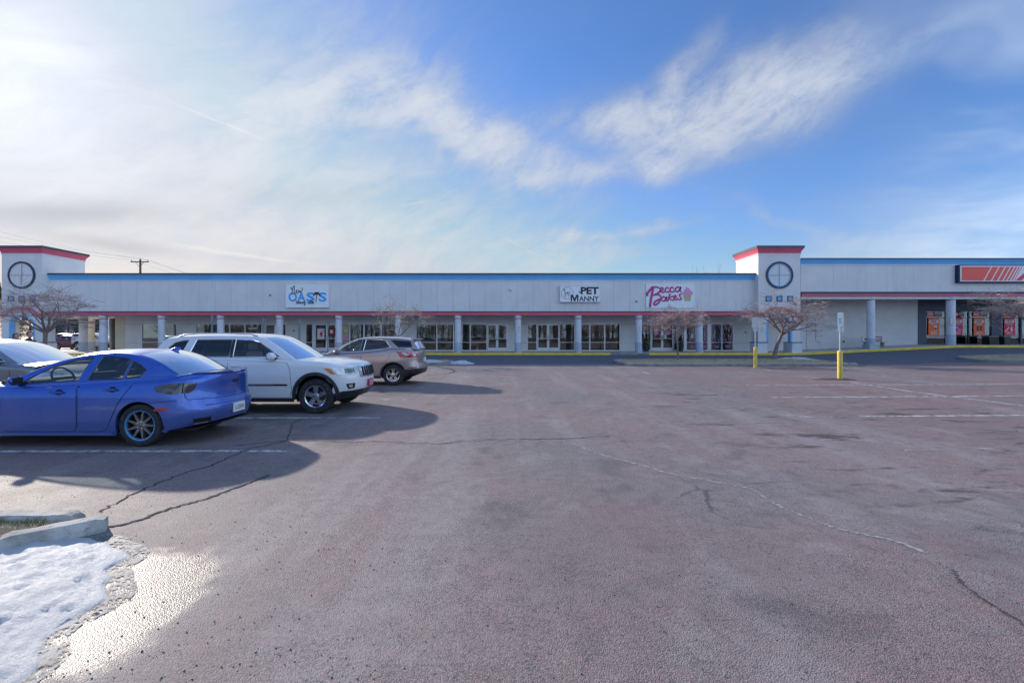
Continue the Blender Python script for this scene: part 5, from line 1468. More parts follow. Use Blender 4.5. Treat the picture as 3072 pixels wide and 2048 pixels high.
# bakery
t, x0, x1, z0, z1, y = sign_board('bakery_sign', 1938, 2083.8, 850.7, 923.3, 0.06, 'white square bakery sign with pink script and a cupcake', 'sign_white')
w, h = x1-x0, z1-z0
bk = [([(.02,.50),(.02,.40),(.10,.20),(.14,.15),(.11,.45),(.075,.90),(.085,.95)], .16), ([(.13,.16),(.20,.13),(.28,.20),(.27,.33),(.17,.45),(.12,.48)], .11), ([(.17,.45),(.27,.46),(.30,.58),(.26,.75),(.19,.87),(.15,.84),(.19,.72),(.28,.62)], .11),
      ([(.27,.33),(.33,.26),(.34,.17),(.30,.18),(.29,.30),(.34,.36),(.38,.30)], .09), ([(.46,.20),(.43,.15),(.39,.22),(.40,.33),(.45,.34),(.48,.28)], .09), ([(.56,.20),(.53,.14),(.49,.20),(.50,.33),(.55,.33),(.58,.28)], .09), ([(.69,.17),(.65,.13),(.60,.20),(.61,.32),(.66,.30),(.71,.13),(.69,.28),(.72,.33)], .09),
      ([(.39,.58),(.35,.53),(.31,.62),(.33,.71),(.38,.68),(.42,.53),(.40,.66),(.43,.70)], .09), ([(.49,.40),(.46,.55),(.44,.70)], .09), ([(.55,.50),(.47,.60),(.53,.68),(.57,.64)], .085), ([(.57,.60),(.61,.54),(.60,.48),(.57,.51),(.57,.62),(.61,.66),(.65,.60)], .085), ([(.72,.42),(.68,.46),(.70,.55),(.72,.60),(.69,.66),(.65,.63)], .09)]
ink([([(p[0]+.008, p[1]+.018) for p in l], ww) for l, ww in bk], .09, 'sign_ink', 0.004, 'lettering_shadow'); ink(bk, .09, 'sign_pink', 0.014)
def blob(pts, m, k, name): return put(name, MB().extrude([U(*p) for p in pts], y-k, y-0.001, 'XZ'), m, t)
blob([(.755,.44),(.79,.72),(.905,.72),(.935,.44)], 'sign_tan', .010, 'cupcake_case')
blob([(.73,.42),(.745,.35),(.775,.32),(.785,.25),(.81,.22),(.825,.12),(.85,.17),(.885,.20),(.905,.27),(.93,.31),(.965,.37),(.965,.42),(.93,.455),(.75,.455)], 'sign_pale_pink', .012, 'cupcake_icing')
ink([[(.785+.03*k, .46), (.80+.025*k, .71)] for k in range(4)], .012, 'paper', .014, 'case_pleat')
# auto parts store
xs0, xs1 = PX(2864.8, FY), PX(2864.8, FY)+14.5
za, zb_ = PZ(849.5, FY), PZ(796, FY)
t = thing('store_sign', (xs0+7, FY, za), 'long navy edged sign with orange slanted stripes on the right store', 'sign')
put('sign_box', MB().box(xs0, xs1, FY-0.32, FY-0.002, za, zb_), 'sign_navy', t); put('sign_face', MB().box(xs0+0.11, xs1-0.11, FY-0.335, FY-0.321, za+0.11, zb_-0.09), 'sign_white', t)
yb_ = FY-0.345; zl0, zl1 = za+0.17, zb_-0.17; hh = zl1-zl0
def bar(xa, xb, m='sign_orange'):
    put('stripe', MB().extrude([(xa, zl0), (xb, zl0), (xb+hh*0.56, zl1), (xa+hh*0.56, zl1)], yb_, FY-0.336, 'XZ'), m, t)
put('stripe', MB().extrude([(xs0+.21, zl0), (xs0+1.95, zl0), (xs0+1.95+hh*.56, zl1), (xs0+.21, zl1)], yb_, FY-0.336, 'XZ'), 'sign_orange', t)
q = xs0+2.06
for wdt, gap in ((.50, .10), (.40, .12), (.30, .11), (.22, .11), (.15, .12), (.10, .12), (.06, .12)): bar(q, q+wdt); q += wdt+gap
put('lettering', text_poly('AutoZone', xs1-0.4-(q-0.05), hh*1.0, ((q-.05+xs1-0.4)/2, yb_-0.004, (zl0+zl1)/2), 0.045, 0.35), 'sign_red', t)
# parking notices on the columns
def notice(px, y, pz0, pz1, wd, label):
    x = PX(px, y); z0, z1 = PZ(pz1, y), PZ(pz0, y)
    t = thing('parking_notice', (x, y, z0), label, 'sign', 'small white parking notices on the columns')
    zm = z0+(z1-z0)*0.54
    put('sign_plate', MB().box(x-wd/2, x+wd/2, y-0.012, y, z0, z1), 'paper', t)
    put('lettering', text_poly('NO', wd*.3, (z1-z0)*.13, (x, y-0.0135, z1-(z1-z0)*.12), .02), 'sign_letter_red', t)
    put('lettering', text_poly('PARKING', wd*.8, (z1-z0)*.13, (x, y-0.0135, z1-(z1-z0)*.34), .02), 'sign_letter_red', t)
    put('lettering', text_poly('FIRE', wd*.5, (z1-z0)*.13, (x, y-0.0135, z1-(z1-z0)*.62), .02), 'sign_letter_red', t)
    put('lettering', text_poly('LANE', wd*.5, (z1-z0)*.13, (x, y-0.0135, z1-(z1-z0)*.82), .02), 'sign_letter_red', t)
CF = CY-0.27
for px, a, b, nm in ((834, 978, 994, 'on the column below the salon sign'), (1193, 978, 996, 'behind the small bare tree'), (1554.5, 977.5, 995, 'on the column left of the pet shop doors'), (1917, 978, 994, 'on the column left of the bakery doors')):
    notice(px, CF, a, b, 0.32, 'white parking notice with red letters ' + nm)
notice(2287.5, TY-0.012, 978, 996, 0.32, 'white parking notice with red letters on the tower beside the blue arch')
notice(2858, CF-0.02, 955, 972, 0.34, 'white parking notice with red letters on the column in front of the dark store')

# ------------------------------------------------------------------ window posters, prints and stickers
def poster(name, px0, px1, py0, py1, m, label, items, cat='poster', y=WY-0.030, group=None):
    x0, x1, z0, z1 = PX(px0, WY), PX(px1, WY), PZ(py1, WY), PZ(py0, WY)
    t = thing(name, ((x0+x1)/2, y, z0), label, cat, group)
    put('poster_sheet', MB().box(x0, x1, y-0.003, y, z0, z1), m, t)
    for it in items:
        if it[0] == 't':
            _, body, u0, v0, u1, v1, mm, sh = it
            put('lettering', text_poly(body, (u1-u0)*(x1-x0), (v1-v0)*(z1-z0), (x0+(u0+u1)/2*(x1-x0), y-0.007, z1-(v0+v1)/2*(z1-z0)), .03, sh), mm, t)
        else:
            _, pts, mm, nm = it
            put(nm, MB().extrude([(x0+u*(x1-x0), z1-v*(z1-z0)) for u, v in pts], y-0.006, y-0.0032, 'XZ'), mm, t)
rect = lambda a, b, c, d: [(a, b), (c, b), (c, d), (a, d)]
para = lambda a, b, c, d: [(a+.08, b), (c, b), (c-.08, d), (a, d)]
S = 0.2423
def cpx(x): return 2560+x*S
def cpy(v): return 740+v*S
jug = [(.5,.50),(.62,.44),(.78,.44),(.80,.72),(.52,.74)]
for x0_, x1_, m, prod, lab, extra in ((925, 1060, 'poster_orange', 'OIL FILTER', 'orange window poster with a white oil jug, leftmost in the store front', [('p', jug, 'paper', 'product_picture'), ('p', [(.53,.56),(.77,.56),(.77,.68),(.53,.68)], 'sign_ink', 'product_label')]),
        (1235, 1348, 'poster_red', 'FLOOR MATS', 'red window poster with blue product behind the right column', [('p', [(.2,.52),(.5,.50),(.6,.58),(.3,.62)], 'sign_blue', 'product_picture'), ('p', [(.45,.66),(.75,.62),(.85,.70),(.55,.75)], 'sign_blue', 'product_picture')]),
        (1485, 1622, 'poster_orange', 'WIPES', 'orange window poster with two dark canisters, right of the column', [('p', rect(.28,.46,.46,.74), 'sign_ink', 'product_picture'), ('p', rect(.56,.46,.74,.74), 'sign_ink', 'product_picture')]),
        (1862, 1998, 'poster_red', 'GLASS CLEANER', 'red window poster with wiper blades and a spray bottle', [('p', [(.05,.78),(.10,.82),(.48,.56),(.44,.51)], 'paper', 'product_picture'), ('p', [(.62,.55),(.68,.46),(.74,.55),(.80,.74),(.58,.74)], 'paper', 'product_picture')])):
    v0, v1 = (882, 1096)
    poster('window_poster', cpx(x0_), cpx(x1_), cpy(v0), cpy(v1), m, lab,
        [('p', para(.04, .12, .96, .29), 'paper', 'white_band'), ('t', 'FREE', .24, .145, .74, .265, 'sign_letter_red', .2), ('t', prod, .22, .345, .78, .405, 'paper', 0), ('t', 'WHEN YOU', .2, .79, .8, .835, 'paper', .1), ('t', 'BUY 2', .25, .86, .75, .93, 'paper', .1)] + extra)
for k, (a, b, lab) in enumerate(((905, 1090, 'leftmost free offer decal above an orange poster'), (1230, 1370, 'free offer decal half hidden behind the column'), (1478, 1652, 'free offer decal above the orange canister poster'), (1838, 2015, 'free offer decal above the red spray bottle poster'))):
    poster('window_decal', cpx(a), cpx(b), cpy(808), cpy(864), 'poster_dark', 'dark window decal with a red oval, ' + lab,
        [('p', [(.24+.25*math.cos(q), .5+.52*math.sin(q)) for q in [2*math.pi*j/18 for j in range(18)]], 'sign_red', 'red_oval'), ('t', 'FREE', .06, .28, .42, .72, 'paper', 0), ('t', 'SERVICES', .52, .15, .98, .45, 'paper', .2), ('t', 'IN STORE', .55, .6, .92, .8, 'paper', .2)], 'decal')
poster('door_poster', 952, 973.5, 985, 1018, 'paper', 'pale poster with red fruit shapes on the salon side door', [('p', [(.55+.20*math.cos(q), .47+.15*math.sin(q)) for q in [2*math.pi*j/14 for j in range(14)]], 'sign_red', 'red_shape'), ('p', [(.58+.16*math.cos(q), .66+.12*math.sin(q)) for q in [2*math.pi*j/14 for j in range(14)]], 'poster_orange', 'orange_shape'), ('p', [(.55,.30),(.85,.12),(.88,.22),(.66,.34)], 'sign_blue', 'blue_shape')], y=WY-0.018)
poster('window_poster', 984, 1006.5, 983, 1008, 'dark_red', 'brick red poster with white notice behind the salon door', [('p', rect(.28,.25,.68,.68), 'paper', 'white_notice')])
poster('window_poster', 1027, 1047, 974, 1023, 'sign_tan', 'tan picture poster in the window right of the red poster', [('p', [(.1,.1),(.5,.05),(.9,.35),(.6,.5),(.2,.4)], 'cream_wall', 'picture_shape'), ('p', [(.3,.6),(.8,.55),(.9,.9),(.2,.92)], 'sign_pale_pink', 'picture_shape')])
poster('open_sign', 746.5, 773, 982.5, 988, 'paper', 'narrow white strip sign in the salon window', [('t', 'TANNING SALON', .06, .25, .94, .75, 'sign_letter_red', 0)], 'sign')
poster('open_sign', 1687, 1698, 993, 999, 'paper', 'small white hanging sign in the pet shop window', [('t', 'OPEN', .15, .25, .85, .75, 'sign_letter_red', 0)], 'sign')
for px, lab in ((1968.5, 'left'), (2003, 'right')):
    x, z = PX(px, WY), PZ(998, WY); y = WY-0.02
    t = thing('door_sticker', (x, y, z-0.2), 'round pink bakery sticker on the %s door leaf' % lab, 'sticker')
    put('sticker_disc', MB().lathe([(0.0001, -0.004), (0.21, -0.004), (0.21, 0.0)], 28, (x, y, z), 'Y', cap=False), 'sign_pale_pink', t)
    put('lettering', text_poly('Becca Bakes', 0.30, 0.07, (x, y-0.006, z+0.02), 0.01, .2), 'sign_pink', t)
# painted ribbons and bows on the bakery windows
mat('window_paint', (0.62, 0.35, 0.62), 0.7, var=0.15, scale=9)
bowl = [[(0,0),(-.5,.35),(-.9,.25),(-.85,-.1),(-.4,-.15),(0,0),(.5,.35),(.9,.25),(.85,-.1),(.4,-.15),(0,0)], [(0,0),(-.25,-.4),(-.6,-.75)], [(0,0),(.25,-.4),(.6,-.75)]]
for px, lab in ((2077, 'left of the column'), (2112, 'right of the column'), (2150, 'second from the right'), (2183, 'rightmost')):
    x, z = PX(px, WY), PZ(1038.5, WY)
    t = tag(put('painted_bow', strokes(bowl, 0.045, (x, z), 0.24, 0.26, WY-0.025), 'window_paint'), 'purple bow painted on the low bakery pane, ' + lab, 'bow')
for a, b, lab in ((2023, 2051, 'beside the doors'), (2065, 2087, 'left of the column'), (2109, 2122, 'right of the column'), (2135, 2164, 'second from the right'), (2167, 2198, 'rightmost')):
    x0_, x1_ = PX(a+3, WY), PX(b-3, WY); zt_, zb2 = PZ(976, WY), PZ(1022, WY); L_ = []
    for sx in (0, 1):
        L_.append([((1-2*sx)*(.02+.10*math.sin(k*1.3)*(1-k/16))+sx, 1-k/9) for k in range(10)])
        L_.append([(sx*.8+.1, .98), (.25+.5*sx, .93), (.3+.4*sx, 1.0), (.15+.7*sx, 1.0)])
        L_.append([(sx*.9+.05, .06), (.3+.4*sx, .02), (.35+.3*sx, .12), (.25+.5*sx, .10)])
    put('painted_ribbon', strokes(L_, 0.05, (x0_, zb2), x1_-x0_, zt_-zb2, WY-0.025), 'window_paint')
    tag(bpy.data.objects[[o.name for o in COL.objects if o.name.startswith('painted_ribbon')][-1]], 'purple ribbons painted round the bakery pane, ' + lab, 'ribbon')

# ------------------------------------------------------------------ bare ornamental trees
mat('bark', (0.21, 0.165, 0.15), 0.9, var=0.3, scale=14, bump=0.004, bscale=60); mat('twig', (0.38, 0.28, 0.275), 0.9, var=0.25, scale=9); mat('twig_pale', (0.52, 0.41, 0.34), 0.9, var=0.25, scale=9)
mat('dark_bark', (0.07, 0.055, 0.05), 0.9, var=0.2, scale=6)
def tree_mesh(seed, trunk_h, lean, r0, crown_r, crown_h, levels=5, lim=5, flat=0.7, twig_r=0.0062):
    """skeleton of a small spreading tree -> (trunk and limbs, twigs)"""
    rnd = random.Random(seed); T, C = MB(), MB()
    def grow(p, d, L, r, lev):
        n = 4 if lev < 3 else 3; pts = [p.copy()]; rs = [r]; q = p.copy(); dd = d.copy()
        for k in range(n):
            j = Vector((rnd.uniform(-1, 1), rnd.uniform(-1, 1), rnd.uniform(-0.8, 0.8)))*(0.16 if lev < 2 else 0.30)
            dd = (dd + j + Vector((0, 0, 0.10 if lev < 3 else -0.02))).normalized(); q = q + dd*(L/n); pts.append(q.copy()); rs.append(max(twig_r, r*(1-0.5*(k+1)/n)))
        (T if lev < 3 else C).tube(pts, rs, 7 if lev < 2 else (5 if lev < 3 else 3), cap=False)
        if lev >= levels: return
        kids = [lim, 4, 4, 4, 4, 3][lev]
        for c in range(kids):
            t = rnd.uniform(0.35, 1.0) if c else 1.0
            f = min(n-1, int(t*n)); b = pts[f].lerp(pts[f+1], t*n-f) if f < n else pts[-1]
            az = rnd.uniform(0, 2*math.pi) if lev else 2*math.pi*(c+rnd.uniform(-.25, .25))/kids
            sp = rnd.uniform(0.55, 0.95) if lev else rnd.uniform(0.5, 0.85)
            side = Vector((math.cos(az), math.sin(az), 0)); side = (side - dd*side.dot(dd))
            nd = (dd*(1-sp*0.55) + side.normalized()*sp); nd.z *= flat; nd.normalize()
            grow(b, nd, L*rnd.uniform(0.58, 0.80), rs[f+1]*rnd.uniform(0.6, 0.8), lev+1)
    P = [Vector((0, 0, -0.1))]; 
    for k in range(1, 6): P.append(Vector((lean*trunk_h*(k/5)**1.4, rnd.uniform(-.02, .02), trunk_h*k/5)))
    T.tube(P, [r0*1.5, r0*1.1, r0, r0*0.95, r0*0.9, r0*0.95], 9, cap=False)
    top = P[-1]
    for c in range(lim):
        az = 2*math.pi*(c+rnd.uniform(-.2, .2))/lim; d = Vector((math.cos(az)*0.9 + lean*0.8, math.sin(az)*0.9, rnd.uniform(0.55, 1.0))).normalized()
        grow(top-Vector((0, 0, rnd.uniform(0, 0.15))), d, crown_r*0.55, r0*0.55, 1)
    # fit the crown to its size
    allv = T.v + C.v
    def pct(l): l = sorted(l); return max(0.1, l[int(len(l)*0.955)])
    zc = pct([v[2]-trunk_h for v in allv]); xr = pct([abs(v[0]-lean*trunk_h) for v in allv]); yr = pct([abs(v[1]) for v in allv])
    def fix(v):
        if v[2] <= trunk_h-0.1: return v
        k = min(1.0, (v[2]-trunk_h+0.1)/0.3)
        return (lean*trunk_h + (v[0]-lean*trunk_h)*(1+(crown_r/xr-1)*k), v[1]*(1+(crown_r*0.9/yr-1)*k), trunk_h + (v[2]-trunk_h)*(1+(crown_h/zc-1)*k))
    T.v = [fix(v) for v in T.v]; C.v = [fix(v) for v in C.v]
    return T, C
def tree(px, Y, z, label, seed, th, lean, r0, cr, ch, shift=0.0, twig='twig', name='bare_tree', levels=5, lim=5, flat=0.7, tr=0.0062, group='bare ornamental trees in the parking islands'):
    t = thing(name, (PX(px, Y), Y, z), label, 'tree', group); T, C = tree_mesh(seed, th, lean, r0, cr, ch, levels, lim, flat, tr)
    link('trunk', T.mesh('trunk', ['bark'], 60), t); link('crown', C.mesh('crown', [twig]), t)
    return t
tree(2034, 28.0, 0.24, 'slender bare tree with level crown in front of the bakery doors', 11, 1.45, -0.04, 0.060, 1.6, 1.6, levels=5, lim=5)
tree(2322, 28.0, 0.26, 'larger bare tree leaning right with pinkish twigs in front of the corner tower', 23, 1.60, 0.30, 0.105, 2.25, 1.95, levels=5, lim=6)
tree(1192, 27.8, 0.20, 'small bare tree behind the rose crossover', 5, 1.5, 0.0, 0.060, 1.7, 2.0, twig='twig_pale', levels=4, lim=4, flat=0.8)
tree(132, 26.5, 0.10, 'wide bare tree in front of the left tower', 31, 1.9, 0.05, 0.11, 2.3, 2.2, levels=5, lim=6, flat=0.8)
tree(3110, 28.5, 0.25, 'bare tree with pale twigs at the right edge', 47, 2.1, 0.0, 0.10, 2.5, 2.2, twig='twig_pale', levels=5, lim=6)
for px, Y, top, sp, seed, lab in ((2098, 75, 780, 1.9, 3, 'left of two bare treetops rising behind the shop roof'), (2122, 78, 782, 1.8, 4, 'right of two bare treetops rising behind the shop roof'), (593, 70, 812, 1.6, 8, 'tiny twiggy treetop showing over the shop roof beyond the utility pole')):
    tree(px, Y, 0.4, lab, seed, 4.0, 0, 0.14, sp, (PZ(top, Y)-4.4)*0.72, name='bare_tree', levels=3, lim=5, flat=1.3, tr=0.010, twig='twig_pale', group='bare trees behind the shops')

# ------------------------------------------------------------------ islands
mat('dry_grass', (0.42, 0.34, 0.23), 0.95, var=0.3, scale=5, bump=0.02, bscale=22, dirt=((0.13, 0.16, 0.05), 0.55)); mat('straw', (0.55, 0.45, 0.30), 0.95, var=0.3, scale=3); mat('green_blade', (0.12, 0.17, 0.05), 0.95, var=0.3, scale=3)
def snow_mat():
    m, nt, b = newmat('snow'); L = nt.links
    tc = nt.nodes.new('ShaderNodeTexCoord'); O = tc.outputs['Object']
    n = nnoise(O, 7.0, 6, 0.65); n2 = nnoise(O, 70.0, 3, 0.6)
    L.new(nmix(n.sm(0.55, 0.78)*0.35 + n2.sm(0.70, 0.80)*0.6, (0.56, 0.575, 0.60), (0.27, 0.265, 0.265)), b.inputs['Base Color'])
    b.inputs['Roughness'].default_value = 0.62; b.inputs['Subsurface Weight'].default_value = 0.0
    bp = nt.nodes.new('ShaderNodeBump'); bp.inputs['Distance'].default_value = 0.022; bp.inputs['Strength'].default_value = 1.0
    L.new((nnoise(O, 34.0, 6, 0.75)).k, bp.inputs['Height']); L.new(bp.outputs[0], b.inputs['Normal'])
snow_mat()
def hnoise(x, y, s=0):
    from mathutils import noise
    return noise.noise(Vector((x, y, s)))
def island(label, x0, x1, y0, y1, rise, rr=0.9, seed=1, parts=10):
    """kerbed planting bed with rounded ends, grassed"""
    t = thing('planting_island', ((x0+x1)/2, (y0+y1)/2, 0), label, 'island', 'kerbed planting islands')
    def outline(o):
        P = []
        a, b, c, d, r = x0+o, x1-o, y0+o, y1-o, max(0.05, rr-o)
        for cx, cy, q in ((b-r, d-r, 0), (a+r, d-r, 1), (a+r, c+r, 2), (b-r, c+r, 3)):
            for k in range(9):
                an = math.pi/2*(q+k/8); P.append((cx+r*math.cos(an), cy+r*math.sin(an)))
        out = []
        for k in range(len(P)):
            u, v = Vector(P[k]), Vector(P[(k+1) % len(P)]); n = max(1, int((v-u).length/1.0))
            for j in range(n): out.append(tuple(u+(v-u)*j/n))
        return out
    A, B = outline(0), outline(0.15)
    # kerb stones, cut into lengths
    n = len(A); acc = 0; s = 0
    ks = []
    for k in range(n):
        acc += (Vector(A[(k+1) % n])-Vector(A[k])).length
        if acc > 1.8 or k == n-1: ks.append((s, k+1)); s = k+1; acc = 0
    for a, b in ks:
        mb = MB()
        def inn(p):
            c = Vector(((x0+x1)/2, (y0+y1)/2)); q = min(max(p[0], x0+rr), x1-rr), min(max(p[1], y0+rr), y1-rr); d = Vector((q[0]-p[0], q[1]-p[1]))
            d = d.normalized() if d.length > 1e-6 else Vector((0, 1)); return (p[0]+d.x*0.15, p[1]+d.y*0.15)
        for k in range(a, b+1):
            p = A[k % n]; q = inn(p); g = G(*p)
            p2 = (p[0]+(q[0]-p[0])*.15, p[1]+(q[1]-p[1])*.15)
            mb.v += [(p[0], p[1], g-0.1), (p[0], p[1], g+0.13), (p2[0], p2[1], g+0.15), (q[0], q[1], g+0.15), (q[0], q[1], g+0.02)]
        for k in range(b-a):
            for j in range(4): mb.face((k*5+j, (k+1)*5+j, (k+1)*5+j+1, k*5+j+1)[::-1])
        mb.face((0, 1, 2, 3, 4)); m = (b-a)*5; mb.face((m+4, m+3, m+2, m+1, m))
        put('kerb_stone', mb, 'kerb_concrete', t, 30)
    def top(x, y):
        d = min(x-x0, x1-x, y-y0, y1-y)-0.15
        return G(x, y) + 0.11 + rise*sst(0, 1.8, d) + 0.02*hnoise(x*1.5, y*1.5, seed)
    V, Tt = fill(outline(0.14), (), 0.35); mb = MB(); mb.v = [(p.x, p.y, top(p.x, p.y)) for p in V]
    for f in Tt: mb.face(f if (V[f[1]]-V[f[0]]).cross(V[f[2]]-V[f[0]]) > 0 else f[::-1])
    put('soil', mb, 'dry_grass', t, 180)
    rnd = random.Random(seed); g1, g2 = MB(), MB()
    for _ in range(int((x1-x0)*(y1-y0)*110)):
        x, y = rnd.uniform(x0+.2, x1-.2), rnd.uniform(y0+.2, y1-.2)
        if not inside(B, x, y): continue
        z = top(x, y)-0.01; a = rnd.uniform(0, 6.28); h = rnd.uniform(.03, .10); l = rnd.uniform(.02, .10); w = rnd.uniform(.006, .014)
        g = g2 if hnoise(x*.6, y*.6, seed+9) > .22 and rnd.random() < .6 else g1
        i = len(g.v); c, s_ = math.cos(a), math.sin(a)
        g.v += [(x-s_*w, y+c*w, z), (x+s_*w, y-c*w, z), (x+c*l, y+s_*l, z+h)]; g.face((i, i+1, i+2))
    for g, m, nm in ((g1, 'straw', 'dry_grass'), (g2, 'green_blade', 'green_grass')):
        if g.f: stuff(put(nm, g, m, t))
    return t, top
isl, ITOP = island('long kerbed island with dry grass and two bare trees in front of the bakery', 6.45, 19.9, 25.6, 29.9, 0.14)
isr, _ = island('pale kerbed island with grass at the right edge', 29.2, 44, 27.6, 30.6, 0.10, 1.3, 3)
ism, _ = island('short kerbed island with snow on it behind the rose crossover', -12.5, -3.75, 26.6, 29.6, 0.06, 0.8, 5)
isf, _ = island('kerbed island under the wide bare tree at the left', -33, -21, 24.8, 28.2, 0.08, 0.9, 7)
def snow_heap(name, label, x0, x1, y0, y1, h, base, seed, step=0.07):
    mb = MB(); nx, ny = int((x1-x0)/step), int((y1-y0)/step); idx = {}
    cx, cy, rx, ry = (x0+x1)/2, (y0+y1)/2, (x1-x0)/2, (y1-y0)/2
    def hh(x, y):
        d = math.hypot((x-cx)/rx, (y-cy)/ry) + 0.28*hnoise(x*1.6, y*1.6, seed) + 0.12*hnoise(x*5, y*5, seed+3)
        return (1-d)*h*(1+0.8*hnoise(x*2.3, y*2.3, seed+5)) + 0.05*hnoise(x*8, y*8, seed)*h/0.2
    for i in range(nx+1):
        for j in range(ny+1):
            x, y = x0+i*step, y0+j*step; v = hh(x, y); idx[i, j] = len(mb.v); mb.v.append((x, y, base(x, y)+min(v, h*1.3)))
    for i in range(nx):
        for j in range(ny):
            q = (idx[i, j], idx[i+1, j], idx[i+1, j+1], idx[i, j+1])
            if max(mb.v[k][2]-base(mb.v[k][0], mb.v[k][1]) for k in q) > 0: mb.face(q)
    return tag(put(name, mb, 'snow', None, 180), label, 'snow')
snow_heap('snow_heap', 'low dirty snow heap at the right end of the long island', 16.4, 19.5, 28.0, 30.0, 0.17, ITOP, 2)
snow_heap('snow_heap', 'dirty snow lying on the short island behind the rose crossover', -7.2, -4.2, 26.9, 29.0, 0.14, lambda x, y: G(x, y)+0.13, 4)
snow_heap('snow_heap', 'small snow heap on the drive beside the short island', -4.0, -2.2, 27.2, 28.5, 0.24, G, 6)
# foreground: broken kerb, verge and the old snow bank
fg_edge = [(-9, 4.2), (-4.23, 3.80), (-3.53, 3.78), (-3.2, 3.58), (-2.83, 3.50), (-2.95, 3.3), (-2.68, 3.15), (-2.80, 3.02), (-2.5, 2.93), (-2.62, 2.78), (-2.50, 2.62), (-2.62, 2.45), (-2.28, 2.22), (-2.35, 2.0), (-2.1, 1.7), (-2.4, 1.2), (-3, 0.6), (-9, 0.2)]
fg_edge = [(p.x + 0.05*hnoise(p.x*5, p.y*5, 21) + 0.02*hnoise(p.x*17, p.y*17, 22), p.y + 0.04*hnoise(p.x*6, p.y*6, 23)) for p in smooth_line([(-9, 4.2), (-4.23, 3.80), (-3.55, 3.77), (-3.15, 3.60), (-2.90, 3.44), (-2.86, 3.25), (-2.72, 3.05), (-2.56, 2.88), (-2.58, 2.66), (-2.50, 2.45), (-2.36, 2.22), (-2.30, 1.95), (-2.25, 1.6), (-2.6, 1.1), (-3.4, 0.6), (-9, 0.2)], 9)]
def fg_snow():
    V, T = fill(fg_edge, (), 0.03); mb = MB()
    segs = [(Vector(a), Vector(b)) for a, b in zip(fg_edge, fg_edge[1:])]
    for p in V:
        d = 9
        for a, b in segs:
            ab = b-a; t = max(0, min(1, (p-a).dot(ab)/ab.length_squared)); d = min(d, (p-(a+ab*t)).length)
        e = d + 0.05*hnoise(p.x*6, p.y*6, 1)
        z = 0.012*sst(0, .02, d) + 0.026*sst(0, 0.22, e) + 0.085*sst(0.12, 1.2, e)*(0.75+0.5*hnoise(p.x*1.3, p.y*1.3, 2)) + 0.040*hnoise(p.x*3.5, p.y*3.5, 3)*sst(0.02, .3, d) + 0.022*hnoise(p.x*9, p.y*9, 4)*sst(0.02, .2, d) + 0.016*hnoise(p.x*19, p.y*19, 5)*sst(0.0, .1, d)
        mb.v.append((p.x, p.y, 0.002+max(0.0, z)*(1-0.35*sst(3.3, 3.8, p.y))))
    for f in T: mb.face(f if (V[f[1]]-V[f[0]]).cross(V[f[2]]-V[f[0]]) > 0 else f[::-1])
    tag(put('snow_bank', mb, 'snow', None, 180), 'old lumpy snow bank in the lower left corner', 'snow')
fg_snow()
m_, nt_, b_ = newmat('slush'); geo_ = nt_.nodes.new('ShaderNodeNewGeometry'); P_ = geo_.outputs['Position']
n_ = nnoise(P_, 5.0, 5, 0.65); nt_.links.new(nmix(n_.sm(0.4, 0.7), (0.27, 0.28, 0.30), (0.13, 0.127, 0.13)), b_.inputs['Base Color']); b_.inputs['Roughness'].default_value = 0.6; b_.inputs['Specular IOR Level'].default_value = 0.35
nt_.links.new((nnoise(P_, 9.0, 4, 0.7)*0.5 + nnoise(P_, 55.0, 4, 0.7)*0.5).sm(0.43, 0.53).k, b_.inputs['Alpha']); bp_ = nt_.nodes.new('ShaderNodeBump'); bp_.inputs['Distance'].default_value = 0.004; nt_.links.new(nnoise(P_, 75.0, 4, 0.7).k, bp_.inputs['Height']); nt_.links.new(bp_.outputs[0], b_.inputs['Normal'])
def fringe():
    E = [Vector(p) for p in fg_edge if p[0] > -4.2 and p[1] > 1.4]; mb = MB(); n = len(E)
    for j, p in enumerate(E):
        t = E[min(j+1, n-1)]-E[max(j-1, 0)]; t.normalize(); q = Vector((-t.y, t.x)); q = q if q.x > 0 or q.y > 0 else -q
        wd = 0.5*(0.10 + 0.16*abs(hnoise(p.x*2.2, p.y*2.2, 31)) + 0.12*sst(2.0, 3.2, p.y))*sst(0, 6, j)
        for k in range(5): mb.v.append((p.x+q.x*wd*(k/4*1.15-.15), p.y+q.y*wd*(k/4*1.15-.15), 0.0045+0.003*(1-k/4)))
    for j in range(n-1):
        for k in range(4): mb.face((j*5+k, j*5+k+1, (j+1)*5+k+1, (j+1)*5+k))
    stuff(put('slush', mb, 'slush', None, 180))['label'] = 'thin grey slush along the edge of the snow bank'
fringe()
mat('old_concrete', (0.40, 0.385, 0.36), 0.9, var=0.3, scale=5, bump=0.012, bscale=28, dirt=((0.17, 0.16, 0.145), 0.85))
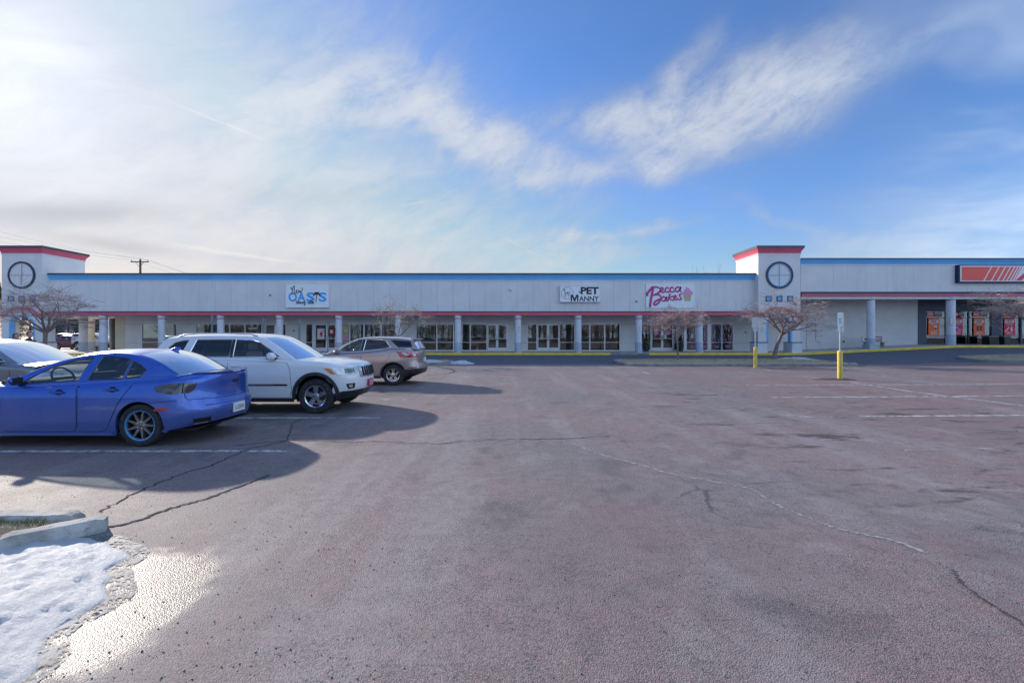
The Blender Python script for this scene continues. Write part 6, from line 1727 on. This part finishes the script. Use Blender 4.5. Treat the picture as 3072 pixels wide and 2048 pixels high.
def rough_stone(name, p0, p1, wd, h, label, seed, tilt=0.0):
    a, b = Vector((p0[0], p0[1], 0)), Vector((p1[0], p1[1], 0)); t = (b-a); L_ = t.length; t.normalize(); q = Vector((-t.y, t.x, 0)); bm = bmesh.new()
    n = max(4, int(L_/0.06)); prof = [(-.5, -.05), (-.5, .8), (-.42, 1.0), (.42, 1.0), (.5, .8), (.5, -.05)]
    rings = []
    for k in range(n+1):
        u = k/n; c = a+t*(L_*u); end = 0.0 if 0 < k < n else 1.0
        rings.append([bm.verts.new(c + q*(w*wd*(1-0.12*end) + 0.018*hnoise(c.x*9+i, c.y*9, seed)) + t*(0.05*hnoise(i*2.1, k*.7, seed+4)*(1 if k == n else 0.2)) + Vector((0, 0, h*z*(1-0.10*end) + tilt*u + 0.012*hnoise(c.x*8, i*3.0+c.y*8, seed+2)))) for i, (w, z) in enumerate(prof)])
    for r0, r1 in zip(rings, rings[1:]):
        for i in range(len(prof)-1): bm.faces.new((r0[i], r0[i+1], r1[i+1], r1[i]))
    bm.faces.new(rings[0][::-1]); bm.faces.new(rings[-1]); bmesh.ops.recalc_face_normals(bm, faces=bm.faces)
    mb = MB(); mb.add_bm(bm); bm.free()
    return tag(put(name, mb, 'old_concrete', None, 35), label, 'kerb stone')
rough_stone('broken_kerb_stone', (-3.96, 3.52), (-3.50, 3.92), 0.14, 0.12, 'broken slanting end of a concrete kerb above the snow bank', 1)
rough_stone('kerb_stone', (-9.0, 3.98), (-5.9, 3.97), 0.15, 0.14, 'straight concrete kerb length farthest left behind the snow bank', 2)
rough_stone('kerb_stone', (-5.88, 3.97), (-3.78, 3.96), 0.15, 0.13, 'straight concrete kerb length meeting the broken kerb end', 3)
vg = [(-9, 3.88), (-3.95, 3.88), (-3.70, 3.72), (-4.0, 3.50), (-9, 3.5)]
V, T = fill(vg, (), 0.12); mb = MB(); mb.v = [(p.x, p.y, 0.075+0.02*hnoise(p.x*4, p.y*4, 8)) for p in V]
for f in T: mb.face(f if (V[f[1]]-V[f[0]]).cross(V[f[2]]-V[f[0]]) > 0 else f[::-1])
struct(put('verge', mb, 'dry_grass', None, 180))
rnd = random.Random(3); g1, g2 = MB(), MB()
for _ in range(5200):
    x, y = rnd.uniform(-6, -3.7), rnd.uniform(3.55, 3.88)
    if not inside(vg, x, y): continue
    g = g2 if y > 3.80 and rnd.random() < .6 else g1; a = rnd.uniform(0, 6.28); h = rnd.uniform(.008, .04 if g is g1 else .06); l = rnd.uniform(.015, .05); w = rnd.uniform(.002, .004); i = len(g.v); c, s_ = math.cos(a), math.sin(a)
    g.v += [(x-s_*w, y+c*w, .075), (x+s_*w, y-c*w, .075), (x+c*l, y+s_*l, .08+h)]; g.face((i, i+1, i+2))
for g, m, nm, lb in ((g1, 'straw', 'dry_grass', 'dry straw coloured grass on the verge above the snow bank'), (g2, 'green_blade', 'green_grass', 'green grass tufts along the straight kerb')):
    o = stuff(put(nm, g, m)); o['label'] = lb
# loose grit and small stones in the foreground
gm_ = MB(); rnd = random.Random(5)
for _ in range(900):
    Y = 2.1+rnd.random()**2*7; x = rnd.uniform(-1.2, 1.2)*Y if rnd.random() < .6 else rnd.uniform(-1.15, -.3)*Y
    if inside(fg_edge, x, Y): continue
    s_ = rnd.uniform(.003, .008); i = len(gm_.v); a = rnd.uniform(0, 6)
    gm_.v += [(x+s_*math.cos(a+k*2.09), Y+s_*math.sin(a+k*2.09), .001) for k in range(3)] + [(x, Y, s_*rnd.uniform(.8, 1.3))]
    for f in ((0, 1, 3), (1, 2, 3), (2, 0, 3)): gm_.face([i+k for k in f])
mat('grit', (0.10, 0.095, 0.10), 0.9, var=0.4, scale=30)
o = stuff(put('grit', gm_, 'grit')); o['label'] = 'loose grit scattered on the asphalt'

# ------------------------------------------------------------------ bollard signs, posts, bench, bins, pots
mat('bollard_yellow', (0.74, 0.56, 0.09), 0.55, var=0.08, scale=3, dirt=((0.35, 0.27, 0.08), 0.5)); mat('galvanised', (0.42, 0.45, 0.47), 0.4, 0.7, var=0.12, scale=8); mat('sign_back', (0.66, 0.69, 0.66), 0.45, 0.0, var=0.06)
def bollard_sign(px, py, lab, yaw, small):
    X_, Y_ = GP(px, py); s = 1.0
    t = thing('bollard_sign', (X_, Y_, 0), lab, 'sign', 'accessible parking signs on yellow bollards')
    put('bollard', MB().lathe([(.090, -.05), (.090, 1.05), (.080, 1.10), (.05, 1.13), (.0001, 1.14)], 20, (X_, Y_, 0), cap=False), 'bollard_yellow', t, 50)
    post = MB().box(X_-.022, X_+.022, Y_-.016, Y_+.016, 1.1, 2.55); put('sign_post', post, 'galvanised', t)
    holes = MB()
    for k in range(12): holes.lathe([(.008, -.0175), (.0001, -.0176)], 6, (X_, Y_, 1.2+k*.055), 'Y', cap=False)
    stuff(put('post_holes', holes, 'seam_black', t))
    c, s_ = math.cos(yaw), math.sin(yaw)
    def plate(nm, u0, u1, z0, z1, m, off):
        mb = MB(); bm = MB().cbox(u0, u1, -.004, .004, z0, z1, .0015)
        mb = MB(); mb.v = [(X_+p[0]*c-(p[1]+off)*s_*1, Y_+p[0]*s_+(p[1]+off)*c, p[2]) for p in bm.v]; mb.f = bm.f; mb.m = bm.m
        return put(nm, mb, m, t)
    if small:
        p1 = plate('sign_plate', -.14, .14, 2.05, 2.60, 'sign_back', -.03)
        plate('lower_plate', -.135, -.03, 1.86, 2.03, 'sign_back', -.03); plate('lower_plate', .05, .155, 1.86, 2.03, 'sign_back', -.03)
        q = plate('blue_symbol', -.085, .02, 2.18, 2.38, 'light_blue', -.037)
        put('wheelchair_mark', strokes([[(.45,.85),(.45,.5),(.75,.5),(.85,.15)], [(.4,.55),(.2,.35),(.35,.1),(.6,.15),(.68,.35)]], .014, (X_-.085, 2.19), .11, .18, Y_-.060), 'paper', q)
    else:
        p1 = plate('sign_plate', -.16, .16, 2.14, 2.69, 'sign_back', -.03); plate('lower_plate', -.115, .115, 1.95, 2.12, 'sign_back', -.03)
    return t
bollard_sign(2266, 1103.5, 'yellow bollard with a grey sign post, farther one near the long island', R(-38), False)
bollard_sign(2520, 1138, 'nearer yellow bollard carrying a blue wheelchair sign and small plates', R(14), True)
# mound of dirt round the nearer bollard
bx, by = GP(2520, 1138); mb = MB()
mat('dirt', (0.085, 0.065, 0.06), 0.95, var=0.3, scale=9, bump=0.01, bscale=40)
mb.grid(lambda u, v: (bx-1.9+u*2.5, by-.40+v*.8, 0.004+max(0, .05*(1-((u-.68)/.34)**2-((v-.5)/.42)**2) + .012*hnoise(u*9, v*6, 2))-.002), 40, 20)
mb.f = [f for f in mb.f if max(mb.v[k][2] for k in f) > .006]; mb.m = [0]*len(mb.f)
stuff(put('dirt_patch', mb, 'dirt', None, 180))['label'] = 'thin patch of brown dirt round the nearer bollard'
for px, top, Y_, lab in ((636, 947, 31.0, 'tallest bare grey post left of the salon doors'), (790, 955.5, 32.0, 'bare grey post in front of the salon doors'), (898, 960, 31.5, 'bare grey post below the salon sign'), (983.5, 964, 33.0, 'thin bare grey post in front of the salon side door')):
    x, z = PX(px, Y_), PZ(top, Y_); g = G(x, Y_)
    t = thing('steel_post', (x, Y_, g), lab, 'post', 'bare posts along the drive'); r = .05 if px != 983.5 else .025
    put('post_tube', MB().box(x-r, x+r, Y_-r, Y_+r, g-.05, z-.01), 'green_grey', t); put('post_cap', MB().extrude([(x-r-.004, z-.01), (x+r+.004, z-.01), (x+r*.4, z+.012), (x-r*.4, z+.012)], Y_-r-.004, Y_+r+.004, 'XZ'), 'green_grey', t)
# advertising bench
mat('bench_wood', (0.42, 0.36, 0.16), 0.8, var=0.2, scale=5); mat('bench_concrete', (0.42, 0.42, 0.42), 0.9, var=0.15, scale=5)
mat('bench_purple', (0.20, 0.04, 0.16), 0.6, var=0.05)
Yb = 38.6; bx0, bx1 = PX(2586, Yb), PX(2655, Yb); zb = SW((bx0+bx1)/2)+0.03; sl_ = (SW(bx1)-SW(bx0))/(bx1-bx0)
t = thing('advertising_bench', ((bx0+bx1)/2, Yb, zb), 'slatted bench with purple and white advertising back behind the column', 'bench')
for k in range(3):
    put('seat_slat', MB().cbox(bx0, bx1, Yb-.28+k*.14, Yb-.16+k*.14, zb+.43, zb+.47, .006), 'bench_wood', t)
for k in (0.14, 0.86):
    lx_ = bx0+(bx1-bx0)*k
    put('leg', MB().extrude([(Yb-.25, zb-.12), (Yb-.28, zb+.43), (Yb+.12, zb+.43), (Yb+.16, zb-.12), (Yb+.05, zb-.12), (Yb-.05, zb+.2), (Yb-.15, zb-.12)], lx_-.05, lx_+.05, 'YZ'), 'bench_concrete', t)
bk_ = put('backrest', MB().cbox(bx0+.1, bx1-.15, Yb+.13, Yb+.17, zb+.50, zb+.92, .01), 'bench_wood', t)
put('advert_panel', MB().box(bx0+.12, bx0+.55, Yb+.122, Yb+.129, zb+.53, zb+.90), 'paper', bk_); put('advert_panel', MB().box(bx0+.57, bx1-.17, Yb+.122, Yb+.129, zb+.53, zb+.90), 'bench_purple', bk_)
put('advert_mark', MB().lathe([(.0001, -.004), (.10, -.004)], 14, (bx0+.38, Yb+.12, zb+.70), 'Y', cap=False), 'bench_purple', bk_)
for k in range(2): put('advert_line', MB().box(bx0+1.2, bx1-.25, Yb+.116, Yb+.1215, zb+.62+k*.14, zb+.69+k*.14), 'paper', bk_)
# litter bins in front of the dark store
def bin_(px0, px1, pt, pb, lab):
    Y_ = 38.9; x0_, x1_ = PX(px0, Y_), PX(px1, Y_); g = SW(x0_); z = PZ(pt, Y_)
    t = thing('litter_bin', ((x0_+x1_)/2, Y_, g), lab, 'bin', 'black litter bins outside the store'); w = x1_-x0_
    put('bin_body', MB().extrude([(x0_+w*.08, g), (x1_-w*.08, g), (x1_, z-.06), (x0_, z-.06)], Y_-w*.4, Y_+w*.4, 'XZ'), 'black_plastic', t)
    put('bin_rim', MB().cbox(x0_-.03, x1_+.03, Y_-w*.44, Y_+w*.44, z-.06, z, .015), 'black_plastic', t); put('bin_liner', MB().cbox(x0_-.035, x1_+.035, Y_-w*.45, Y_+w*.45, z-.10, z-.065, .01), 'sign_back', t)
bin_(2956, 2984, 1006, 1033, 'large black bin with pale liner left of the dark pier'); bin_(3004, 3024, 1006, 1033, 'narrow black bin right of the dark pier')
# clipped evergreens in pots
mat('evergreen', (0.022, 0.050, 0.024), 0.8, var=0.4, scale=6); mat('pot', (0.05, 0.055, 0.06), 0.7, var=0.2)
def topiary(px, lab, seed):
    Y_ = 39.75; x = PX(px, Y_); g = SW(x); t = thing('potted_evergreen', (x, Y_, g), lab, 'plant', 'clipped evergreens flanking the bakery doors'); rnd = random.Random(seed)
    put('pot', MB().lathe([(.0001, g), (.20, g), (.27, g+.50), (.30, g+.52), (.30, g+.58), (.25, g+.58), (.0001, g+.54)], 20, (x, Y_, 0), cap=False), 'pot', t, 45)
    put('stem', MB().tube([(x, Y_, g+.5), (x, Y_, g+1.5)], .025, 6), 'bark', t)
    mb = MB()
    for k in range(2600):
        u = rnd.random(); r = .27*(1-u*.75)*(0.75+.3*math.sin(u*22+3)); a = rnd.uniform(0, 6.28); rr = r*rnd.uniform(.7, 1.08); p = Vector((x+rr*math.cos(a), Y_+rr*math.sin(a), g+.58+u*1.0)); s_ = rnd.uniform(.02, .045)
        d = Vector((rnd.uniform(-1, 1), rnd.uniform(-1, 1), rnd.uniform(-.3, 1))).normalized()*s_; e = d.orthogonal().normalized()*s_*.45; i = len(mb.v); mb.v += [tuple(p-e), tuple(p+e), tuple(p+d)]; mb.face((i, i+1, i+2))
    put('foliage', mb, 'evergreen', t)
topiary(1939, 'potted clipped evergreen left of the bakery doors', 1); topiary(2041, 'potted clipped evergreen right of the bakery doors', 2)
x, z = PX(1432, WY+.5), WB+.05
t = thing('waste_bucket', (x, WY+.5, z), 'small white bucket behind the glass left of the plain double doors', 'bucket')
put('bucket_shell', MB().lathe([(.0001, z), (.11, z), (.14, z+.30), (.13, z+.30), (.10, z+.02)], 18, (x, WY+.5, 0), cap=False), 'sign_white', t, 45); put('bucket_rim', MB().lathe([(.14, z+.29), (.148, z+.30), (.148, z+.312), (.135, z+.312)], 18, (x, WY+.5, 0), cap=False), 'trim_white', t)

# ------------------------------------------------------------------ utility pole and wires
mat('pole_wood', (0.14, 0.10, 0.085), 0.9, var=0.2, scale=3); mat('wire', (0.06, 0.06, 0.07), 0.7, var=0)
Yp = 62.0; xp = PX(421, Yp); zt_ = PZ(779, Yp)
t = thing('utility_pole', (xp, Yp, 0.4), 'wooden utility pole with crossarm rising behind the shop roof', 'utility pole')
put('pole', MB().lathe([(.17, .2), (.12, zt_)], 10, (xp, Yp, 0)), 'pole_wood', t, 60)
za_ = PZ(786, Yp); hw_ = (445-392)/2*Yp/F
put('crossarm', MB().cbox(xp-hw_, xp+hw_, Yp-.16, Yp-.05, za_-.06, za_+.07, .01), 'pole_wood', t)
for sd in (-1, 1): put('brace', MB().tube([(xp+sd*hw_*.45, Yp-.10, za_-.05), (xp+sd*.1, Yp-.12, za_-.60)], .025, 6), 'pole_wood', t)
tips = [(xp-hw_*.92, za_+.07), (xp, zt_), (xp+hw_*.92, za_+.07)]
for a, b in tips: put('insulator', MB().lathe([(.03, b), (.05, b+.05), (.06, b+.14), (.03, b+.2)], 8, (a, Yp-.10 if a != xp else Yp, 0)), 'sign_grey', t, 60)
def wire(p, q, sag, lab, r=.009):
    P = [Vector(p).lerp(Vector(q), k/24)-Vector((0, 0, sag*4*(k/24)*(1-k/24))) for k in range(25)]
    tag(put('overhead_wire', MB().tube(P, r, 5), 'wire'), lab, 'wire', 'overhead wires on the utility pole')
for k, (a, b) in enumerate(tips):
    nm = ('front', 'middle', 'rear')[k]
    wire((a, Yp, b+.2), (-92+k*2, 66+k*3, PZ(690, 66)+2.2+k*.5), .7, 'thin overhead wire running left from the pole, %s of three' % nm)
    wire((a, Yp, b+.2), (-34+k*.8, 86, b-6.4), .5, 'thin overhead wire running right and back from the pole, %s of three' % nm)

# ------------------------------------------------------------------ people behind the grey car
mat('skin', (0.50, 0.30, 0.23), 0.6, var=0.06, scale=9); mat('hair_brown', (0.10, 0.055, 0.035), 0.7, var=0.2, scale=30); mat('hair_auburn', (0.16, 0.075, 0.05), 0.7, var=0.2, scale=30); mat('coat_dark', (0.035, 0.04, 0.055), 0.9, var=0.15); mat('coat_grey', (0.22, 0.24, 0.27), 0.9, var=0.15); mat('jeans', (0.06, 0.085, 0.15), 0.9, var=0.15); mat('shoe', (0.03, 0.028, 0.027), 0.6, var=0.1); mat('eye', (0.02, 0.015, 0.012), 0.3, var=0)
def skin_body(name, joints, bones, parent, m, levels=2):
    me = bpy.data.meshes.new(name); keys = list(joints); me.from_pydata([joints[k][0] for k in keys], [(keys.index(a), keys.index(b)) for a, b in bones], []); me.materials.append(MATS[m])
    o = link(name, me, parent); md = o.modifiers.new('skin', 'SKIN'); md.use_smooth_shade = True
    for k, v in zip(keys, me.skin_vertices[0].data): v.radius = joints[k][1] if isinstance(joints[k][1], tuple) else (joints[k][1],)*2
    me.skin_vertices[0].data[0].use_root = True
    sb = o.modifiers.new('sub', 'SUBSURF'); sb.levels = levels; sb.render_levels = levels
    return o
def person(X_, Y_, h, lab, hair, coat, rz, bob):
    t = thing('person', (X_, Y_, G(X_, Y_)), lab, 'person', None); k = h/1.80
    def J(x, y, z, r): return ((x*k, y*k, z*k), tuple(a*k for a in r) if isinstance(r, tuple) else r*k)
    j = dict(pel=J(0, 0, .98, (.15, .11)), wa=J(0, 0, 1.12, (.14, .10)), ch=J(.01, 0, 1.35, (.17, .12)), nk=J(.015, 0, 1.50, .065), hd0=J(.03, 0, 1.58, .06),
             shl=J(0, .17, 1.44, .075), ell=J(-.06, .23, 1.15, .055), wrl=J(.05, .24, .91, .04), shr=J(0, -.17, 1.44, .075), elr=J(-.02, -.23, 1.15, .055), wrr=J(.16, -.22, .97, .04),
             hil=J(0, .095, .90, .10), knl=J(.16, .10, .52, .07), anl=J(.14, .10, .10, .05), hir=J(0, -.095, .90, .10), knr=J(-.02, -.10, .50, .07), anr=J(-.26, -.10, .13, .05))
    body = skin_body('body', j, [('pel', 'wa'), ('wa', 'ch'), ('ch', 'nk'), ('nk', 'hd0'), ('ch', 'shl'), ('shl', 'ell'), ('ell', 'wrl'), ('ch', 'shr'), ('shr', 'elr'), ('elr', 'wrr'), ('pel', 'hil'), ('hil', 'knl'), ('knl', 'anl'), ('pel', 'hir'), ('hir', 'knr'), ('knr', 'anr')], t, coat)
    tr_ = skin_body('trousers', dict(a=J(0, 0, .96, (.16, .125)), b=J(0, .095, .86, .11), c=J(.16, .10, .52, .085), d=J(.14, .10, .10, .07), e=J(0, -.095, .86, .11), f=J(-.02, -.10, .50, .085), g=J(-.26, -.10, .13, .07)), [('a', 'b'), ('b', 'c'), ('c', 'd'), ('a', 'e'), ('e', 'f'), ('f', 'g')], t, 'jeans')
    for sx, sy, sz in ((.14, .10, .03), (-.26, -.10, .05)):
        link('shoe', MB().cbox((sx-.09)*k, (sx+.19)*k, (sy-.05)*k, (sy+.05)*k, (sz-.03)*k, (sz+.07)*k, .03*k).mesh('shoe', ['shoe'], 60), t)
    for hx, hy, hz in ((.05, .24, .91), (.16, -.22, .97)):
        jj = {'w': J(hx, hy, hz, .032), 'p': J(hx+.02, hy, hz-.07, (.042, .022))}; bb = [('w', 'p')]
        for q in range(4):
            o = (-.033+.022*q); jj['a%d' % q] = J(hx+.03+o, hy, hz-.12, .0105); jj['b%d' % q] = J(hx+.045+o, hy+(-.02 if hy > 0 else .02), hz-.17+.008*abs(q-1.4), .0095); bb += [('p', 'a%d' % q), ('a%d' % q, 'b%d' % q)]
        jj['t'] = J(hx+.065, hy, hz-.08, .012); jj['u'] = J(hx+.075, hy, hz-.125, .010); bb += [('p', 't'), ('t', 'u')]
        skin_body('hand', jj, bb, t, 'skin', 1)
    # head with a face, looking along +x
    bm = bmesh.new(); bmesh.ops.create_uvsphere(bm, u_segments=24, v_segments=18, radius=1.0); c = Vector((.045, 0, 1.685))
    for v in bm.verts:
        p = v.co.copy(); x, y, z = p.x*.098, p.y*.076, p.z*.118
        if p.z < -.1: x += .012*(-p.z); y *= 1-.30*max(0, -p.z-.1); x = x if p.x < 0 else x*(1-.10*(-p.z))
        if p.x > .75 and abs(p.y) < .25 and -.45 < p.z < .15: x += .024*(1-abs(p.y)/.25)*(1-abs(p.z+.22)/.42)
        if p.x > .7 and -.05 < p.z < .22 and .2 < abs(p.y) < .6: x -= .007
        if p.x > .7 and -.72 < p.z < -.5 and abs(p.y) < .35: x += .006
        if p.x < -.3 and p.z < -.4: x *= .8
        v.co = (c + Vector((x, y, z)))*k
    mb = MB(); mb.add_bm(bm); bm.free(); hd = link('head', mb.mesh('head', ['skin'], 180), t)
    for sy in (1, -1):
        e = MB(); bm = bmesh.new(); bmesh.ops.create_uvsphere(bm, u_segments=10, v_segments=8, radius=1)
        for v in bm.verts: v.co = (c+Vector((-.008+v.co.x*.018, sy*.078+v.co.y*.010, -.012+v.co.z*.032)))*k
        e.add_bm(bm); bm.free(); link('ear', e.mesh('ear', ['skin'], 180), hd)
        e = MB(); bm = bmesh.new(); bmesh.ops.create_uvsphere(bm, u_segments=8, v_segments=6, radius=1)
        for v in bm.verts: v.co = (c+Vector((.082+v.co.x*.008, sy*.031+v.co.y*.013, .012+v.co.z*.007)))*k
        e.add_bm(bm); bm.free(); link('eye', e.mesh('eye', ['eye'], 180), hd)
    m_ = MB().tube([((c.x+.082)*k, -.022*k, (c.z-.068)*k), ((c.x+.091)*k, 0, (c.z-.066)*k), ((c.x+.082)*k, .022*k, (c.z-.068)*k)], .005*k, 6); link('mouth', m_.mesh('mouth', ['sign_letter_red'], 60), hd)
    bm = bmesh.new(); bmesh.ops.create_uvsphere(bm, u_segments=28, v_segments=20, radius=1.0)
    lowz = -.75 if bob else -.30
    dead = [v for v in bm.verts if (v.co.x > .55 and v.co.z < .50) or v.co.z < lowz or (v.co.x > .1 and v.co.z < .0)]
    bmesh.ops.delete(bm, geom=dead, context='VERTS')
    for v in bm.verts:
        p = v.co.copy(); f = 1.07 + .04*hnoise(p.x*4, p.y*4+p.z*5, 3); v.co = (c+Vector((p.x*.104*f - (.012 if bob else 0), p.y*.084*f, p.z*.124*f)))*k
    mb = MB(); mb.add_bm(bm); bm.free(); link('hair', mb.mesh('hair', [hair], 180), hd)
    nk = link('collar', MB().lathe([(.075*k, 1.46*k), (.085*k, 1.52*k), (.078*k, 1.545*k), (.07*k, 1.545*k)], 18, (.012*k, 0, 0), cap=False).mesh('collar', [coat], 60), t)
    t.rotation_euler = (0, 0, rz); return t
person(PX(86, 16.6), 16.6, 1.86, 'person with short cropped auburn hair and dark collar walking right behind the grey car', 'hair_auburn', 'coat_dark', R(-10), False)
person(PX(45, 17.2), 17.2, 1.80, 'person with fuller brown hair walking left of the other person behind the grey car', 'hair_brown', 'coat_grey', R(-5), True)

# ------------------------------------------------------------------ more cars
grey = place_car(build_crossover, 'parked_crossover', -13.68, 11.25, 0, 1, 'dark grey crossover facing right at the left edge behind the blue sedan', 'paint_grey', True, False); grey.scale = (1, 1, 0.965)
def far(build, name, px, Y, facing, lab, *a, **k):
    r = place_car(build, name, PX(px, Y), Y, G(PX(px, Y), Y), facing, lab, *a, **k); r['group'] = 'cars parked beyond the breezeway'; return r
far(build_crossover, 'parked_crossover', 257, 46.5, 1, 'pale silver vehicle with big wheel seen between the breezeway columns', 'paint_silver', True, False)
far(build_sedan, 'parked_sedan', 196, 47.5, 1, 'dark maroon sedan facing right beyond the left tower', 'paint_maroon', None, 'alloy', 'tail_red')
far(build_crossover, 'parked_crossover', 214, 55.0, -1, 'bright red hatch seen over the maroon sedan', 'paint_red', True, False)
far(build_sedan, 'parked_sedan', 268, 53.5, 1, 'white sedan behind the breezeway columns', 'paint_white', None, 'alloy', 'tail_red')
far(build_crossover, 'parked_crossover', 232, 60.0, 1, 'white crossover peeking over the cars left of the breezeway columns', 'paint_white', True, False)
far(build_suv, 'parked_suv', 310, 60.0, 1, 'white tall vehicle farthest behind the breezeway', 'paint_white')

# ------------------------------------------------------------------ background beyond the breezeway, woods behind the viewer
mat('far_wall', (0.12, 0.11, 0.12), 0.9, var=0.15, scale=0.4); mat('conifer', (0.035, 0.060, 0.022), 0.9, var=0.5, scale=1.2)
def evergreen(X_, Y_, h, r, lab, seed):
    t = thing('evergreen_tree', (X_, Y_, G(X_, Y_)), lab, 'tree', 'evergreens beyond the breezeway'); g = t.location.z; rnd = random.Random(seed)
    put('trunk', MB().tube([(X_, Y_, g-.1), (X_, Y_, g+h*.9)], [.16, .03], 8), 'dark_bark', t); mb = MB()
    for k in range(int(5200)):
        u = rnd.random()**.8; rr = r*(1-u)**.75*math.sqrt(rnd.uniform(.15, 1))*(1+.2*math.sin(u*40)); a = rnd.uniform(0, 6.28); p = Vector((X_+rr*math.cos(a), Y_+rr*math.sin(a), g+.3+u*(h-.3)-rr*.18)); s_ = rnd.uniform(.08, .22)
        d = Vector((math.cos(a), math.sin(a), rnd.uniform(-.4, .4))).normalized()*s_; e = d.orthogonal().normalized()*s_*.3; i = len(mb.v); mb.v += [tuple(p-e), tuple(p+e), tuple(p+d)]; mb.face((i, i+1, i+2))
    put('crown', mb, 'conifer', t)
evergreen(PX(205, 62), 62, 4.6, 2.6, 'bushy green evergreen seen through the breezeway', 1); evergreen(PX(90, 60), 60, 5.0, 2.3, 'green evergreen seen through the left arch', 2); evergreen(PX(288, 66), 66, 4.8, 1.6, 'narrow evergreen between the breezeway columns', 3); evergreen(PX(-8, 58), 58, 8.5, 1.6, 'tall evergreen at the left edge beside the tower', 4)
Yh = 74.0; t = thing('far_building', (PX(240, Yh), Yh, .4), 'dark low building far behind the breezeway', 'building')
xa, xb = PX(100, Yh), PX(420, Yh)
put('wall', MB().box(xa, xb, Yh, Yh+10, .2, 2.6), 'wall_stucco', t); put('roof', MB().extrude([(Yh-.8, 2.6), (Yh+5, 6.2), (Yh+10.8, 2.6)], xa-.5, xb+.5, 'YZ'), 'far_wall', t); put('gutter', MB().box(xa-.5, xb+.5, Yh-.95, Yh-.8, 2.5, 2.7), 'trim_white', t)
for k in range(5):
    w_ = put('window', framebox(xa+1.5+k*3.2, xa+3+k*3.2, 1.2, 2.3, Yh-.05, Yh+.02, .07), 'trim_white', t); put('pane', MB().box(xa+1.57+k*3.2, xa+2.93+k*3.2, Yh-.02, Yh-.005, 1.27, 2.23), 'gloss_black', w_)
x, Y_ = PX(325, 58), 58; t = thing('light_pole', (x, Y_, G(x, Y_)), 'white light pole seen between the breezeway columns', 'pole')
put('pole', MB().lathe([(.10, .2), (.07, 6)], 10, (x, Y_, 0)), 'trim_white', t, 60); put('pole_base', MB().lathe([(.22, .2), (.22, .9), (.18, .95)], 14, (x, Y_, 0)), 'kerb_concrete', t, 60)
wd = MB(); rnd = random.Random(12); tw = MB()
for k in range(420):
    X_, Y_ = rnd.uniform(-95, 95), rnd.uniform(-70, -38); h = rnd.uniform(5, 8); r = rnd.uniform(.10, .22)
    wd.tube([(X_, Y_, -.2), (X_+rnd.uniform(-.4, .4), Y_, h*.5), (X_+rnd.uniform(-.8, .8), Y_, h)], [r, r*.7, .03], 5, cap=False)
    for q in range(16):
        z = h*rnd.uniform(.25, .95); a = rnd.uniform(0, 6.28); l = (h-z)*.45+.8; p = Vector((X_, Y_, z)); d = Vector((math.cos(a), math.sin(a), .9)).normalized()
        wd.tube([p, p+d*l*.5, p+d*l+Vector((0, 0, l*.2))], [.05, .035, .015], 3, cap=False)
for k in range(26000):
    X_, Y_ = rnd.uniform(-95, 95), rnd.uniform(-70, -36); z = rnd.random()**1.4*4.2; a = rnd.uniform(0, 6.28); l = rnd.uniform(.4, 1.3); i = len(wd.v); w_ = rnd.uniform(.02, .06)
    wd.v += [(X_, Y_, z), (X_+w_, Y_, z), (X_+l*math.cos(a), Y_+l*math.sin(a), z+l*.9)]; wd.face((i, i+1, i+2))
o = stuff(put('woods', wd, 'dark_bark')); o['label'] = 'bare winter woods across the road behind the viewer'
